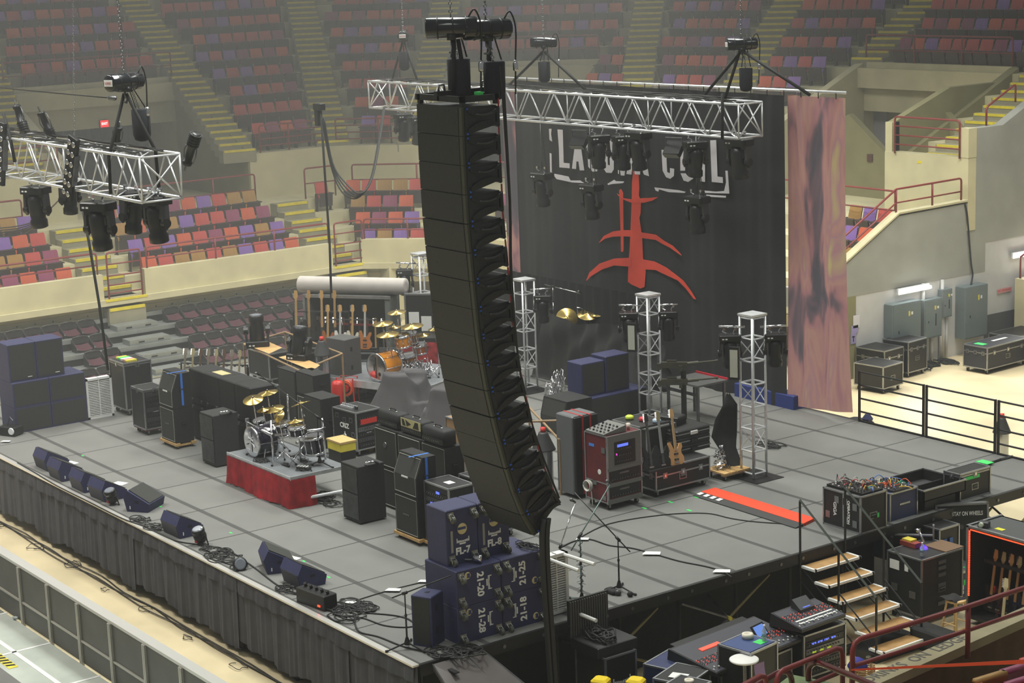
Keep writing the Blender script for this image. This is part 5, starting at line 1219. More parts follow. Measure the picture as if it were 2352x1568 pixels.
t=T('cable_reel','orange cable reel in a red frame beside the gas cylinder','cable reel',tuple(G(800,925,S)),.6); m=MB()
for k in range(12): ring(m,(0,-.1+.035*(k%6),.36),.17-.03*(k//6),.016,M('orange_cable',(240,96,52),.5),(0,1,0))
m.build('coil',t,True); RD=M('red_enamel',(205,44,38),.4); MB().tube([(-.22,-.14,0),(-.2,-.14,.6),(.2,-.14,.6),(.22,-.14,0)],.018,RD,6).tube([(-.22,.12,0),(-.2,.12,.6),(.2,.12,.6),(.22,.12,0)],.018,RD,6).build('frame',t); MB().lathe((0,0,.36),[(.08,-.14),(.08,.14)],RD,12,(0,1,0)).build('hub',t)
tag(MB().lathe((0,0,0),[(.14,0),(.15,.02),(.15,.5),(.1,.58)],RD,16).build('red_canister',None,True,G(778,932,S)),'red canister left of the orange cable reel','canister')
# CRIZ case
t=case('black road case lettered CRIZ with a white tree emblem, beside the near riser',-10.72,5.62,S,.78,.6,.92,.08,lid=0,rack='x')
text('lettering','CRIZ',.14,TEX,t,(0,-.312,.60),(PI/2,0,0),.001,.004); m=MB(); m.box(-.012,.012,-.312,-.306,.24,.48,TEX)
for zz,w_ in ((.42,.05),(.36,.08),(.30,.11),(.25,.07)): m.tube([(-w_,-.31,zz-.02),(0,-.31,zz+.02),(w_,-.31,zz-.02)],.009,TEX,4)
m.build('tree_emblem',t)
for x,zz in ((-.25,.78),(0,.72),(.22,.74),(.28,.45),(-.27,.25),(.2,.22)): MB().box(x-.055,x+.055,-.308,-.300,zz-.05,zz+.05,LATCH).box(x-.03,x+.03,-.312,-.306,zz-.03,zz+.03,BLK).build('recessed_latch',t)
m=MB(); [m.cyl((-.3+.06*k,-.1,.93),(-.28+.06*k,-.12,1.0),.02,STEEL,n=6) for k in range(9)]; m.box(-.33,.1,-.16,-.1,.92,.96,ALU); m.build('wireless_units',t); MB().box(.40,.42,-.2,.2,.66,.76,M('red_switch_row',(205,50,44),.5)).build('red_panel',t)
# ---- three stacks with heads
xs3=[-6.88,-6.1,-5.32]; Y3=4.1
for k,x in enumerate(xs3):
    w_=['left','middle','right'][k]
    cab('straight black guitar cabinet, bottom of the %s stack behind the slatted cabinet'%w_,x,Y3,S+.02,.76,.38,.73,0,grp=None,pipe=PIPE)
    b=cab('black guitar cabinet with an oval badge, top of the %s stack behind the slatted cabinet'%w_,x,Y3,S+.76,.76,.38,.73,0,grp=None,pipe=PIPE); MB().lathe((-.02,-.2,.42),[(.06,0),(.055,.01)],STEEL,16,(0,-1,0)).build('oval_badge',b)
def head(label,x,y,z,br=0):
    t=T('amplifier_head',label,'guitar amplifier',(x,y,z)); MB().bbox(-.35,.35,-.13,.15,.02,.29,BLKP,.035).build('cabinet',t,True)
    MB().box(-.32,.32,-.138,-.128,.03,.12,BLK).build('control_panel',t); m=MB(); [m.cyl((-.28+.055*k,-.15,.075),(-.28+.055*k,-.137,.075),.013,STEEL,n=8) for k in range(10)]; m.build('knobs',t)
    MB().tube([(-.1,0,.29),(-.08,0,.33),(.08,0,.33),(.1,0,.29)],.012,BLKR,6).cyl((-.11,0,.285),(-.11,0,.3),.025,CHR).cyl((.11,0,.285),(.11,0,.3),.025,CHR).build('handle',t,True)
    if br:
        m=MB(); B=M('cream_brass_plate',(196,190,140),.35,.5); m.box(-.32,.32,-.142,-.134,.125,.28,B); m.ext([(-.26,-.146,.145),(-.16,-.146,.145),(-.22,-.146,.26),(-.28,-.146,.26)],(0,.004,0),BLK); m.ext([(-.12,-.146,.145),(.02,-.146,.2),(-.16,-.146,.26)],(0,.004,0),BLK); m.ext([(.07,-.146,.14),(.26,-.146,.14),(.24,-.146,.26),(.15,-.146,.26)],(0,.004,0),BLK); m.build('cut_out_plate',t)
    return t
head('black amplifier head on the left stack, rounded top',-6.88,Y3,S+1.5); head('amplifier head with a cream cut-out front plate on the middle stack',-6.1,Y3,S+1.5,1); head('black amplifier head on the right stack, beside the hanging speakers',-5.3,Y3-.08,S+1.5)
halfstack(-4.93,3.25,.72,.40,.70,'slanted black guitar cabinet with blue tape, upper one beside the silver-topped rack','straight black guitar cabinet, lower one beside the silver-topped rack',grp=None)
t=case('black rack case with a silver-edged lid and blue displays left of the blue boxes',-4.15,3.42,S+.1,.72,.5,1.05,0,lid=.0,rack='y',cast=False)
MB().box(-.18,.05,-.27,-.262,.62,.72,SCR).box(.0,.1,-.27,-.262,.9,.94,SCR).build('displays',t); MB().box(-.05,.12,-.08,.06,1.05,1.055,TEX).build('paper_label',t)
t=T('furniture_dolly','wooden dolly under the silver-topped rack','dolly',(-4.15,3.42,S)); MB().box(-.42,.42,-.3,-.2,.06,.1,WOOD).box(-.42,.42,.2,.3,.06,.1,WOOD).box(-.4,-.3,-.28,.28,.04,.07,WOOD).box(.3,.4,-.28,.28,.04,.07,WOOD).build('frame',t)
for sx in (-1,1):
    for sy in (-1,1): m=MB(); caster(m,sx*.34,sy*.22,0,.02); m.build('caster',t)
case('rack case with colourful tape on its lid, behind the silver-topped rack',-4.35,4.35,S,.8,.6,1.05,0,rack='y',lid=0)
# ---- covered gear in the middle
DG=M('charcoal_cover_cloth',(78,76,78),.9,var=.1,scale=3,bump=.3)
draped('charcoal cloth draped over stacked amps left of the hanging speakers',(-11.55,7.35,S),1.5,1.2,1.25,.5,3,.55,DG,lump=.6)
draped('dark cloth thrown over a tall amp just left of the hanging speakers',(-10.0,7.6,S),1.5,1.1,1.15,.2,8,.7,DG,lump=.3)
case('plywood-edged open case behind the amplifier heads',-7.2,5.9,S,.6,.5,1.3,0,mt=M('tan_open_case',(150,118,84),.7),lid=0)
# ---- far drum kit
FZ=1.95
t=T('drum_riser','grey low riser under the orange far drum kit','drum riser',(-14.4,8.9,S),.35); MB().box(-1.6,1.6,-1.1,1.1,.47,.55,M('riser_top_grey',(112,116,120),.6)).build('platform',t); MB().box(-1.6,1.6,-1.12,-1.1,.4,.56,ALU).box(1.6,1.62,-1.1,1.1,.4,.56,ALU).build('edge_trim',t)
for sx in (-1,1):
    for sy in (-1,1): MB().cyl((sx*1.5,sy*1.0,0),(sx*1.5,sy*1.0,.47),.03,ALU).build('leg',t)
OR=M('drum_shell_amber_burst',(226,142,30),.15,coat=.8,var=.25,scale=2.5); OR2=M('drum_shell_red_orange',(176,84,28),.18,coat=.7)
def emb2(t,a,depth):
    m=MB(); q=a.to_track_quat('Z','Y'); 
    for (x,w_,h_) in ((-.0,.02,.24),(-.06,.02,.08)): 
        s=len(m.v); m.box(x-w_,x+w_,-h_,h_,depth/2+.018,depth/2+.022,BLK); 
        for i in range(s,len(m.v)): m.v[i]=tuple(q@Vector(m.v[i]))
    s=len(m.v); m.lathe((.12,-.14,depth/2+.018),[(.045,0),(.045,.004)],BLK,14); 
    for i in range(s,len(m.v)): m.v[i]=tuple(q@Vector(m.v[i]))
    m.build('emblem',t)
c=GY(884,832,8.3); drum('amber bass drum with a big white front head on the far kit',(c.x,c.y,FZ+.33),.31,.5,(.15,-1,0),OR,'bass_drum','far orange drum kit',None,'bass drum',1,emb2)
for px,py,Y,r,d_,l,mt in ((925,782,8.6,.17,.24,'bright amber tom above the bass drum of the far kit',OR),(945,775,9.0,.14,.2,'amber tom at the back of the far kit',OR),(938,835,9.0,.2,.4,'amber floor tom of the far kit',OR),(965,800,9.1,.16,.18,'dark snare of the far kit',OR2)):
    drum(l,tuple(GY(px,py,Y)),r,d_,(.05,-.2,1),mt,'tom_drum','far orange drum kit')
for px,py,Y,r,l in ((879,742,8.5,.24,'left-hand crash cymbal of the far kit'),(911,716,9.0,.22,'highest cymbal of the far kit'),(946,748,8.9,.26,'large middle cymbal of the far kit'),(890,767,8.3,.26,'low front-left cymbal of the far kit'),(905,750,8.8,.16,'small cymbal between the larger ones of the far kit'),(972,768,9.1,.17,'small right-hand cymbal of the far kit'),(997,755,9.3,.14,'cymbal of the far kit half hidden by the hanging speakers')):
    cymbal(l,tuple(GY(px,py,Y)),r,FZ,(.12,.02),(.06,.05),'cymbals of the far drum kit')
tangle('chrome stands and leads heaped round the far drum kit',[tuple(G(*q,FZ).xy) for q in ((950,860),(975,865),(930,870))],6,.25,CHR,.012,41,FZ+.02,'hardware_heap','drum hardware',flat=.35)
# tall dark cabinet with guitars and rolled carpet
t=T('guitar_locker','tall grey open-fronted locker of guitars at the back left','locker',(-17.3,9.6,S),.62); m=MB(); LG=M('locker_grey_green',(104,108,104),.6); m.box(-1.1,-.98,-.3,.35,0,1.9,LG); m.box(.98,1.1,-.3,.35,0,1.9,LG); m.box(-1.1,1.1,-.3,.35,1.85,1.9,LG); m.box(-1.1,1.1,.3,.35,0,1.9,BLK); m.box(-1.1,1.1,-.3,.35,0,.06,LG); m.build('carcass',t); MB().box(-.98,.98,-.1,-.05,1.15,1.2,M('red_neck_rest',(120,40,40),.6)).build('neck_rest',t); MB().box(-1.13,1.13,-.34,-.28,1.86,1.93,TRIM).box(-1.14,-1.08,-.34,-.28,0,1.9,TRIM).build('edge_trim',t)
c_,s_=math.cos(.62),math.sin(.62)
for k in range(9):
    x=-.85+.21*k; guitar('guitar hanging %s in the tall grey locker'%(ORD[k] if k else 'first from the left'),(-17.3+c_*x+s_*.1,9.6+s_*x-c_*.1,S+.3),.62,-.05,[BK,WH,(60,30,28),BK,(120,70,40),BK,(70,40,30),BK,(40,40,44)][k],[(90,66,48),MAP,(60,50,40)][k%3],'guitars in the tall grey locker')
tag(MB().lathe((0,0,-1.35),[(.1,0),(.19,.0),(.20,.02),(.2,2.75),(.19,2.78),(.1,2.78)],M('pale_rolled_carpet',(186,180,174),.85,var=.06),22,(0,0,1)).lathe((0,0,-1.36),[(.09,0),(.09,.03)],BLK,12).build('carpet_roll',None,True,(-17.3,9.6,S+2.12),(PI/2,0,.62+PI/2)),'pale rolled carpet lying on top of the tall grey locker','carpet')
t=navybox('grey slanted-top speaker beside the amber drum kit',-15.1,8.0,S+.45,.62,.5,.95,.2,None,name='floor_speaker',face='none'); 
for ch in t.children:
    if ch.name.startswith('cabinet'): ch.data=ch.data.copy(); ch.data.materials[0]=M('speaker_charcoal_grey',(74,74,74),.7)
case('white-topped case under the grey slanted speaker',-15.1,8.0,S,.9,.7,.45,.2,mt=M('pale_case_laminate',(190,190,184),.5),lid=0)
# open case lid with papers
t=T('case_workstation','upright black case lid with papers behind the amber drum kit','flight case',(-15.2,10.6,S),.75); MB().box(-.75,.75,-.4,.4,0,1.05,CASE).build('body',t); m=MB(); m.box(-.8,.7,.35,.42,1.05,1.95,BLK); m.build('raised_lid',t); MB().box(-.82,-.78,.33,.44,1.05,1.97,TRIM).box(.68,.72,.33,.44,1.05,1.97,TRIM).box(-.82,.72,.33,.44,1.94,1.98,TRIM).build('edge_trim',t)
for x,zz in ((-.6,1.35),(-.3,1.25),(.35,1.6)): MB().box(x-.12,x+.13,.33,.345,zz-.18,zz+.18,TEX).build('paper',t)
MB().box(-.74,.74,-.41,-.40,.2,.95,M('stickers_red',(150,40,44),.5,var=.6,scale=9)).build('stickers',t)
tag(wavy(-25.0,-19.0,0,S-1.3,3.6,.06,.3,DRAPE,55,.02,nv=5).build('masking_curtain',None,True,(8.0,13.2,0),(0,0,0)),'dark curtain closing the gap under the angled stands','curtain')
# ---- numbered blue boxes at the near corner
CRM=M('cream_round_logo',(206,190,140),.5); BLU2=M('logo_blue',(50,60,110),.5)
def vendor(t,x,z,rot=0,s=1):
    'small arched white trade lettering over a pill'
    R_=Matrix.Rotation(rot,4,'Y'); m=MB(); 
    for k in range(11):
        a=-.105+.021*k; hh=.026+.014*abs(k-5)/5+(.03 if k in(0,10) else 0); s0=len(m.v); m.box(a*s,(a+.014)*s,0,.002,.03*s,(.03+hh)*s,TEX)
    m.bbox(-.055*s,.055*s,0,.002,0,.022*s,TEX,.0005); m.xf(R_); o=m.build('trade_mark',t,loc=(x,0,z)); return o
def numbox(label,cy,z,w,h,d,txt,vert=0,grp=None,flip=0):
    t=navybox(label,-.24-d/2 if vert else -.52-d/2,cy,z,w,d,h,PI/2,grp,face='rear',name='subwoofer' if vert else 'loudspeaker_cabinet'); y=-d/2-.004
    if vert:
        r=(PI/2,PI/2*(1 if not flip else -1),0); sx=-1 if not flip else 1
        text('number',txt,.16,TEX,t,(0.02*-sx,y,h*.5),r,.001,.006)
        o=vendor(t,sx*-.13+(.0),h*.5,PI/2*(1 if not flip else -1),.95); o.location.y=y
        MB().lathe((sx*.20,y,h*.82 if not flip else h*.2),[(.055,0),(.052,.004)],CRM,18,(0,-1,0)).box(sx*.20-.012,sx*.20+.04,y-.006,y-.003,(h*.82 if not flip else h*.2)-.035,(h*.82 if not flip else h*.2)+.035,BLU2).build('round_logo',t)
    else:
        text('number',txt,.145,TEX,t,(0,y,h*.22),(PI/2,0,0),.001,.006)
        o=vendor(t,0,h*.34,0,1); o.location.y=y
        MB().lathe((0,y,h*.62),[(.085,0),(.08,.004)],CRM,20,(0,-1,0)).box(-.08,.06,y-.007,y-.003,h*.61,h*.655,BLU2).build('round_logo',t)
        MB().box(-.21,-.17,y-.003,y,h*.22,h*.62,M('grey_strip',(140,140,132),.5)).build('strip',t)
BG='numbered navy boxes at the near right corner of the stage'
for cy,z,tx,fl in ((1.27,1.4,'21-28',0),(2.08,1.4,'21-18',1),(1.27,1.96,'21-20',0),(2.08,1.96,'21-25',1)):
    numbox('navy subwoofer on casters lettered %s'%tx,cy,z,.8,.555,.82,tx,1,BG,fl)
numbox('tall navy speaker lettered FL-7 on top of the numbered subwoofers',1.2,2.52,.56,.835,.52,'FL-7',0,BG); numbox('tall navy speaker lettered FL-8 half behind the hanging column',1.77,2.52,.56,.835,.52,'FL-8',0,BG)
tangle('coiled black lead lying on top of the numbered blue boxes',[(-.5,2.35)],6,.17,seed=66,z=2.53)
t=T('spotlight','small steel clip light lying on the numbered blue boxes','spotlight',(-.36,1.35,2.53),.6); MB().lathe((0,0,.06),[(.03,-.08),(.05,-.05),(.06,.04),(.055,.06)],CHR,12,(1,0,0)).build('head',t,True); MB().tube([(-.3,0,.02),(-.1,0,.03),(-.05,0,.05)],.018,STEEL,6).build('arm',t)
t=navybox('small navy speaker standing alone at the near front corner of the stage',-.62,.60,1.4,.34,.36,.77,.45,None,face='grille',name='corner_speaker'); MB().box(-.03,.03,-.02,.05,.77,.773,BLK).build('top_slot',t)
p=Vector((-.62,.22,S)); micstand('black microphone stand with a low boom in front of the small corner speaker',p.x,p.y,S,.85,(.55,.45,1.15),mic=False,grp=None)
micstand('microphone stand with dangling wrapped lead, left of the pair beside the blue boxes',-.5,2.98,S,.98,(-.05,.35,1.6),CHR,.2,True,'microphone stands at the right stage edge',5)
micstand('microphone stand with dangling wrapped lead, right of the pair beside the blue boxes',-.42,3.3,S,1.1,(-.15,.75,1.75),M('teal_grey_stand',(110,130,128),.4,.5),1.0,True,'microphone stands at the right stage edge',8)
micstand('black boom microphone stand alone in the middle of the right stage edge',-.49,4.1,S,.86,(-.62,-.35,1.55),BLK,.2,False,'microphone stands at the right stage edge')
tag(MB().bbox(-.14,.1,-.08,.08,0,.07,BLKR,.02).lathe((.12,0,.04),[(.03,-.05),(.06,0),(.03,.05)],GL2,8,(1,0,0)).lathe((.3,.1,.04),[(.03,-.04),(.05,0),(.03,.04)],BLKR,8,(0,1,0)).build('bag_heap',None,True,G(1408,1362)),'small heap of dark straps at the foot of the lone boom stand','bag')
# ---- middle right: gas cylinder frame, red-striped case, rack tower
zt=2.75; frame('tan tube frame with red tape on its top, right of the hanging speakers',[G(1215,935,zt),G(1150,970,zt),G(1300,965,zt),G(1285,1010,zt-.3)],zt,S)
bpy.data.objects.remove(bpy.data.objects['tube_frame.001']) if 0 else None
cylinder('polished gas cylinder with a dark hood just right of the hanging speakers',1252,1130,S,1.25,.17)
t=T('instrument_case','tall black upright case with two red stripes right of the gas cylinder','instrument case',(-5.15,7.0,S),0); MB().bbox(-.32,.18,-.28,.28,.08,1.55,M('ribbed_grey_case',(96,98,100),.5),.02).build('shell',t); MB().bbox(.18,.24,-.28,.28,.08,1.55,CASE,.02).build('lid',t)
RDS=M('red_stripe',(165,44,46),.5); m=MB(); [m.box(.24,.245,q-.02,q+.02,.08,1.55,RDS).box(-.32,.24,q-.02,q+.02,1.55,1.555,RDS) for q in (-.09,.09)]; m.build('red_stripes',t); MB().box(.245,.26,-.12,.12,.85,.93,CHR).build('latch',t)
for sx in (-1,1): m=MB(); caster(m,sx*.18,0,0,.035); m.build('caster',t)
RC=M('dark_red_laminate',(92,26,30),.5,var=.2,scale=3)
t=T('amp_rack','tall silver-framed rack with dark red sides, amplifiers and a blue display','equipment rack',(-4.28,7.1,S),0); w,d,h=.62,.78,1.36
MB().box(-w/2,w/2,-d/2,d/2,.12,h,RC).build('carcass',t); GF=M('rack_front_grey',(112,112,108),.5,.3)
m=MB(); m.box(w/2,w/2+.012,-d/2,d/2,.75,h,GF); m.box(w/2,w/2+.03,-d/2,d/2,.12,.2,GF); m.box(w/2,w/2+.03,-d/2,d/2,.43,.5,GF); m.box(w/2,w/2+.02,-d/2,d/2,.72,.78,GF); m.build('front_frame',t)
m=MB(); m.box(w/2+.008,w/2+.02,-d/2+.16,d/2-.14,.82,1.24,BLK)
for k in range(3): [m.cyl((w/2+.02,-.18+.05*q,.88+.11*k),(w/2+.035,-.18+.05*q,.88+.11*k),.012,STEEL,n=6) for q in range(7)]
m.build('effects_unit',t); MB().box(w/2+.02,w/2+.026,-.17,.08,1.14,1.19,SCR).box(w/2+.02,w/2+.026,-.2,-.18,1.0,1.03,M('pink_led',(230,60,180),.3,emit=2)).build('display',t)['label']='lit blue display'
for z0 in (.22,.52):
    m=MB(); m.box(w/2-.02,w/2+.004,-d/2+.05,d/2-.05,z0,z0+.2,BLK); [m.cyl((w/2+.0,-.3+.06*q,z0+.04),(w/2+.02,-.3+.06*q,z0+.04),.013,STEEL,n=6) for q in range(11)]; m.box(w/2+.004,w/2+.008,-.12,.1,z0+.12,z0+.15,STEEL); m.build('amplifier',t)
m=MB()
for sx in (-1,1):
    for sy in (-1,1): m.box(sx*w/2-.014,sx*w/2+.014,sy*d/2-.014,sy*d/2+.014,.12,h,TRIM)
for zz in (.13,h-.01,.48):
    for sy in (-1,1): m.box(-w/2,w/2,sy*d/2-.01,sy*d/2+.01,zz,zz+.02,TRIM)
    for sx in (-1,1): m.box(sx*w/2-.01,sx*w/2+.01,-d/2,d/2,zz,zz+.02,TRIM)
m.build('edge_trim',t)
m=MB(); m.box(-.2,-.05,-d/2-.006,-d/2,1.12,1.17,M('blue_label',(70,130,215),.5)); m.lathe((.08,-d/2-.002,.68),[(.05,0),(.045,.004)],TEX,14,(0,-1,0)); m.box(-.12,-.0,-d/2-.012,-d/2,.42,.5,LATCH); m.box(.16,.26,-d/2-.012,-d/2,1.05,1.15,LATCH); m.box(.16,.26,-d/2-.012,-d/2,.18,.26,LATCH); m.build('labels_and_latches',t)
for sx in (-1,1):
    for sy in (-1,1): m=MB(); caster(m,sx*.24,sy*.32,0,.045); m.build('caster',t)
t=T('cable_coil','coil of white cable hanging on the red side of the amp rack','cable',(-4.42,6.66,S+.40)); m=MB()
M('white_cable',(200,200,190),.5)
for k in range(7): ring(m,(0,-.01-.012*k,.0),.085+.006*(k%4),.009,MATS['white_cable'],(0,1,0))
m.tube([(.08,-.04,-.08),(.12,-.05,-.3),(.1,-.04,-.36)],.01,MATS['white_cable'],5,3); m.build('coil',t,True)
t=T('pedal_board','foot switch board lying on top of the amp rack','pedal board',(-4.3,6.92,S+1.37),.0); MB().hexa([(-.26,-.22,0),(.26,-.22,0),(.26,.3,0),(-.26,.3,0),(-.26,-.22,.03),(.26,-.22,.03),(.26,.3,.12),(-.26,.3,.12)],GF).build('board',t); m=MB(); [m.lathe((-.2+.1*a,-.16+.1*b,.045+.018*b),[(.022,0),(.018,.02)],BLK if (a+b)%2 else CHR,8) for a in range(5) for b in range(4)]; m.build('switches',t)
tag(MB().lathe((0,0,0),[(.028,0),(.04,.11)],M('paper_cup',(215,200,190),.6),12).build('paper_cup',None,True,(-4.15,7.36,S+1.365)),'paper cup on the right end of the amp rack','cup')
c=case('black drawer case with silver top and clutter behind the amp rack',-5.2,8.6,S,1.0,.7,1.1,.0,lid=0)
rr=random.Random(11)
for k,(nm,cl,l) in enumerate((('tape_roll',(200,220,70),'bright green roll of tape on the drawer case behind the amp rack'),('multi_tool',(200,50,60),'small red object on the drawer case behind the amp rack'),('glass_jar',(170,190,210),'pale glassy container on the drawer case behind the amp rack'))):
    x=-5.5+.28*k; tag(MB().lathe((0,0,0),[(.07,0),(.08,.02),(.08,.06),(.05,.08)],M('item_%d'%k,cl,.4),14).build(nm,None,True,(x,8.5+.1*k,S+1.105)),l,'small item')
# guitars before the trunk
for k,(x,y,b,n_,l) in enumerate(((-3.96,7.72,BK,(40,36,32),'black guitar leaning on the amp rack, leftmost of the three'),(-3.93,7.98,(20,20,22),(150,150,150),'glossy black guitar with a white edge, middle of the three by the amp rack'),(-3.9,8.28,(196,150,98),(196,160,110),'natural wood guitar, right one of the three by the amp rack'))):
    guitar(l,(x,y,S+.56),PI/2-.15,-.18,b,n_,None)
t=T('guitar_stand','black multi guitar stand holding three guitars on the long trunk','guitar stand',(-4.05,8.0,S+.55)); m=MB(); m.box(.0,.2,-.42,.45,0,.03,BLK); m.cyl((-.05,-.4,0),(-.2,-.4,.75),.015,BLK); m.cyl((-.05,.43,0),(-.2,.43,.75),.015,BLK); m.cyl((-.2,-.4,.75),(-.2,.43,.75),.02,BLKR); m.build('frame',t)
case('long black trunk with silver edges holding guitars, right of the amp rack',-4.35,8.5,S,.72,1.3,.56,0,lid=.62,lat=3)
for k,(zz,w_,l) in enumerate(((0,.62,'bottom'),(.15,.6,'middle'),(.30,.58,'top of the three'))):
    t=T('instrument_case','flat black silver-rimmed case, %s in the trunk-top stack'%l,'instrument case',(-4.75,9.15,S+.57+zz),.0,'flat hard cases stacked on the trunk'); MB().bbox(-.3,.34,-.42,.42,0,.065,CASE,.02).bbox(-.3,.34,-.42,.42,.075,.145,CASE,.02).build('shell',t); MB().box(-.305,.345,-.425,.425,.062,.08,TRIM).build('rim',t); MB().box(.34,.37,-.08,.08,.04,.1,TEX if k==2 else BLK).build('handle',t)
t=T('tool_case','small black hard case with a round sticker on top of the flat cases','tool case',(-5.0,9.1,S+1.02),.3); MB().bbox(-.25,.25,-.17,.17,0,.16,CASE,.02).build('shell',t); MB().lathe((0,0,.16),[(.06,0),(.055,.004)],TEX,12).build('sticker',t); MB().box(-.255,.255,-.175,.175,.075,.09,BLKR).build('rim',t)
# wooden dolly with covered figure and foil
t=T('furniture_dolly','wooden dolly carrying foil and a black-covered stand','dolly',(-4.2,9.8,S)); m=MB(); [m.box(-.28,.28,-.33+.17*k,-.18+.17*k,.13,.16,WOOD) for k in range(4)]; m.box(-.28,-.18,-.33,.33,.1,.13,FR); m.box(.18,.28,-.33,.33,.1,.13,FR); m.build('deck',t)
for sx in (-1,1):
    for sy in (-1,1): m=MB(); caster(m,sx*.2,sy*.26,0,.038); m.build('caster',t)
rr=random.Random(2); m=MB()
for k in range(160):
    a=rr.uniform(0,6.28); zz=rr.uniform(0,.42); r_=.2*(1-zz/.46)*rr.uniform(.6,1); p=Vector((r_*math.cos(a),r_*math.sin(a),zz)); q=Vector((rr.uniform(-.06,.06),rr.uniform(-.06,.06),rr.uniform(-.04,.04))); m.add([p,p+q,p+Vector((q.y,-q.x,.03))],[(0,1,2)],CHR)
tag(m.build('foil_heap',None,False,(-4.28,9.7,S+.16)),'crumpled silver foil heap on the wooden dolly','foil','',"stuff")
m=MB()
prof=[(1672,905,6),(1676,930,30),(1668,960,45),(1664,1000,52),(1672,1030,34),(1682,1060,34),(1700,1098,20)]
P=[]; 
for k,(px,py,hw) in enumerate(prof):
    c=GY(px,py,10.0); P.append((c,hw/132))
def cf(u,v):
    i=min(int(v*(len(P)-1)),len(P)-2); f=v*(len(P)-1)-i; c=P[i][0].lerp(P[i+1][0],f); w_=P[i][1]*(1-f)+P[i+1][1]*f; a=u*2*PI
    return (c.x+.59*w_*math.cos(a)*.6*(1+.1*math.sin(5*a+v*6)),c.y+.8*w_*math.cos(a)*.6+.5*w_*math.sin(a)*.45,c.z+.02*math.sin(a*3))
tag(m.grid(cf,28,24,DRAPE).build('draped_cover',None,True),'tall thin thing under a black cloth on the wooden dolly','covered equipment')
tangle('black cable coil on the deck right of the second lamp tower',[tuple(G(1772,1025).xy)],9,.24,seed=77)
# lamp towers
def tower(label,x,y,top,base=1.4,w=.33,lights=True,plate=True):
    t=T('truss_tower',label,'truss tower',(x,y,base),0,'upright lamp towers'); h=top-base; a=w/2
    for sx in (-1,1):
        for sy in (-1,1): MB().cyl((sx*a,sy*a,.02),(sx*a,sy*a,h),.024,ALU,n=8).build('corner_tube',t,True)
    m=MB(); n=int(h/.43); 
    for k in range(n+1):
        zz=min(.1+k*.43,h-.03)
        for (p,q) in (((-a,-a),(a,-a)),((a,-a),(a,a)),((a,a),(-a,a)),((-a,a),(-a,-a))):
            m.cyl((p[0],p[1],zz),(q[0],q[1],zz),.018,ALU,n=6)
            if k<n and k%2: m.cyl((p[0],p[1],zz+.04),(q[0],q[1],zz+.38),.010,ALU,n=6)
    m.build('lacing',t); MB().box(-a-.03,a+.03,-a-.03,a+.03,h,h+.04,ALU).build('top_plate',t)
    if plate: MB().box(-.35,.45,-.35,.35,0,.012,BLK).build('base_plate',t)
    return t
for k,(x,y,top,l) in enumerate(((-3.85,10.15,4.5,'silver truss tower with lights, nearest the viewer right of centre'),(-8.75,11.75,4.05,'silver truss tower with lights in front of the red emblem'),(-12.7,11.4,3.95,'silver truss tower just right of the hanging speakers'),(-16.6,11.2,4.15,'silver truss tower just left of the hanging speakers'))):
    tower(l,x,y,top)
    w_=['nearest tower','tower in front of the emblem','tower right of the hanging speakers','tower left of the hanging speakers'][k]
    g='moving lights hung on the lamp towers'
    for s,q in ((-1,'left'),(1,'right')):
        if k==2 and s<0: continue
        if k==3 and s>0: continue
        moving_head('black moving light hung on the %s side of the %s'%(q,w_),(x+s*.26,y+s*.33,top-.42),.9,.12,g,False,.76)
        m=MB(); m.cyl((x+s*.1,y+s*.1,top-.22),(x+s*.42,y+s*.46,top-.2),.022,CHR); tag(m.build('clamp_arm',None,True),'short chrome arm holding the %s light of the %s'%(q,w_),'clamp')
    if k in (0,1):
        t=T('strip_light','slim strip light between the moving lights of the '+w_,'light fixture',(x+.0,y-.46,top-1.15),.5); MB().box(-.1,.1,-.04,.04,0,.62,BLK).build('housing',t); MB().box(-.075,.075,-.048,-.04,.05,.57,M('tube_glass',(170,172,160),.2,coat=.5)).build('glass',t)
# black cabinet, navy pair
c=cab('large black slanted speaker cabinet left of the navy pair near the backdrop',-9.1,9.75,S,.8,.75,.72,0,slant=.1,grp=None,pipe=None)
for y0,y1,z,h,l,dd in ((10.35,11.95,1.4,.57,'long lower navy speaker under the pair in front of the backdrop',.8),(10.3,10.92,1.98,.72,'upper navy speaker, left of the pair in front of the backdrop',.5),(10.95,11.6,1.98,.78,'upper navy speaker, right of the pair in front of the backdrop',.5)):
    cc,w_=YB(y0,y1); navybox(l,-9.5,cc,z,w_,dd,h,PI/2,'navy speakers in front of the backdrop')
# draped third kit on a tall riser
def df(u,v):
    'draped front and side of the covered kit, from photo outline on the plane near y=12.8'
    top=[(1247,712),(1330,745),(1385,742),(1440,748),(1490,772),(1530,800)]
    i=min(int(u*5),4); f=u*5-i; tx=top[i][0]*(1-f)+top[i+1][0]*f; ty=top[i][1]*(1-f)+top[i+1][1]*f
    bx=1242+ (1560-1242)*u; by=905-10*u; px=tx+(bx-tx)*(1-v); py=ty+(by-ty)*(1-v)
    g=GY(px,py,12.6); fold=.07*math.sin(u*26+3*math.sin(v*4))*(.4+.6*(1-v))+.09*math.sin(u*9+v*7)*(1-v)*v*2+.04*math.sin(u*61+v*3)
    return (g.x,g.y-fold-.25*(1-v),max(g.z,1.41))
DR2=fabric('covered_kit_cloth',(46,45,46)); o=MB().grid(df,90,26,DR2); 
tag(o.build('draped_cover',None,True),'big black cloth draped over a raised drum kit in front of the backdrop','covered equipment')
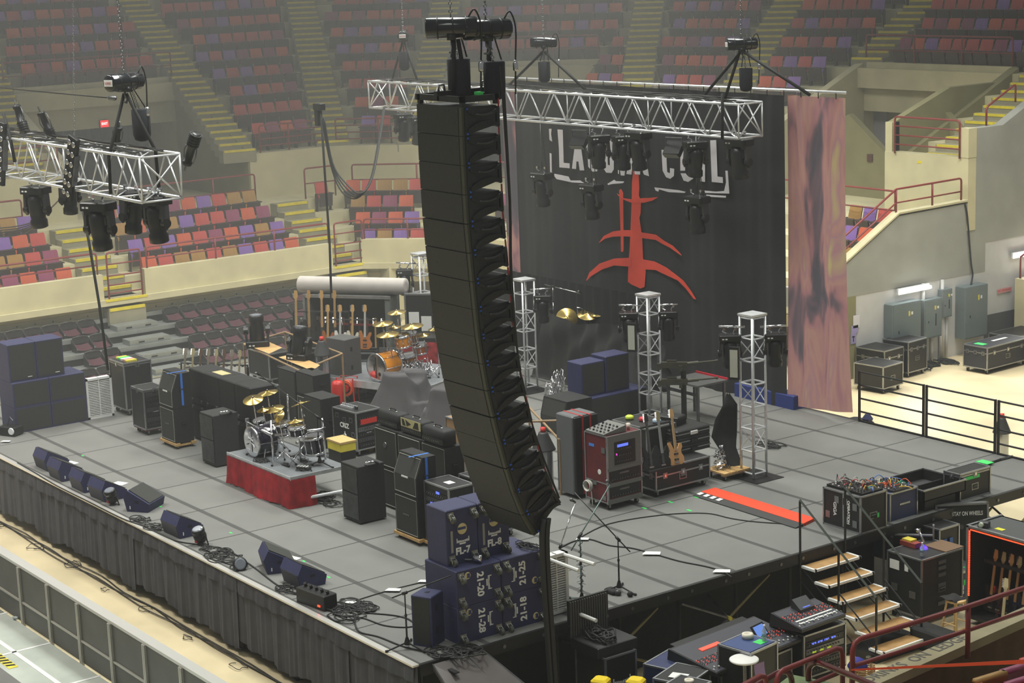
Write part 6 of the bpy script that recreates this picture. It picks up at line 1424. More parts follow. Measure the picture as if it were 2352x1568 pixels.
for px,py,Y,r,tl,l in ((1302,730,12.9,.26,(.5,.9),'orange cymbal tilted at the left end of the covered kit'),(1350,722,13.1,.24,(.2,.3),'bronze cymbal above the middle of the covered kit'),(1376,717,13.3,.2,(.3,.1),'orange cymbal at the right of the covered kit')):
    o=cymbal(l,tuple(GY(px,py,Y)),r,2.3,tl,(.05,.03),'cymbals of the covered kit')
t=T('chrome_lamp','small square chrome frame above the covered kit','fitting',tuple(GY(1333,712,13.0))); MB().tube([(-.1,0,-.15),(-.1,0,.05),(.1,0,.05),(.1,0,-.15)],.015,CHR,6).build('frame',t)
p=GY(1272,735,12.9); micstand('microphone stand with horizontal boom above the covered kit',p.x,p.y,2.6,.9,tuple(GY(1335,674,13.1)-Vector((p.x,p.y,2.6))),CHR,grp=None)
draped('narrow black cloth-covered case just right of the hanging speakers at the back',(-12.3,9.4,S),.8,.7,1.15,.4,17,.5,DRAPE)
tangle('chrome stands heaped in front of the covered kit',[tuple(G(1280,900).xy),tuple(G(1265,930).xy)],5,.22,CHR,.012,88,1.42,'hardware_heap','drum hardware',flat=.5)
# red-edged table and prop guns
t=T('side_table','small dark table with a red back edge in front of the backdrop','table',(-8.0,12.4,S)); MB().box(-.5,.5,-.4,.45,.8,.84,M('grey_table_top',(92,92,92),.6)).build('top',t); MB().box(-.5,.5,.43,.46,.84,.88,M('red_edge',(200,40,60),.5)).build('back_edge',t)
for sx in (-1,1):
    for sy in (-1,1): MB().box(sx*.47-.025,sx*.47+.025,sy*.37-.025,sy*.37+.025,0,.8,STEEL).build('leg',t)
MB().box(-.47,.47,-.4,-.36,.6,.66,STEEL).build('rail',t)
GM=M('gunmetal_prop',(74,72,62),.5,.5,var=.2,scale=10)
p=G(1572,985); t=T('prop_gun_stand','black stand holding two stage-prop machine guns','prop stand',(p.x,p.y,S)); MB().box(-.04,.04,-.04,.04,0,1.25,BLK).build('post',t); m=MB(); m.box(-.35,.35,-.05,.05,.0,.06,BLK); m.box(-.05,.05,-.35,.35,0,.06,BLK); m.build('foot',t)
for zz,l in ((1.38,'upper'),(1.02,'lower')):
    g=T('prop_machine_gun','%s stage-prop machine gun pointing right on the black stand'%l,'prop gun',(p.x,p.y-.05,S+zz),.8,'prop machine guns'); MB().box(-.42,.12,-.05,.05,-.06,.06,GM).box(-.5,-.42,-.03,.03,-.1,.03,GM).box(-.05,.02,-.09,-.05,-.12,.0,GM).build('receiver',g); m=MB(); m.cyl((.1,0,.02),(.72,0,.08),.02,GM,n=8); m.cyl((.1,0,.02),(.35,0,.045),.035,GM,n=8); m.cyl((.7,0,.078),(.75,0,.083),.03,GM,n=8); m.build('barrel',g); MB().box(-.3,-.1,-.02,.02,.06,.1,GM).build('sight',g)
# blue cases behind flame banner foot
for k in range(3): tag(MB().bbox(-.3,.3,-.2,.2,0,.3,M('royal_blue_crate',(48,62,128),.6),.01).build('storage_crate',None,False,(-8.6+.63*k,14.95 if 0 else 14.52,S+.0)),'blue crate, %s, peeking out below the backdrop'%['left one','middle one','right one'][k],'crate','blue crates under the backdrop')
# stage railing
def srail(x0,x1,l):
    t=T('stage_railing',l,'railing',((x0+x1)/2,14.62,S),0,'black railing along the back of the stage'); h=1.08; a=(x1-x0)/2-.03
    for s in (-1,1): MB().box(s*a-.02,s*a+.02,-.02,.02,0,h,BLK).build('post',t)
    for zz in (h-.02,h*.72,h*.46,h*.2,.02): MB().cyl((-a,0,zz),(a,0,zz),.02,BLK,n=8).build('bar',t)
srail(-5.43,-3.62,'black tube railing panel nearest the flame banner at the back of the stage'); srail(-3.6,-1.8,'black tube railing panel, second from the flame banner'); srail(-1.78,.04,'black tube railing panel cut by the right edge of the photo')
# cable ramp
t=T('cable_ramp','orange rubber cable ramp with a black edge on the right deck','cable ramp',(0,0,S)); a,b_,c,d=[G(*q,1.41)-Vector((0,0,S)) for q in ((1610,1133),(1642,1124),(1872,1194),(1845,1207))]
ORR=M('orange_rubber',(232,72,36),.5,var=.1,scale=9)
m=MB(); m.hexa([(v.x,v.y,0) for v in (a,d,c,b_)]+[(v.x,v.y,.05) for v in (a,d,c,b_)],ORR); m.build('orange_top',t)
n=(a-b_).normalized()*.22; m=MB(); m.hexa([tuple(a),tuple(a+n*.9),tuple(d+n*.9),tuple(d)]+[tuple(a+Vector((0,0,.035))),tuple(a+n*.9+Vector((0,0,.006))),tuple(d+n*.9+Vector((0,0,.006))),tuple(d+Vector((0,0,.035)))],M('ramp_black',(44,44,44),.6)); m.build('black_edge',t)
m=MB(); u=(d-a)/10
for k in range(4): p0=a+n*.12+u*(.1+.65*k); m.hexa([tuple(p0+Vector((0,0,.034))),tuple(p0+n*.5+Vector((0,0,.022))),tuple(p0+n*.5+u*.35+Vector((0,0,.022))),tuple(p0+u*.35+Vector((0,0,.034)))]+[tuple(p0+Vector((0,0,.04))),tuple(p0+n*.5+Vector((0,0,.028))),tuple(p0+n*.5+u*.35+Vector((0,0,.028))),tuple(p0+u*.35+Vector((0,0,.04)))],TEX)
m.build('white_stripes',t)
m=MB(); [m.box(G(x,y).x-.06,G(x,y).x+.06,G(x,y).y-.025,G(x,y).y+.025,1.401,1.405,GRN) for x,y in ((1480,1167),(1540,1153),(1540,1118),(1600,1142),(1583,1172),(2215,1083),(2270,1062))]; tag(m.build('tape_marks'),'short green tape marks around the trunk and the right deck','tape',None,'stuff')
m=MB(); A,B=G(2190,1090,1.42),G(2298,1055,1.42); m.tube([A,B],.025,BLKR,5); m.tube([B,G(2325,1048,1.42)],.03,STEEL,5); [m.box(G(x,y).x-.14,G(x,y).x+.14,G(x,y).y-.1,G(x,y).y+.1,1.44,1.45,GRN) for x,y in ((2212,1083),(2262,1066))]; tag(m.build('pole'),'black pole with green tape lying on the far right deck','pole')
# ---- cases on the right deck
t=case('black double stage-box case with bright leads on top at the right stage edge',-.42,9.28,S,.86,.62,.66,0,lid=0,cast=False,lat=3)
m=MB(); [m.box(x-.05,x+.05,-.318,-.31,zz-.06,zz+.06,LATCH) for x,zz in ((-.33,.2),(-.12,.5),(.08,.5),(.1,.18),(.3,.45),(.3,.15))]; m.box(.02,.05,-.318,-.31,.05,.63,TRIM); m.build('latches',t); text('lettering','GIGA',.10,TEX,t,(-.16,-.32,.33),(PI/2,PI/2,0),.001,.003); text('lettering','OPERATION',.075,TEX,t,(.16,-.32,.33),(PI/2,PI/2,0),.001,.003); MB().box(.432,.436,.0,.14,.22,.30,GRN).build('green_label',t)
def patch(label,x,y,z,w,d,seed,cols,loops=12):
    rr=random.Random(seed); t=T('stage_box',label,'stage box',(x,y,z)); MB().box(-w/2,w/2,-d/2,d/2,0,.03,BLK).build('panel',t); m=MB()
    for a in range(int(w/.07)):
        for b in range(int(d/.07)): m.cyl((-w/2+.04+.07*a,-d/2+.04+.07*b,.03),(-w/2+.04+.07*a,-d/2+.04+.07*b,.045),.014,rr.choice([STEEL,BLK,TEX,MATS['chrome']]),n=6)
    m.build('connectors',t); m=MB()
    for k in range(loops):
        x0,y0=rr.uniform(-w/2,w/2),rr.uniform(-d/2,d/2); x1,y1=x0+rr.uniform(-.25,.25),y0+rr.uniform(-.2,.2); m.tube([(x0,y0,.05),(x0,y0,.08),((x0+x1)/2,(y0+y1)/2,rr.uniform(.07,.15)),(x1,y1,.08),(x1,y1,.05)],.007,M('lead_%d'%cols[k%len(cols)][0],cols[k%len(cols)],.5),4,3)
    m.build('patch_leads',t,True)
CC2=[(228,96,40),(222,170,60),(200,204,200),(30,30,30),(190,50,48),(70,110,200),(40,160,130),(26,26,28)]
patch('bright patch leads plugged into the near stage-box panel',-.25,9.3,S+.665,.45,.5,5,CC2,18); patch('thick black leads plugged into the left end of the stage-box case',-.68,9.3,S+.665,.36,.5,6,[(26,26,28),(32,32,34),(190,50,48),(180,180,176)],12)
t=case('navy stage-box case with a silver handle behind the double case',-.5,10.2,S-.7,.7,.68,1.2,0,mt=M('navy_laminate',(44,52,92),.5,var=.1),lid=0,cast=False,hand=0); MB().box(.352,.36,-.1,.16,.95,.98,TRIM).build('handle',t); MB().box(-.2,.2,-.2,.2,-.7,-.66,BLK).build('underframe',t)
patch('orange and yellow patch leads on the navy stage-box case',-.35,10.2,S+.505,.4,.5,15,[(236,96,36),(232,190,60),(236,120,50),(40,150,120),(60,80,140)],22); patch('grey patch bay on the back half of the navy stage-box case',-.7,10.25,S+.505,.26,.5,16,[(50,50,54),(70,70,74)],5)
t=T('upturned_lid','open silver-edged case lid lying upside down beyond the navy case','case lid',(-.55,11.15,S+.22),.0); m=MB(); m.box(-.5,.5,-.55,.55,0,.02,M('foam_grey',(58,58,60),.9)); m.box(-.5,.5,-.55,-.52,0,.2,CASE); m.box(-.5,.5,.52,.55,0,.2,CASE); m.box(-.5,-.47,-.55,.55,0,.2,CASE); m.box(.47,.5,-.55,.55,0,.2,CASE); m.box(-.01,.01,-.5,.5,.02,.12,CASE); m.build('tray',t); m=MB(); [m.box(-.51,.51,s*.55-.012,s*.55+.012,.19,.215,TRIM).box(s*.5-.012,s*.5+.012,-.55,.55,.19,.215,TRIM) for s in (-1,1)]; m.build('edge_trim',t)
tag(MB().bbox(-.4,.4,-.4,.4,0,.21,CASE).build('low_case',None,False,(-.55,11.15,S)),'low dark case under the upturned lid','flight case')
t=case('small black case with a green tape label at the far right stage edge',-.32,12.05,S,.36,.8,.5,0,lid=.9,cast=False,lat=1); MB().box(.182,.186,-.3,.12,.36,.42,GRN).build('green_label',t)
# ---- stairs
t=T('stage_stairs','black steel stairs with six plywood treads down from the right side of the stage','stairs',(0,7.5,0)); TRD=M('oak_plywood_tread',(176,136,84),.55,var=.12,scale=8); W_=1.05
for k in range(6):
    zz=1.2-.2*k; x=.1+.3*k; MB().box(x,x+.31,0,W_,zz-.02,zz,TRD).build('tread',t); m=MB(); m.box(x+.28,x+.315,-.01,W_+.01,zz-.035,zz+.006,WHT); m.box(x,x+.315,-.015,.03,zz-.035,zz+.006,WHT); m.box(x,x+.315,W_-.03,W_+.015,zz-.035,zz+.006,WHT); m.build('white_nosing',t)
HG=M('handrail_green_grey',(48,56,46),.4)
for y in (0,W_):
    m=MB(); m.cyl((.06,y,2.32),(.95,y,1.66),.025,HG,n=4); m.cyl((.95,y,1.66),(1.75,y,1.08),.025,HG,n=4); m.build('handrail',t)
    m=MB(); [m.cyl((x,y,0),(x,y,zz),.02,BLK,n=6) for x,zz in ((.06,2.3),(.93,1.66),(1.75,1.08))]
    [m.cyl((.06+dx,y,zz),(.93+dx,y,zz-.62),.014,BLK,n=6) for zz,dx in ((1.2,0),(.95,0))]; [m.cyl((.93,y,zz),(1.75,y,zz-.58),.014,BLK,n=6) for zz in (.95,.68,.4)]; m.build('side_rails',t)
MB().box(1.15,1.8,-.06,W_+.1,.0,.14,BLK).build('kick_board',t)
m=MB(); caster(m,1.7,-.12,0,.05); caster(m,1.2,-.12,0,.05); m.build('casters',t)
# ---- floor right of stage
t=case('big black drawer case with clutter on top at the foot of the stairs',.75,9.75,0,.75,1.0,1.15,0,lid=0,lat=0,cast=True)
m=MB(); [m.box(.377,.39,-.1,.08,zz-.03,zz+.03,LATCH) for zz in (1.02,.92,.8,.62,.3)]; m.build('drawer_handles',t); m=MB(); [m.box(x-.07,x+.07,-.512,-.5,zz-.06,zz+.06,LATCH) for x,zz in ((-.22,.55),(.18,.5))]; m.box(-.33,-.12,-.506,-.5,.86,1.02,TEX); m.box(.0,.08,-.506,-.5,.88,1.0,TEX); m.build('front_plates',t)
MB().box(-.12,.37,.1,.55,1.15,1.17,M('walnut_board',(120,92,66),.5)).build('wood_top',t)
t=T('upright_lid','tall black case lid standing open behind the drawer case','case lid',(.25,10.0,-.08),.75); MB().box(-.35,.35,-.03,.03,.5,1.3,BLK).build('panel',t); MB().box(-.37,-.33,-.2,.04,.1,1.32,CASE).box(.33,.36,-.05,.04,.5,1.5,TRIM).box(-.37,.36,-.04,.04,1.3,1.32,TRIM).build('edge',t)
def bottle(label,p,h=.22,mt=None,cap=(240,240,240)):
    t=T('water_bottle',label,'bottle',p); MB().lathe((0,0,0),[(.03,0),(.034,.01),(.034,h*.62),(.014,h*.84),(.014,h*.92)],M('clear_bottle',(190,200,205),.15,alpha=.6),12).build('body',t,True); MB().lathe((0,0,h*.3),[(.0348,0),(.0348,h*.25)],M('bottle_label',(140,170,200),.5),12).build('label_band',t,True); MB().lathe((0,0,h*.92),[(.016,0),(.016,h*.08)],M('bottle_cap',cap,.5),10).build('cap',t); return t
bottle('clear water bottle standing on the big drawer case',(.98,9.42,1.155),.24)
t=T('desk_lamp','small chrome microphone-like lamp with a purple glow on the drawer case','lamp',(.72,9.75,1.15)); MB().tube([(0,0,.02),(-.02,0,.15),(-.08,-.02,.28)],.02,CHR,6).lathe((-.1,-.03,.3),[(.02,-.04),(.035,0),(.03,.05)],CHR,10,(-1,0,.3)).build('arm',t,True); MB().lathe((0,0,0),[(.07,0),(.06,.03)],M('purple_led_base',(90,60,230),.3,emit=2),14).build('glowing_base',t)
tag(MB().box(-.22,.12,-.08,.08,0,.08,M('tan_box_lid',(150,60,50),.6)).box(-.2,.0,-.05,.1,.08,.11,YEL).build('small_box',None,False,(.52,9.7,1.155)),'small red and yellow box at the left of the drawer case top','box')
t=T('board_case','tall upright panel case lettered MUST STAY ON WHEELS behind the drawer case','flight case',(.2,11.35,.1),.0,rot=(-.12,0,.98)); t.scale=(.74,1,.84); MB().box(-.62,.62,-.07,.07,.0,1.62,CASE).build('body',t); m=MB(); [m.box(s*.62-.025,s*.62+.025,-.08,.08,0,1.64,TRIM) for s in (-1,1)]; m.box(-.64,.64,-.08,.08,1.6,1.64,TRIM); m.box(-.22,-.17,-.085,-.07,.2,1.0,STEEL); m.box(-.12,-.07,-.085,-.07,.2,1.0,STEEL); m.build('edge_trim',t)
text('lettering','MUST STAY ON WHEELS',.125,TEX,t,(.0,-.074,1.42),(PI/2,0,0),.001,.002,.72); MB().lathe((-.02,-.07,1.14),[(.055,0),(.05,.01)],STEEL,8,(0,-1,0)).lathe((-.15,-.07,1.1),[(.04,0),(.038,.008)],M('blue_sticker',(50,60,160),.4),12,(0,-1,0)).build('stickers',t)
for sx in (-1,1): m=MB(); caster(m,sx*.5,0,-.1,.04); m.build('caster',t)
case('black instrument cases with blue straps leaning beside the panel case',.2,10.75,0,.4,.5,1.25,.0,lid=0,cast=False); 
for k in range(2): tag(MB().box(-.02,.0,-.04,.04,0,.75,M('bright_blue_strap',(50,110,190),.5)).build('blue_strap',None,False,(.43,10.62+.16*k,.3)),'bright blue upright strip, %s, beside the panel case'%['left','right'][k],'strap')
t=T('stickered_trunk','trunk covered with green and blue stickers between the drawer case and the guitar vault','trunk',(.45,10.75,0)); MB().bbox(-.3,.3,-.42,.42,0,.52,M('navy_laminate',(44,52,92),.5)).build('body',t); MB().box(-.31,.31,-.43,.43,.5,.54,TRIM).build('edge_trim',t); rr=random.Random(6)
for k in range(14): y=rr.uniform(-.36,.3); zz=rr.uniform(.06,.4); MB().box(.301,.304,y,y+rr.uniform(.08,.22),zz,zz+rr.uniform(.05,.11),rr.choice([GRN,TEX,M('sky_sticker',(110,180,210),.5),M('grey_sticker',(130,130,130),.5),BT])).build('sticker',t)
m=MB(); [m.box(-.25+.12*k,-.16+.12*k,-.3+.1*k,-.15+.1*k,.54,.545,[GRN,TEX,ORR][k%3]) for k in range(4)]; m.build('top_stickers',t)
# guitar vault with red lights
vx,vy=1.95,12.05; t=T('guitar_vault','open black guitar vault edged with red lights, guitars inside','guitar vault',(1.52,9.92,0),-PI/2); w,d,h=.85,1.9,1.70
m=MB(); m.box(-w,0,0,.04,0.1,h,CASE); m.box(-w,0,d-.04,d,.1,h,CASE); m.box(-w,-w+.04,0,d,.1,h,BLK); m.box(-w,0,0,d,.1,.16,CASE); m.build('carcass',t); MB().box(-w,0,0,d,h-.04,h,M('vault_top_grey',(74,76,76),.6)).build('top',t)
MB().box(-.03,.02,-.02,.03,.1,h+.01,TRIM).box(-w,.02,-.02,.02,h-.02,h+.02,TRIM).box(-.03,.02,0,d,h-.02,h+.015,TRIM).build('edge_trim',t)
LR=M('red_led',(255,60,30),.3,emit=5); m=MB(); [m.box(.0,.015,.035,.055,.5+.03*k,.516+.03*k,LR) for k in range(38)]; [m.box(.0,.012,.06+.03*k,.076+.03*k,h-.06,h-.045,LR) for k in range(60)]; m.build('led_strip',t)
for k in range(8): guitar('guitar %s inside the red-lit vault'%(('%s from the left'%ORD[k]) if k else 'nearest its left wall'),(1.78+.165*k,9.92+.28,.22),.0,-.16,[BK,(60,30,30),BK,(30,34,60),BK,(44,60,70),(30,30,34),(50,36,30)][k],[(170,132,84),(150,112,70)][k%2],'guitars in the red-lit vault')
MB().box(-.42,-.36,.04,d-.04,1.0,1.06,BLKR).build('neck_rest',t)
t=T('camera','compact camera with a pale round lens resting on the guitar vault','camera',(1.75,10.05,1.705),.3); MB().bbox(-.09,.09,-.06,.06,0,.1,GL2).build('body',t); MB().lathe((-.02,-.06,.05),[(.045,0),(.04,.04),(.02,.045)],M('pale_lens_cap',(190,200,180),.4),12,(0,-1,0)).build('lens',t)
tag(MB().box(-.08,.08,-.05,.05,0,.004,M('yellow_note',(220,215,60),.6)).build('sticky_note',None,False,(2.0,10.15,1.702)),'yellow note stuck on the guitar vault top','note')
guitar('dark guitar with a pale outline standing in front of the vault, nearest the railing',(2.55,9.55,.05),.3,-.2,(40,28,28),(200,186,150),None)
# stool
LW=M('light_beech',(214,178,122),.45,var=.08,scale=8); t=T('wooden_stool','light wooden stool with a dark cloth on its seat','stool',(1.9,9.2,0)); MB().lathe((0,0,.66),[(.16,0),(.17,.01),(.17,.035),(.15,.045)],LW,18).build('seat',t)
for sx in (-1,1):
    for sy in (-1,1): MB().cyl((sx*.1,sy*.1,.67),(sx*.17,sy*.17,0),.018,LW,n=8).build('leg',t)
m=MB(); [m.cyl((a*.145,b*.145,zz),(c*.145,d_*.145,zz),.012,LW,n=6) for zz,(a,b,c,d_) in ((.3,(-1,-1,1,-1)),(.22,(1,-1,1,1)),(.3,(1,1,-1,1)),(.22,(-1,1,-1,-1)))]; m.build('rungs',t)
tag(MB().grid(lambda u,v:(.34*(u-.5),.3*(v-.5),.03+.012*math.sin(u*9+v*5)-.03*(abs(u-.5)>.45)),10,8,DRAPE).build('dark_cloth',None,True,(1.86,9.16,.70)),'dark cloth lying on the wooden stool','cloth')
# ---- mixing area
t=case('black case lettered with white trade name carrying an open foam case, by the stage side',.45,3.05,0,.7,.58,1.0,0,lid=0,lat=1)
o=vendor(t,.0,.55,0,1.5); o.parent=t; o.rotation_euler=(0,0,PI/2); o.location=(.36,0,.5)
t=T('open_foam_case','black tool case with its ridged foam lid raised','tool case',(.42,3.05,1.0),0); MB().bbox(-.38,.38,-.33,.33,0,.16,CASE).build('base',t); m=MB(); m.box(-.38,.38,.36,.40,.1,.72,CASE); [m.box(-.36+.045*k,-.34+.045*k,.33,.36,.12,.7,M('foam_ridge_grey',(84,82,80),.9)) for k in range(16)]; m.build('foam_lid',t)
t2=bpy.data.objects['open_foam_case']; t2.rotation_euler=(0,0,PI/2)
tangle('black gear and leads piled in the open foam case',[(.42,3.0)],10,.22,seed=101,z=1.17,flat=.1,th=.014)
def console(label,loc,rz,w,d,tilt,sc_=None):
    t=T('mixing_console',label,'mixing console',loc,0); t.rotation_euler=(tilt,0,rz); MB().hexa([(-w/2,-d/2,-.05),(w/2,-d/2,-.05),(w/2,d/2,-.22),(-w/2,d/2,-.22),(-w/2,-d/2,.0),(w/2,-d/2,.0),(w/2,d/2,.0),(-w/2,d/2,.0)],M('console_black',(30,30,32),.45)).build('chassis',t); MB().box(-w/2+.02,w/2-.02,-d/2+.02,d/2-.04,0,.006,M('console_panel_grey',(62,62,70),.5)).build('control_panel',t)
    n=int(w/.035); m=MB(); [m.box(-w/2+.04+.035*k,-w/2+.055+.035*k,-d/2+.08+.03*((k*7)%3),-d/2+.11+.03*((k*7)%3),.006,.02,[TEX,STEEL][k%2]) for k in range(n)]; m.build('faders',t)
    m=MB(); [m.cyl((-w/2+.04+.035*k,-d/2+.28+.04*r_,.006),(-w/2+.04+.035*k,-d/2+.28+.04*r_,.02),.007,[BLK,STEEL,M('red_led_dim',(230,70,50),.4,emit=.8)][(k*5+r_*3)%7%3],n=6) for k in range(n) for r_ in range(5)]; m.build('knobs',t); return t
c=console('large mixing console with red and blue lights at the bottom centre',tuple(G(1690,1478,.86)),PI/2+.1,1.95,.98,.13)
MB().box(-.62,-.2,.12,.2,.008,.02,M('red_button_row',(235,80,60),.4,emit=.9)).build('lit_button_row',c); MB().box(-.8,.85,.43,.62,-.15,-.02,BLK).build('rear_bridge',c)
t=T('tablet_screen','small tilted touch screen on the large console','screen',tuple(G(1745,1448,1.08)),0,rot=(.9,0,PI/2+.2)); MB().box(-.15,.15,-.11,.11,-.01,.01,BLK).build('frame',t); MB().box(-.12,.12,-.085,.085,.01,.014,M('screen_pale_blue',(90,120,190),.3,emit=.9)).build('display',t)
c=console('smaller mixing console with white fader strips at the foot of the stairs',(1.5,6.25,1.05),PI/2+.05,1.0,.66,.16); MB().box(-.4,.42,-.2,-.17,.008,.014,TEX).box(-.4,.42,-.12,-.09,.008,.014,TEX).build('scribble_strips',c); MB().hexa([(-.1,.05,0),(.22,.05,0),(.22,.28,.0),(-.1,.28,.0),(-.1,.08,.05),(.22,.08,.05),(.22,.28,.15),(-.1,.28,.15)],GL2).box(-.02,.14,.1,.11,.06,.07,SCR).build('meter_bridge',c)
t=case('black rack under the smaller console with rows of blue and green lights',1.45,6.35,0,.6,.9,.84,0,lid=0,rack='x'); m=MB(); [m.box(.315,.32,-.3+.14*k,-.2+.14*k,.66,.69,SCR) for k in range(4)]; [m.box(.315,.32,-.28+.16*k,-.2+.16*k,.52,.55,M('green_led_bar',(150,170,40),.4,emit=.8)) for k in range(3)]; m.build('indicator_lights',t)
case('low silver-edged case under the large console',1.35,4.9,0,.75,1.6,.66,.1,lid=0,cast=False)
t=case('tall black case with a blue top in front of the large console',2.0,4.5,0,.6,.62,1.15,.15,lid=.0,lat=0); MB().box(-.27,.27,-.29,.29,1.154,1.16,M('blue_case_top',(58,76,124),.5)).box(.05,.2,.05,.22,1.16,1.164,GRN).build('blue_top',t)
def roll(label,p,r=.07,h=.05): 
    t=T('tape_roll',label,'tape roll',p); MB().lathe((0,0,0),[(r*.5,0),(r,0),(r,h),(r*.5,h),(r*.5,0)],M('white_tape_roll',(225,218,200),.6),18).build('roll',t,True); return t
roll('large roll of white tape on the blue-topped case',(1.87,4.62,1.165),.085,.07); roll('small roll of cream tape on the low black box at the bottom',(2.05,3.3,.865)); bottle('water bottle with a blue label on the blue-topped case',(2.12,4.72,1.165),.25)
t=T('round_stool','white round-topped stool in front of the blue-topped case','stool',(2.35,4.1,0)); MB().lathe((0,0,1.08),[(.2,0),(.215,.01),(.215,.025),(.2,.035)],M('white_plate',(232,230,226),.5),28).build('top',t,True); MB().cyl((0,0,.03),(0,0,1.08),.03,STEEL,n=10).build('post',t); MB().lathe((0,0,0),[(.2,0),(.2,.02),(.05,.04)],STEEL,16).build('base',t)
tag(MB().grid(lambda u,v:(.02*math.sin(v*5),.2*(u-.5),-.42+.42*v),4,8,M('lilac_cloth',(150,124,166),.7)).build('lilac_cloth',None,True,(2.58,4.2,1.08)),'lilac sheet hanging beside the white round-topped stool','cloth')
case('long low blue-sided case beside the large console',.95,3.95,0,.5,.85,.75,.3,mt=MATS['navy_laminate'],lid=0,cast=False)
case('silver-edged case with grey foam top at the bottom centre',1.6,3.55,0,.55,.7,.80,.35,lid=0,cast=False)
tag(MB().box(-.13,.13,-.1,.1,0,.004,TEX).build('paper_sheet',None,False,(1.65,3.45,.81),(0,0,.5)),'white sheet of paper on the low case at the bottom','paper')
t=case('low black box with a roll of tape at the very bottom',2.05,3.25,0,.5,.5,.86,.3,lid=0,cast=False)
t=case('blue-topped road case with yellow tool cases on it at the bottom edge',1.25,2.5,0,.8,.9,.60,.3,lid=0,cast=False,mt=M('blue_case_top',(58,76,124),.5))
YB2=M('bright_yellow_plastic',(238,206,30),.35)
for k,(x,y,l) in enumerate(((1.2,2.35,'yellow and black tool bag on the blue-topped case at the bottom'),(1.55,2.72,'bright yellow tool bag at the very bottom edge'))):
    t=T('tool_bag',l,'tool bag',(x,y,.64),.5); MB().bbox(-.16,.16,-.12,.12,.0,.22,BLKR,.03).build('body',t); MB().bbox(-.12,.13,-.13,.1,.16,.3,YB2,.03).bbox(.1,.17,-.1,.1,.02,.18,YB2,.01).build('yellow_hood',t)
for x,y,l in ((.8,4.0,'near'),(.7,5.6,'far')): tangle('coils of cable on the floor beside the stage side, %s heap'%l,[(x,y)],5,.2,seed=int(x*100),z=.02)
tag(MB().bbox(-.35,.35,-.2,.2,0,.34,BLKR,.03).build('rounded_case',None,False,(1.95,8.62,0)),'black rounded plastic case right of the stair foot','case')
t=T('basket','wicker basket with a blue bag between the consoles and the stairs','basket',(2.35,6.55,0)); m=MB(); WK=M('wicker',(150,116,70),.7); 
for k in range(10): ring(m,(0,0,.03+.035*k),.19,.012,WK)
[m.cyl((.19*math.cos(a*.52),.19*math.sin(a*.52),0),(.19*math.cos(a*.52),.19*math.sin(a*.52),.37),.01,WK,n=5) for a in range(12)]; m.build('woven_body',t); tag(MB().lathe((0,0,0),[(.12,0),(.16,.06),(.1,.16),(.03,.2)],M('blue_bag_cloth',(44,44,140),.7,bump=.4),12).build('blue_bag',None,True,(2.3,6.5,.3)),'blue bag stuffed in the wicker basket','bag')
# ramp panel leaning at the near corner
RMP=M('worn_dark_metal_ramp',(84,78,76),.45,.3,var=.15,scale=2); t=T('metal_ramp','wide dark metal ramp leading down from the near stage corner','ramp',(0,0,0)); A,B,C_,D=Vector((.1,.18,1.38)),Vector((.1,1.05,1.38)),Vector((2.6,1.6,.3)),Vector((2.6,-.1,.1))
m=MB(); m.hexa([tuple(v-Vector((0,0,.08))) for v in (A,D,C_,B)]+[tuple(v) for v in (A,D,C_,B)],RMP); m.build('deck',t); m=MB(); [m.tube([A.lerp(B,f),D.lerp(C_,f)],.012,STEEL,5) for f in (.0,.33,.66,1)]; m.build('ribs',t); MB().box(.25,.45,.32,.4,1.3,1.315,BLK).build('hand_hole',t)
# barricade in the pit
BARM=M('barrier_dark_sheet',(98,97,92),.5,.3,var=.1,scale=2); BP=M('barrier_pale_steel',(186,182,172),.4,.5)
t=T('crowd_barricade','steel crowd barricade with a bright top rail in front of the stage','barricade',(0,-2.25,0)); x0,x1=-15.5,.8; bh=1.07
MB().box(x0,x1,-.02,.16,bh,bh+.05,M('barrier_top_rail',(222,220,214),.35,.5)).build('top_rail',t)
n=13; 
for k in range(n):
    x=x0+(x1-x0)*k/n; m=MB(); m.box(x,x+(x1-x0)/n-.05,-.012,-.002,.04,bh,BARM); m.build('sheet',t)
m=MB(); m.box(x0,x1,-.035,-.012,.42,.455,BP); m.build('mid_rail',t)
for k in range(n+1): x=x0+(x1-x0)*k/n; m=MB(); m.box(x-.055,x-.01,-.05,.0,0,bh,BP); m.box(x+.0,x+.035,-.05,.0,0,bh,BP); m.build('post',t)
tangle('black cables lying along the foot of the stage skirt',[(-15.2+1.7*k,-.3-.1*(k%2)) for k in range(8)],1,.2,seed=51,z=.02,th=.007)
m=MB(); rr=random.Random(8)
for q in range(3): m.tube([(-18+k*1.2,-.16-.05*q+rr.uniform(-.06,.06),.03) for k in range(15)],.011,CABLE,4,3)
tag(m.build('cable_run',None,True),'bundle of black cables running along the floor in front of the stage skirt','cables',None,'stuff')
tag(MB().lathe((0,0,.03),[(.02,-.05),(.03,-.02),(.03,.05),(.02,.07)],M('crushed_clear_plastic',(170,180,178),.2),6,(1,.4,0)).lathe((.3,.15,.03),[(.02,-.05),(.035,0),(.02,.05)],MATS['crushed_clear_plastic'],6,(.2,1,0)).build('litter',None,True,G(35,1422,.04)),'crushed clear plastic litter by the barricade','litter')
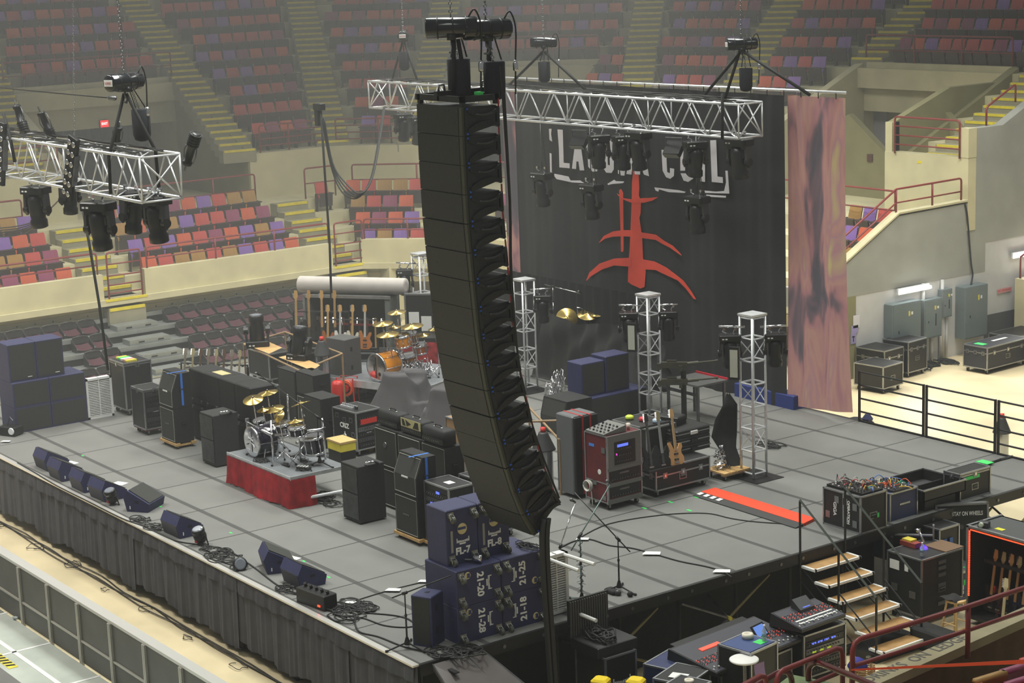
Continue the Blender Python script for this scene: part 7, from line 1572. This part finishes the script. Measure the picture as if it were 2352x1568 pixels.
# ---- tunnel
CB=M('electrical_cabinet_grey_blue',(108,120,122),.5,var=.05)
XW=-12.46
for k,(a,b_,z0,z1,dp,l) in enumerate(((22.95,24.05,.52,1.83,.30,'largest grey-blue electrical cabinet, nearest the flame banner'),(24.25,24.95,.72,1.77,.24,'second grey-blue electrical cabinet with a black label strip'),(25.03,25.42,1.18,1.95,.18,'small narrow electrical cabinet between two larger ones'),(25.75,26.68,.5,1.93,.34,'rightmost grey-blue electrical cabinet under the black cable'))):
    t=T('electrical_cabinet',l,'electrical cabinet',(XW,(a+b_)/2,z0),0,'electrical cabinets on the tunnel wall'); w_=(b_-a)/2; MB().bbox(0,dp,-w_,w_,0,z1-z0,CB,.01).build('housing',t); MB().box(dp,dp+.012,-w_+.03,w_-.03,.03,z1-z0-.03,CB).box(dp+.012,dp+.02,-w_*.6,-w_*.6+.03,.4*(z1-z0),.45*(z1-z0),BLK).build('door',t)
    MB().box(dp+.012,dp+.015,w_*.1,w_*.1+.06,(z1-z0)*.72,(z1-z0)*.82,YEL).box(dp+.012,dp+.015,w_*.1+.1,w_*.1+.17,(z1-z0)*.74,(z1-z0)*.80,TEX).build('warning_label',t)
    if k in (1,2): MB().box(dp+.012,dp+.016,w_*.2,w_*.2+.04,.3*(z1-z0),.62*(z1-z0),BLK).build('label_strip',t)
m=MB(); [m.cyl((XW+.06,y,0),(XW+.06,y,z1),.045,WW,n=8) for y,z1 in ((24.3,.75),(24.42,.75),(24.75,.75),(25.1,1.2),(25.2,1.2),(25.32,1.2),(25.15,2.2),(24.4,2.2))]; tag(m.build('conduits',None,True),'white painted conduits below the electrical cabinets','pipes')
FLT=M('lit_fluorescent_tube',(255,255,250),.3,emit=9)
for y0,y1,zz,l in ((23.35,24.55,2.1,'glowing fluorescent light above the largest electrical cabinet'),(27.95,29.2,2.5,'glowing fluorescent light cut by the right edge of the photo')):
    t=T('wall_light',l,'wall light',(XW+.08,(y0+y1)/2,zz)); MB().box(0,.06,-(y1-y0)/2,(y1-y0)/2,-.07,.09,WHT).build('fitting',t); MB().cyl((.1,-(y1-y0)/2,0),(.1,(y1-y0)/2,0),.045,FLT,n=10).build('tube',t); area('tunnel_light',(XW+.45,(y0+y1)/2,zz),(.25,1.1),70,(1,1,.97),(0,-PI/2,0))
lp=[GX(2216,466,-12.44),GX(2222,500,-12.42),GX(2230,600,-12.4),GX(2234,630,-12.4),GX(2230,655,-12.3)]; tag(MB().tube(lp,.025,CABLE,5,5).build('cable',None,True),'black cable hanging down the concrete wall to the rightmost electrical cabinet','cable')
for (x,y,w_,h_,c,l) in ((1967,738,.24,.34,(224,222,228),'white notice'),(1963,756,.26,.2,(168,156,206),'lilac notice'),(1960,777,.2,.28,(164,152,202),'lilac notice with a black arrow')):
    p=GX(x,y,XW+.01); t=T('wall_notice',l+' taped to the white block wall by the flame banner','notice',tuple(p)); MB().box(0,.004,-w_/2,w_/2,-h_/2,h_/2,M('paper_%d'%c[0],c,.6)).build('sheet',t)
    if 'arrow' in l: MB().box(.004,.006,-.015,.015,-.09,.05,BLK).box(.004,.006,-.05,.05,.03,.06,BLK).build('arrow',t)
p=GX(2307,666,XW+.01); t=T('sign','small pink-red sign on the white tunnel wall','sign',tuple(p)); MB().box(0,.005,-.3,.3,-.06,.06,M('pink_sign',(226,160,160),.5)).build('plate',t); text('lettering','NO SMOKING',.09,M('sign_red',(200,40,50),.5),t,(.007,0,0),(PI/2,0,PI/2),.0005)
q=GX(2330,650,-11.6); t=T('ledge_pier','short concrete pier with a maroon rail cut by the right edge','pier',(-11.9,28.2,0)); MB().box(-.3,1.5,-.3,1.2,0,1.9,CONC).build('block',t); m=MB(); m.tube([(-.2,-.2,1.9),(-.2,-.2,2.5),(.6,.4,3.3)],.03,RAIL,6); m.tube([(-.1,.1,1.9),(-.1,.1,2.3),(.8,.4,2.9)],.03,RAIL,6); m.build('rail',t,True)
case('black flight case with bright corners at the foot of the flame banner, left one',-12.0,22.3,0,.9,.8,.85,.1,lid=.7); case('black flight case beside it under the electrical cabinet',-11.95,23.2,0,.8,.8,.95,.1,lid=.75,lat=3)
case('black case half hidden behind the stage railing',-11.2,21.4,0,.9,.8,.7,.1,lid=0)
t=case('long black trunk with a green arrow on its lid in the tunnel',-10.75,25.4,0,.75,1.75,.72,.05,lid=.72,lat=3,mt=M('case_dark_blue_black',(44,46,52),.5)); MB().box(-.2,.1,-.7,-.5,.725,.73,GRN).box(-.1,.0,-.1,.5,.725,.73,TEX).build('arrow_mark',t)
case('open-topped dark crate behind the long trunk in the tunnel',-11.5,27.3,0,.9,1.5,.6,0,lid=0,cast=False); case('small case with a silver frame right of the long trunk',-10.3,26.9,0,.5,.8,.6,0,lid=.8,lat=1)
tangle('black cables coiled on the tunnel floor below the conduits',[(-12.2,24.4),(-12.1,25.0),(-12.2,23.9)],5,.35,seed=61,z=.02,th=.02)
tag(MB().bbox(-.3,.3,-.25,.25,0,1.15,BLK,.05).lathe((.2,.1,1.15),[(.1,0),(.12,.05),(.05,.15)],M('blue_bundle',(40,50,96),.6),10).build('gear_stack',None,False,(-6.2,15.4,.0)),'dark gear standing behind the black railing next to the flame banner','equipment')
cylinder('dark fire bottle behind the right end of the railing',2300,1060,0,1.0,.15)
# ---- near ledge, railings, seats
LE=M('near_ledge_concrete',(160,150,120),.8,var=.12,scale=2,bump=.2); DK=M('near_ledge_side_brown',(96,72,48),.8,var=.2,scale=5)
e=MB(); 
a0,a1=G(1880,1600,2.6),G(2400,1372,2.6); dv=(a1-a0).normalized(); nv=Vector((dv.y,-dv.x,0)); a0=a0-dv*1.2
e.hexa([tuple(v) for v in (a0-Vector((0,0,.12)),a0+nv*.26-Vector((0,0,.12)),a1+nv*.26-Vector((0,0,.12)),a1-Vector((0,0,.12)),a0,a0+nv*.26,a1+nv*.26,a1)],LE)
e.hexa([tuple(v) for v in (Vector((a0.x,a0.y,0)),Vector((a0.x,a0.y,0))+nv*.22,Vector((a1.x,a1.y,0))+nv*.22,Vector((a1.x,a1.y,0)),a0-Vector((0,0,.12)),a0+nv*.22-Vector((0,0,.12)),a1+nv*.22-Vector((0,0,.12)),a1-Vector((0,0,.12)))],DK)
for k in range(3): b0=a0+nv*(.25+.85*k); b1=a1+nv*(.25+.85*k); z=1.5+.42*k; e.hexa([(b0.x,b0.y,z-.45),(b0.x+nv.x*.9,b0.y+nv.y*.9,z-.45),(b1.x+nv.x*.9,b1.y+nv.y*.9,z-.45),(b1.x,b1.y,z-.45),(b0.x,b0.y,z),(b0.x+nv.x*.9,b0.y+nv.y*.9,z),(b1.x+nv.x*.9,b1.y+nv.y*.9,z),(b1.x,b1.y,z)],LE)
e.build('wall_near_ledge')['kind']='structure'
p=G(2075,1522,2.603); ls=text('ledge_lettering','NO  DRINKS  ON  LEDGE',.22,M('grey_stencil_paint',(92,90,84),.7),None,tuple(p+nv*.02),(0,0,math.atan2(dv.y,dv.x)),.0008,.002); tag(ls,'grey stencilled lettering NO DRINKS ON LEDGE painted on the near ledge','lettering')
def nrail(pts,z,h,label,mid=.5,posts=(),r=.032):
    t=T('guard_rail',label,'railing',(0,0,0),0,'thick maroon railings nearest the viewer'); P=[G(x,y,z+h) for x,y in pts]; B0=[Vector((p.x,p.y,z-.05)) for p in P]
    d0=(P[1]-P[0]).normalized()*.12; d1=(P[-2]-P[-1]).normalized()*.12; pp=[B0[0],P[0]-Vector((0,0,.12)),P[0]+d0*.3-Vector((0,0,.03)),P[0]+d0]+P[1:-1]+[P[-1]+d1,P[-1]+d1*.3-Vector((0,0,.03)),P[-1]-Vector((0,0,.12)),B0[-1]]
    MB().tube(pp,r,RAIL,10).build('top_rail',t,True); 
    if mid: MB().tube([v-Vector((0,0,h*mid)) for v in P],r*.85,RAIL,8).build('mid_rail',t,True)
    for i in posts: MB().cyl(B0[i],P[i],r,RAIL,n=10).build('post',t,True)
nrail([(1958,1472),(2224,1392),(2420,1328)],2.6,.62,'thick maroon railing along the NO DRINKS ledge at the lower right',.5,(1,))
nrail([(1783,1545),(1935,1483)],2.6,.62,'short maroon railing left of the aisle gap at the lower right',.5)
nrail([(1640,1610),(1760,1545)],2.7,.7,'maroon railing end rising from the bottom edge, lighter red',.0)
GRW=M('mossy_green_concrete',(120,136,96),.8,var=.25,scale=3); g0=G(1835,1575,2.9); tag(MB().bbox(-.25,.5,-.3,.3,-1,0,GRW,.02).build('wall_aisle_block',None,False,g0,(0,0,.35)),None,None,None,'structure')
def hrail(pts,label,r=.036):
    P=[G(x,y,z) for x,y,z in pts]; t=T('guard_rail',label,'railing',(0,0,0),0,'thick maroon railings nearest the viewer'); MB().tube(P,r,M('dark_maroon_gloss',(84,22,24),.22,coat=.6),10,4).build('rail',t,True)
hrail([(1857,1562,2.9),(1858,1535,3.05),(1872,1522,3.15),(1895,1527,3.2),(1990,1566,3.5),(2100,1612,3.8)],'dark glossy maroon handrail curving over the green concrete block')
hrail([(1700,1600,3.0),(1760,1560,3.1),(1798,1541,3.15),(1815,1550,3.1),(1822,1590,2.8)],'dark glossy maroon handrail left of the green concrete block')
m=MB(); A,B=G(1955,1540,3.0),G(2352,1524,3.35); u=(B-A); 
m.hexa([tuple(A),tuple(A+u*1.05),tuple(A+u*1.05+Vector((0,.004,0))),tuple(A+Vector((0,.004,0))),tuple(A+Vector((0,0,.02))),tuple(A+u*1.05+Vector((0,0,.05))),tuple(A+u*1.05+Vector((0,.004,.05))),tuple(A+Vector((0,.004,.02)))],M('orange_flagging_tape',(240,84,44),.5)); tag(m.build('barrier_tape'),'orange tape stretched across the near seats','tape')
for px,py,c,l in ((2300,1520,'plum','plum near seat back, right one under the orange tape'),(2345,1495,'red','red near seat back cut by the right edge'),(2240,1540,'ochre','ochre near seat back at the bottom right'),(2310,1548,'plum','lower plum near seat back at the bottom right'),(2190,1570,'red','red near seat back at the bottom edge'),(2260,1580,'ochre','ochre near seat back at the very bottom edge'),(2345,1560,'orange','orange near seat back in the bottom right corner')):
    p=G(px,py,2.75); t=T('near_seat',l,'seat',(p.x,p.y,1.95),PI/2-.1,'seats nearest the viewer at the bottom right'); mt=M('near_seat_plastic_'+c,SCOL[c],.45)
    MB().grid(lambda u,v:((u-.5)*.5,-.05-.16*v+.05*math.sin(u*PI),.35+.45*v),6,4,mt).grid(lambda u,v:((u-.5)*.5,-.13-.16*v+.05*math.sin(u*PI),.35+.45*v),6,4,mt).hexa([(-.25,-.29,.78),(.25,-.29,.78),(.25,-.2,.78),(-.25,-.2,.78),(-.24,-.28,.83),(.24,-.28,.83),(.24,-.21,.83),(-.24,-.21,.83)],mt).build('backrest',t,True); MB().hexa([(-.23,.06,.1),(.23,.06,.1),(.23,-.04,.1),(-.23,-.04,.1),(-.22,.16,.5),(.22,.16,.5),(.22,.08,.52),(-.22,.08,.52)],SB).build('seat_pan',t)
    for q in (-1,1): MB().box(q*.27-.015,q*.27+.015,-.2,.1,0,.5,SF).build('side_support',t)
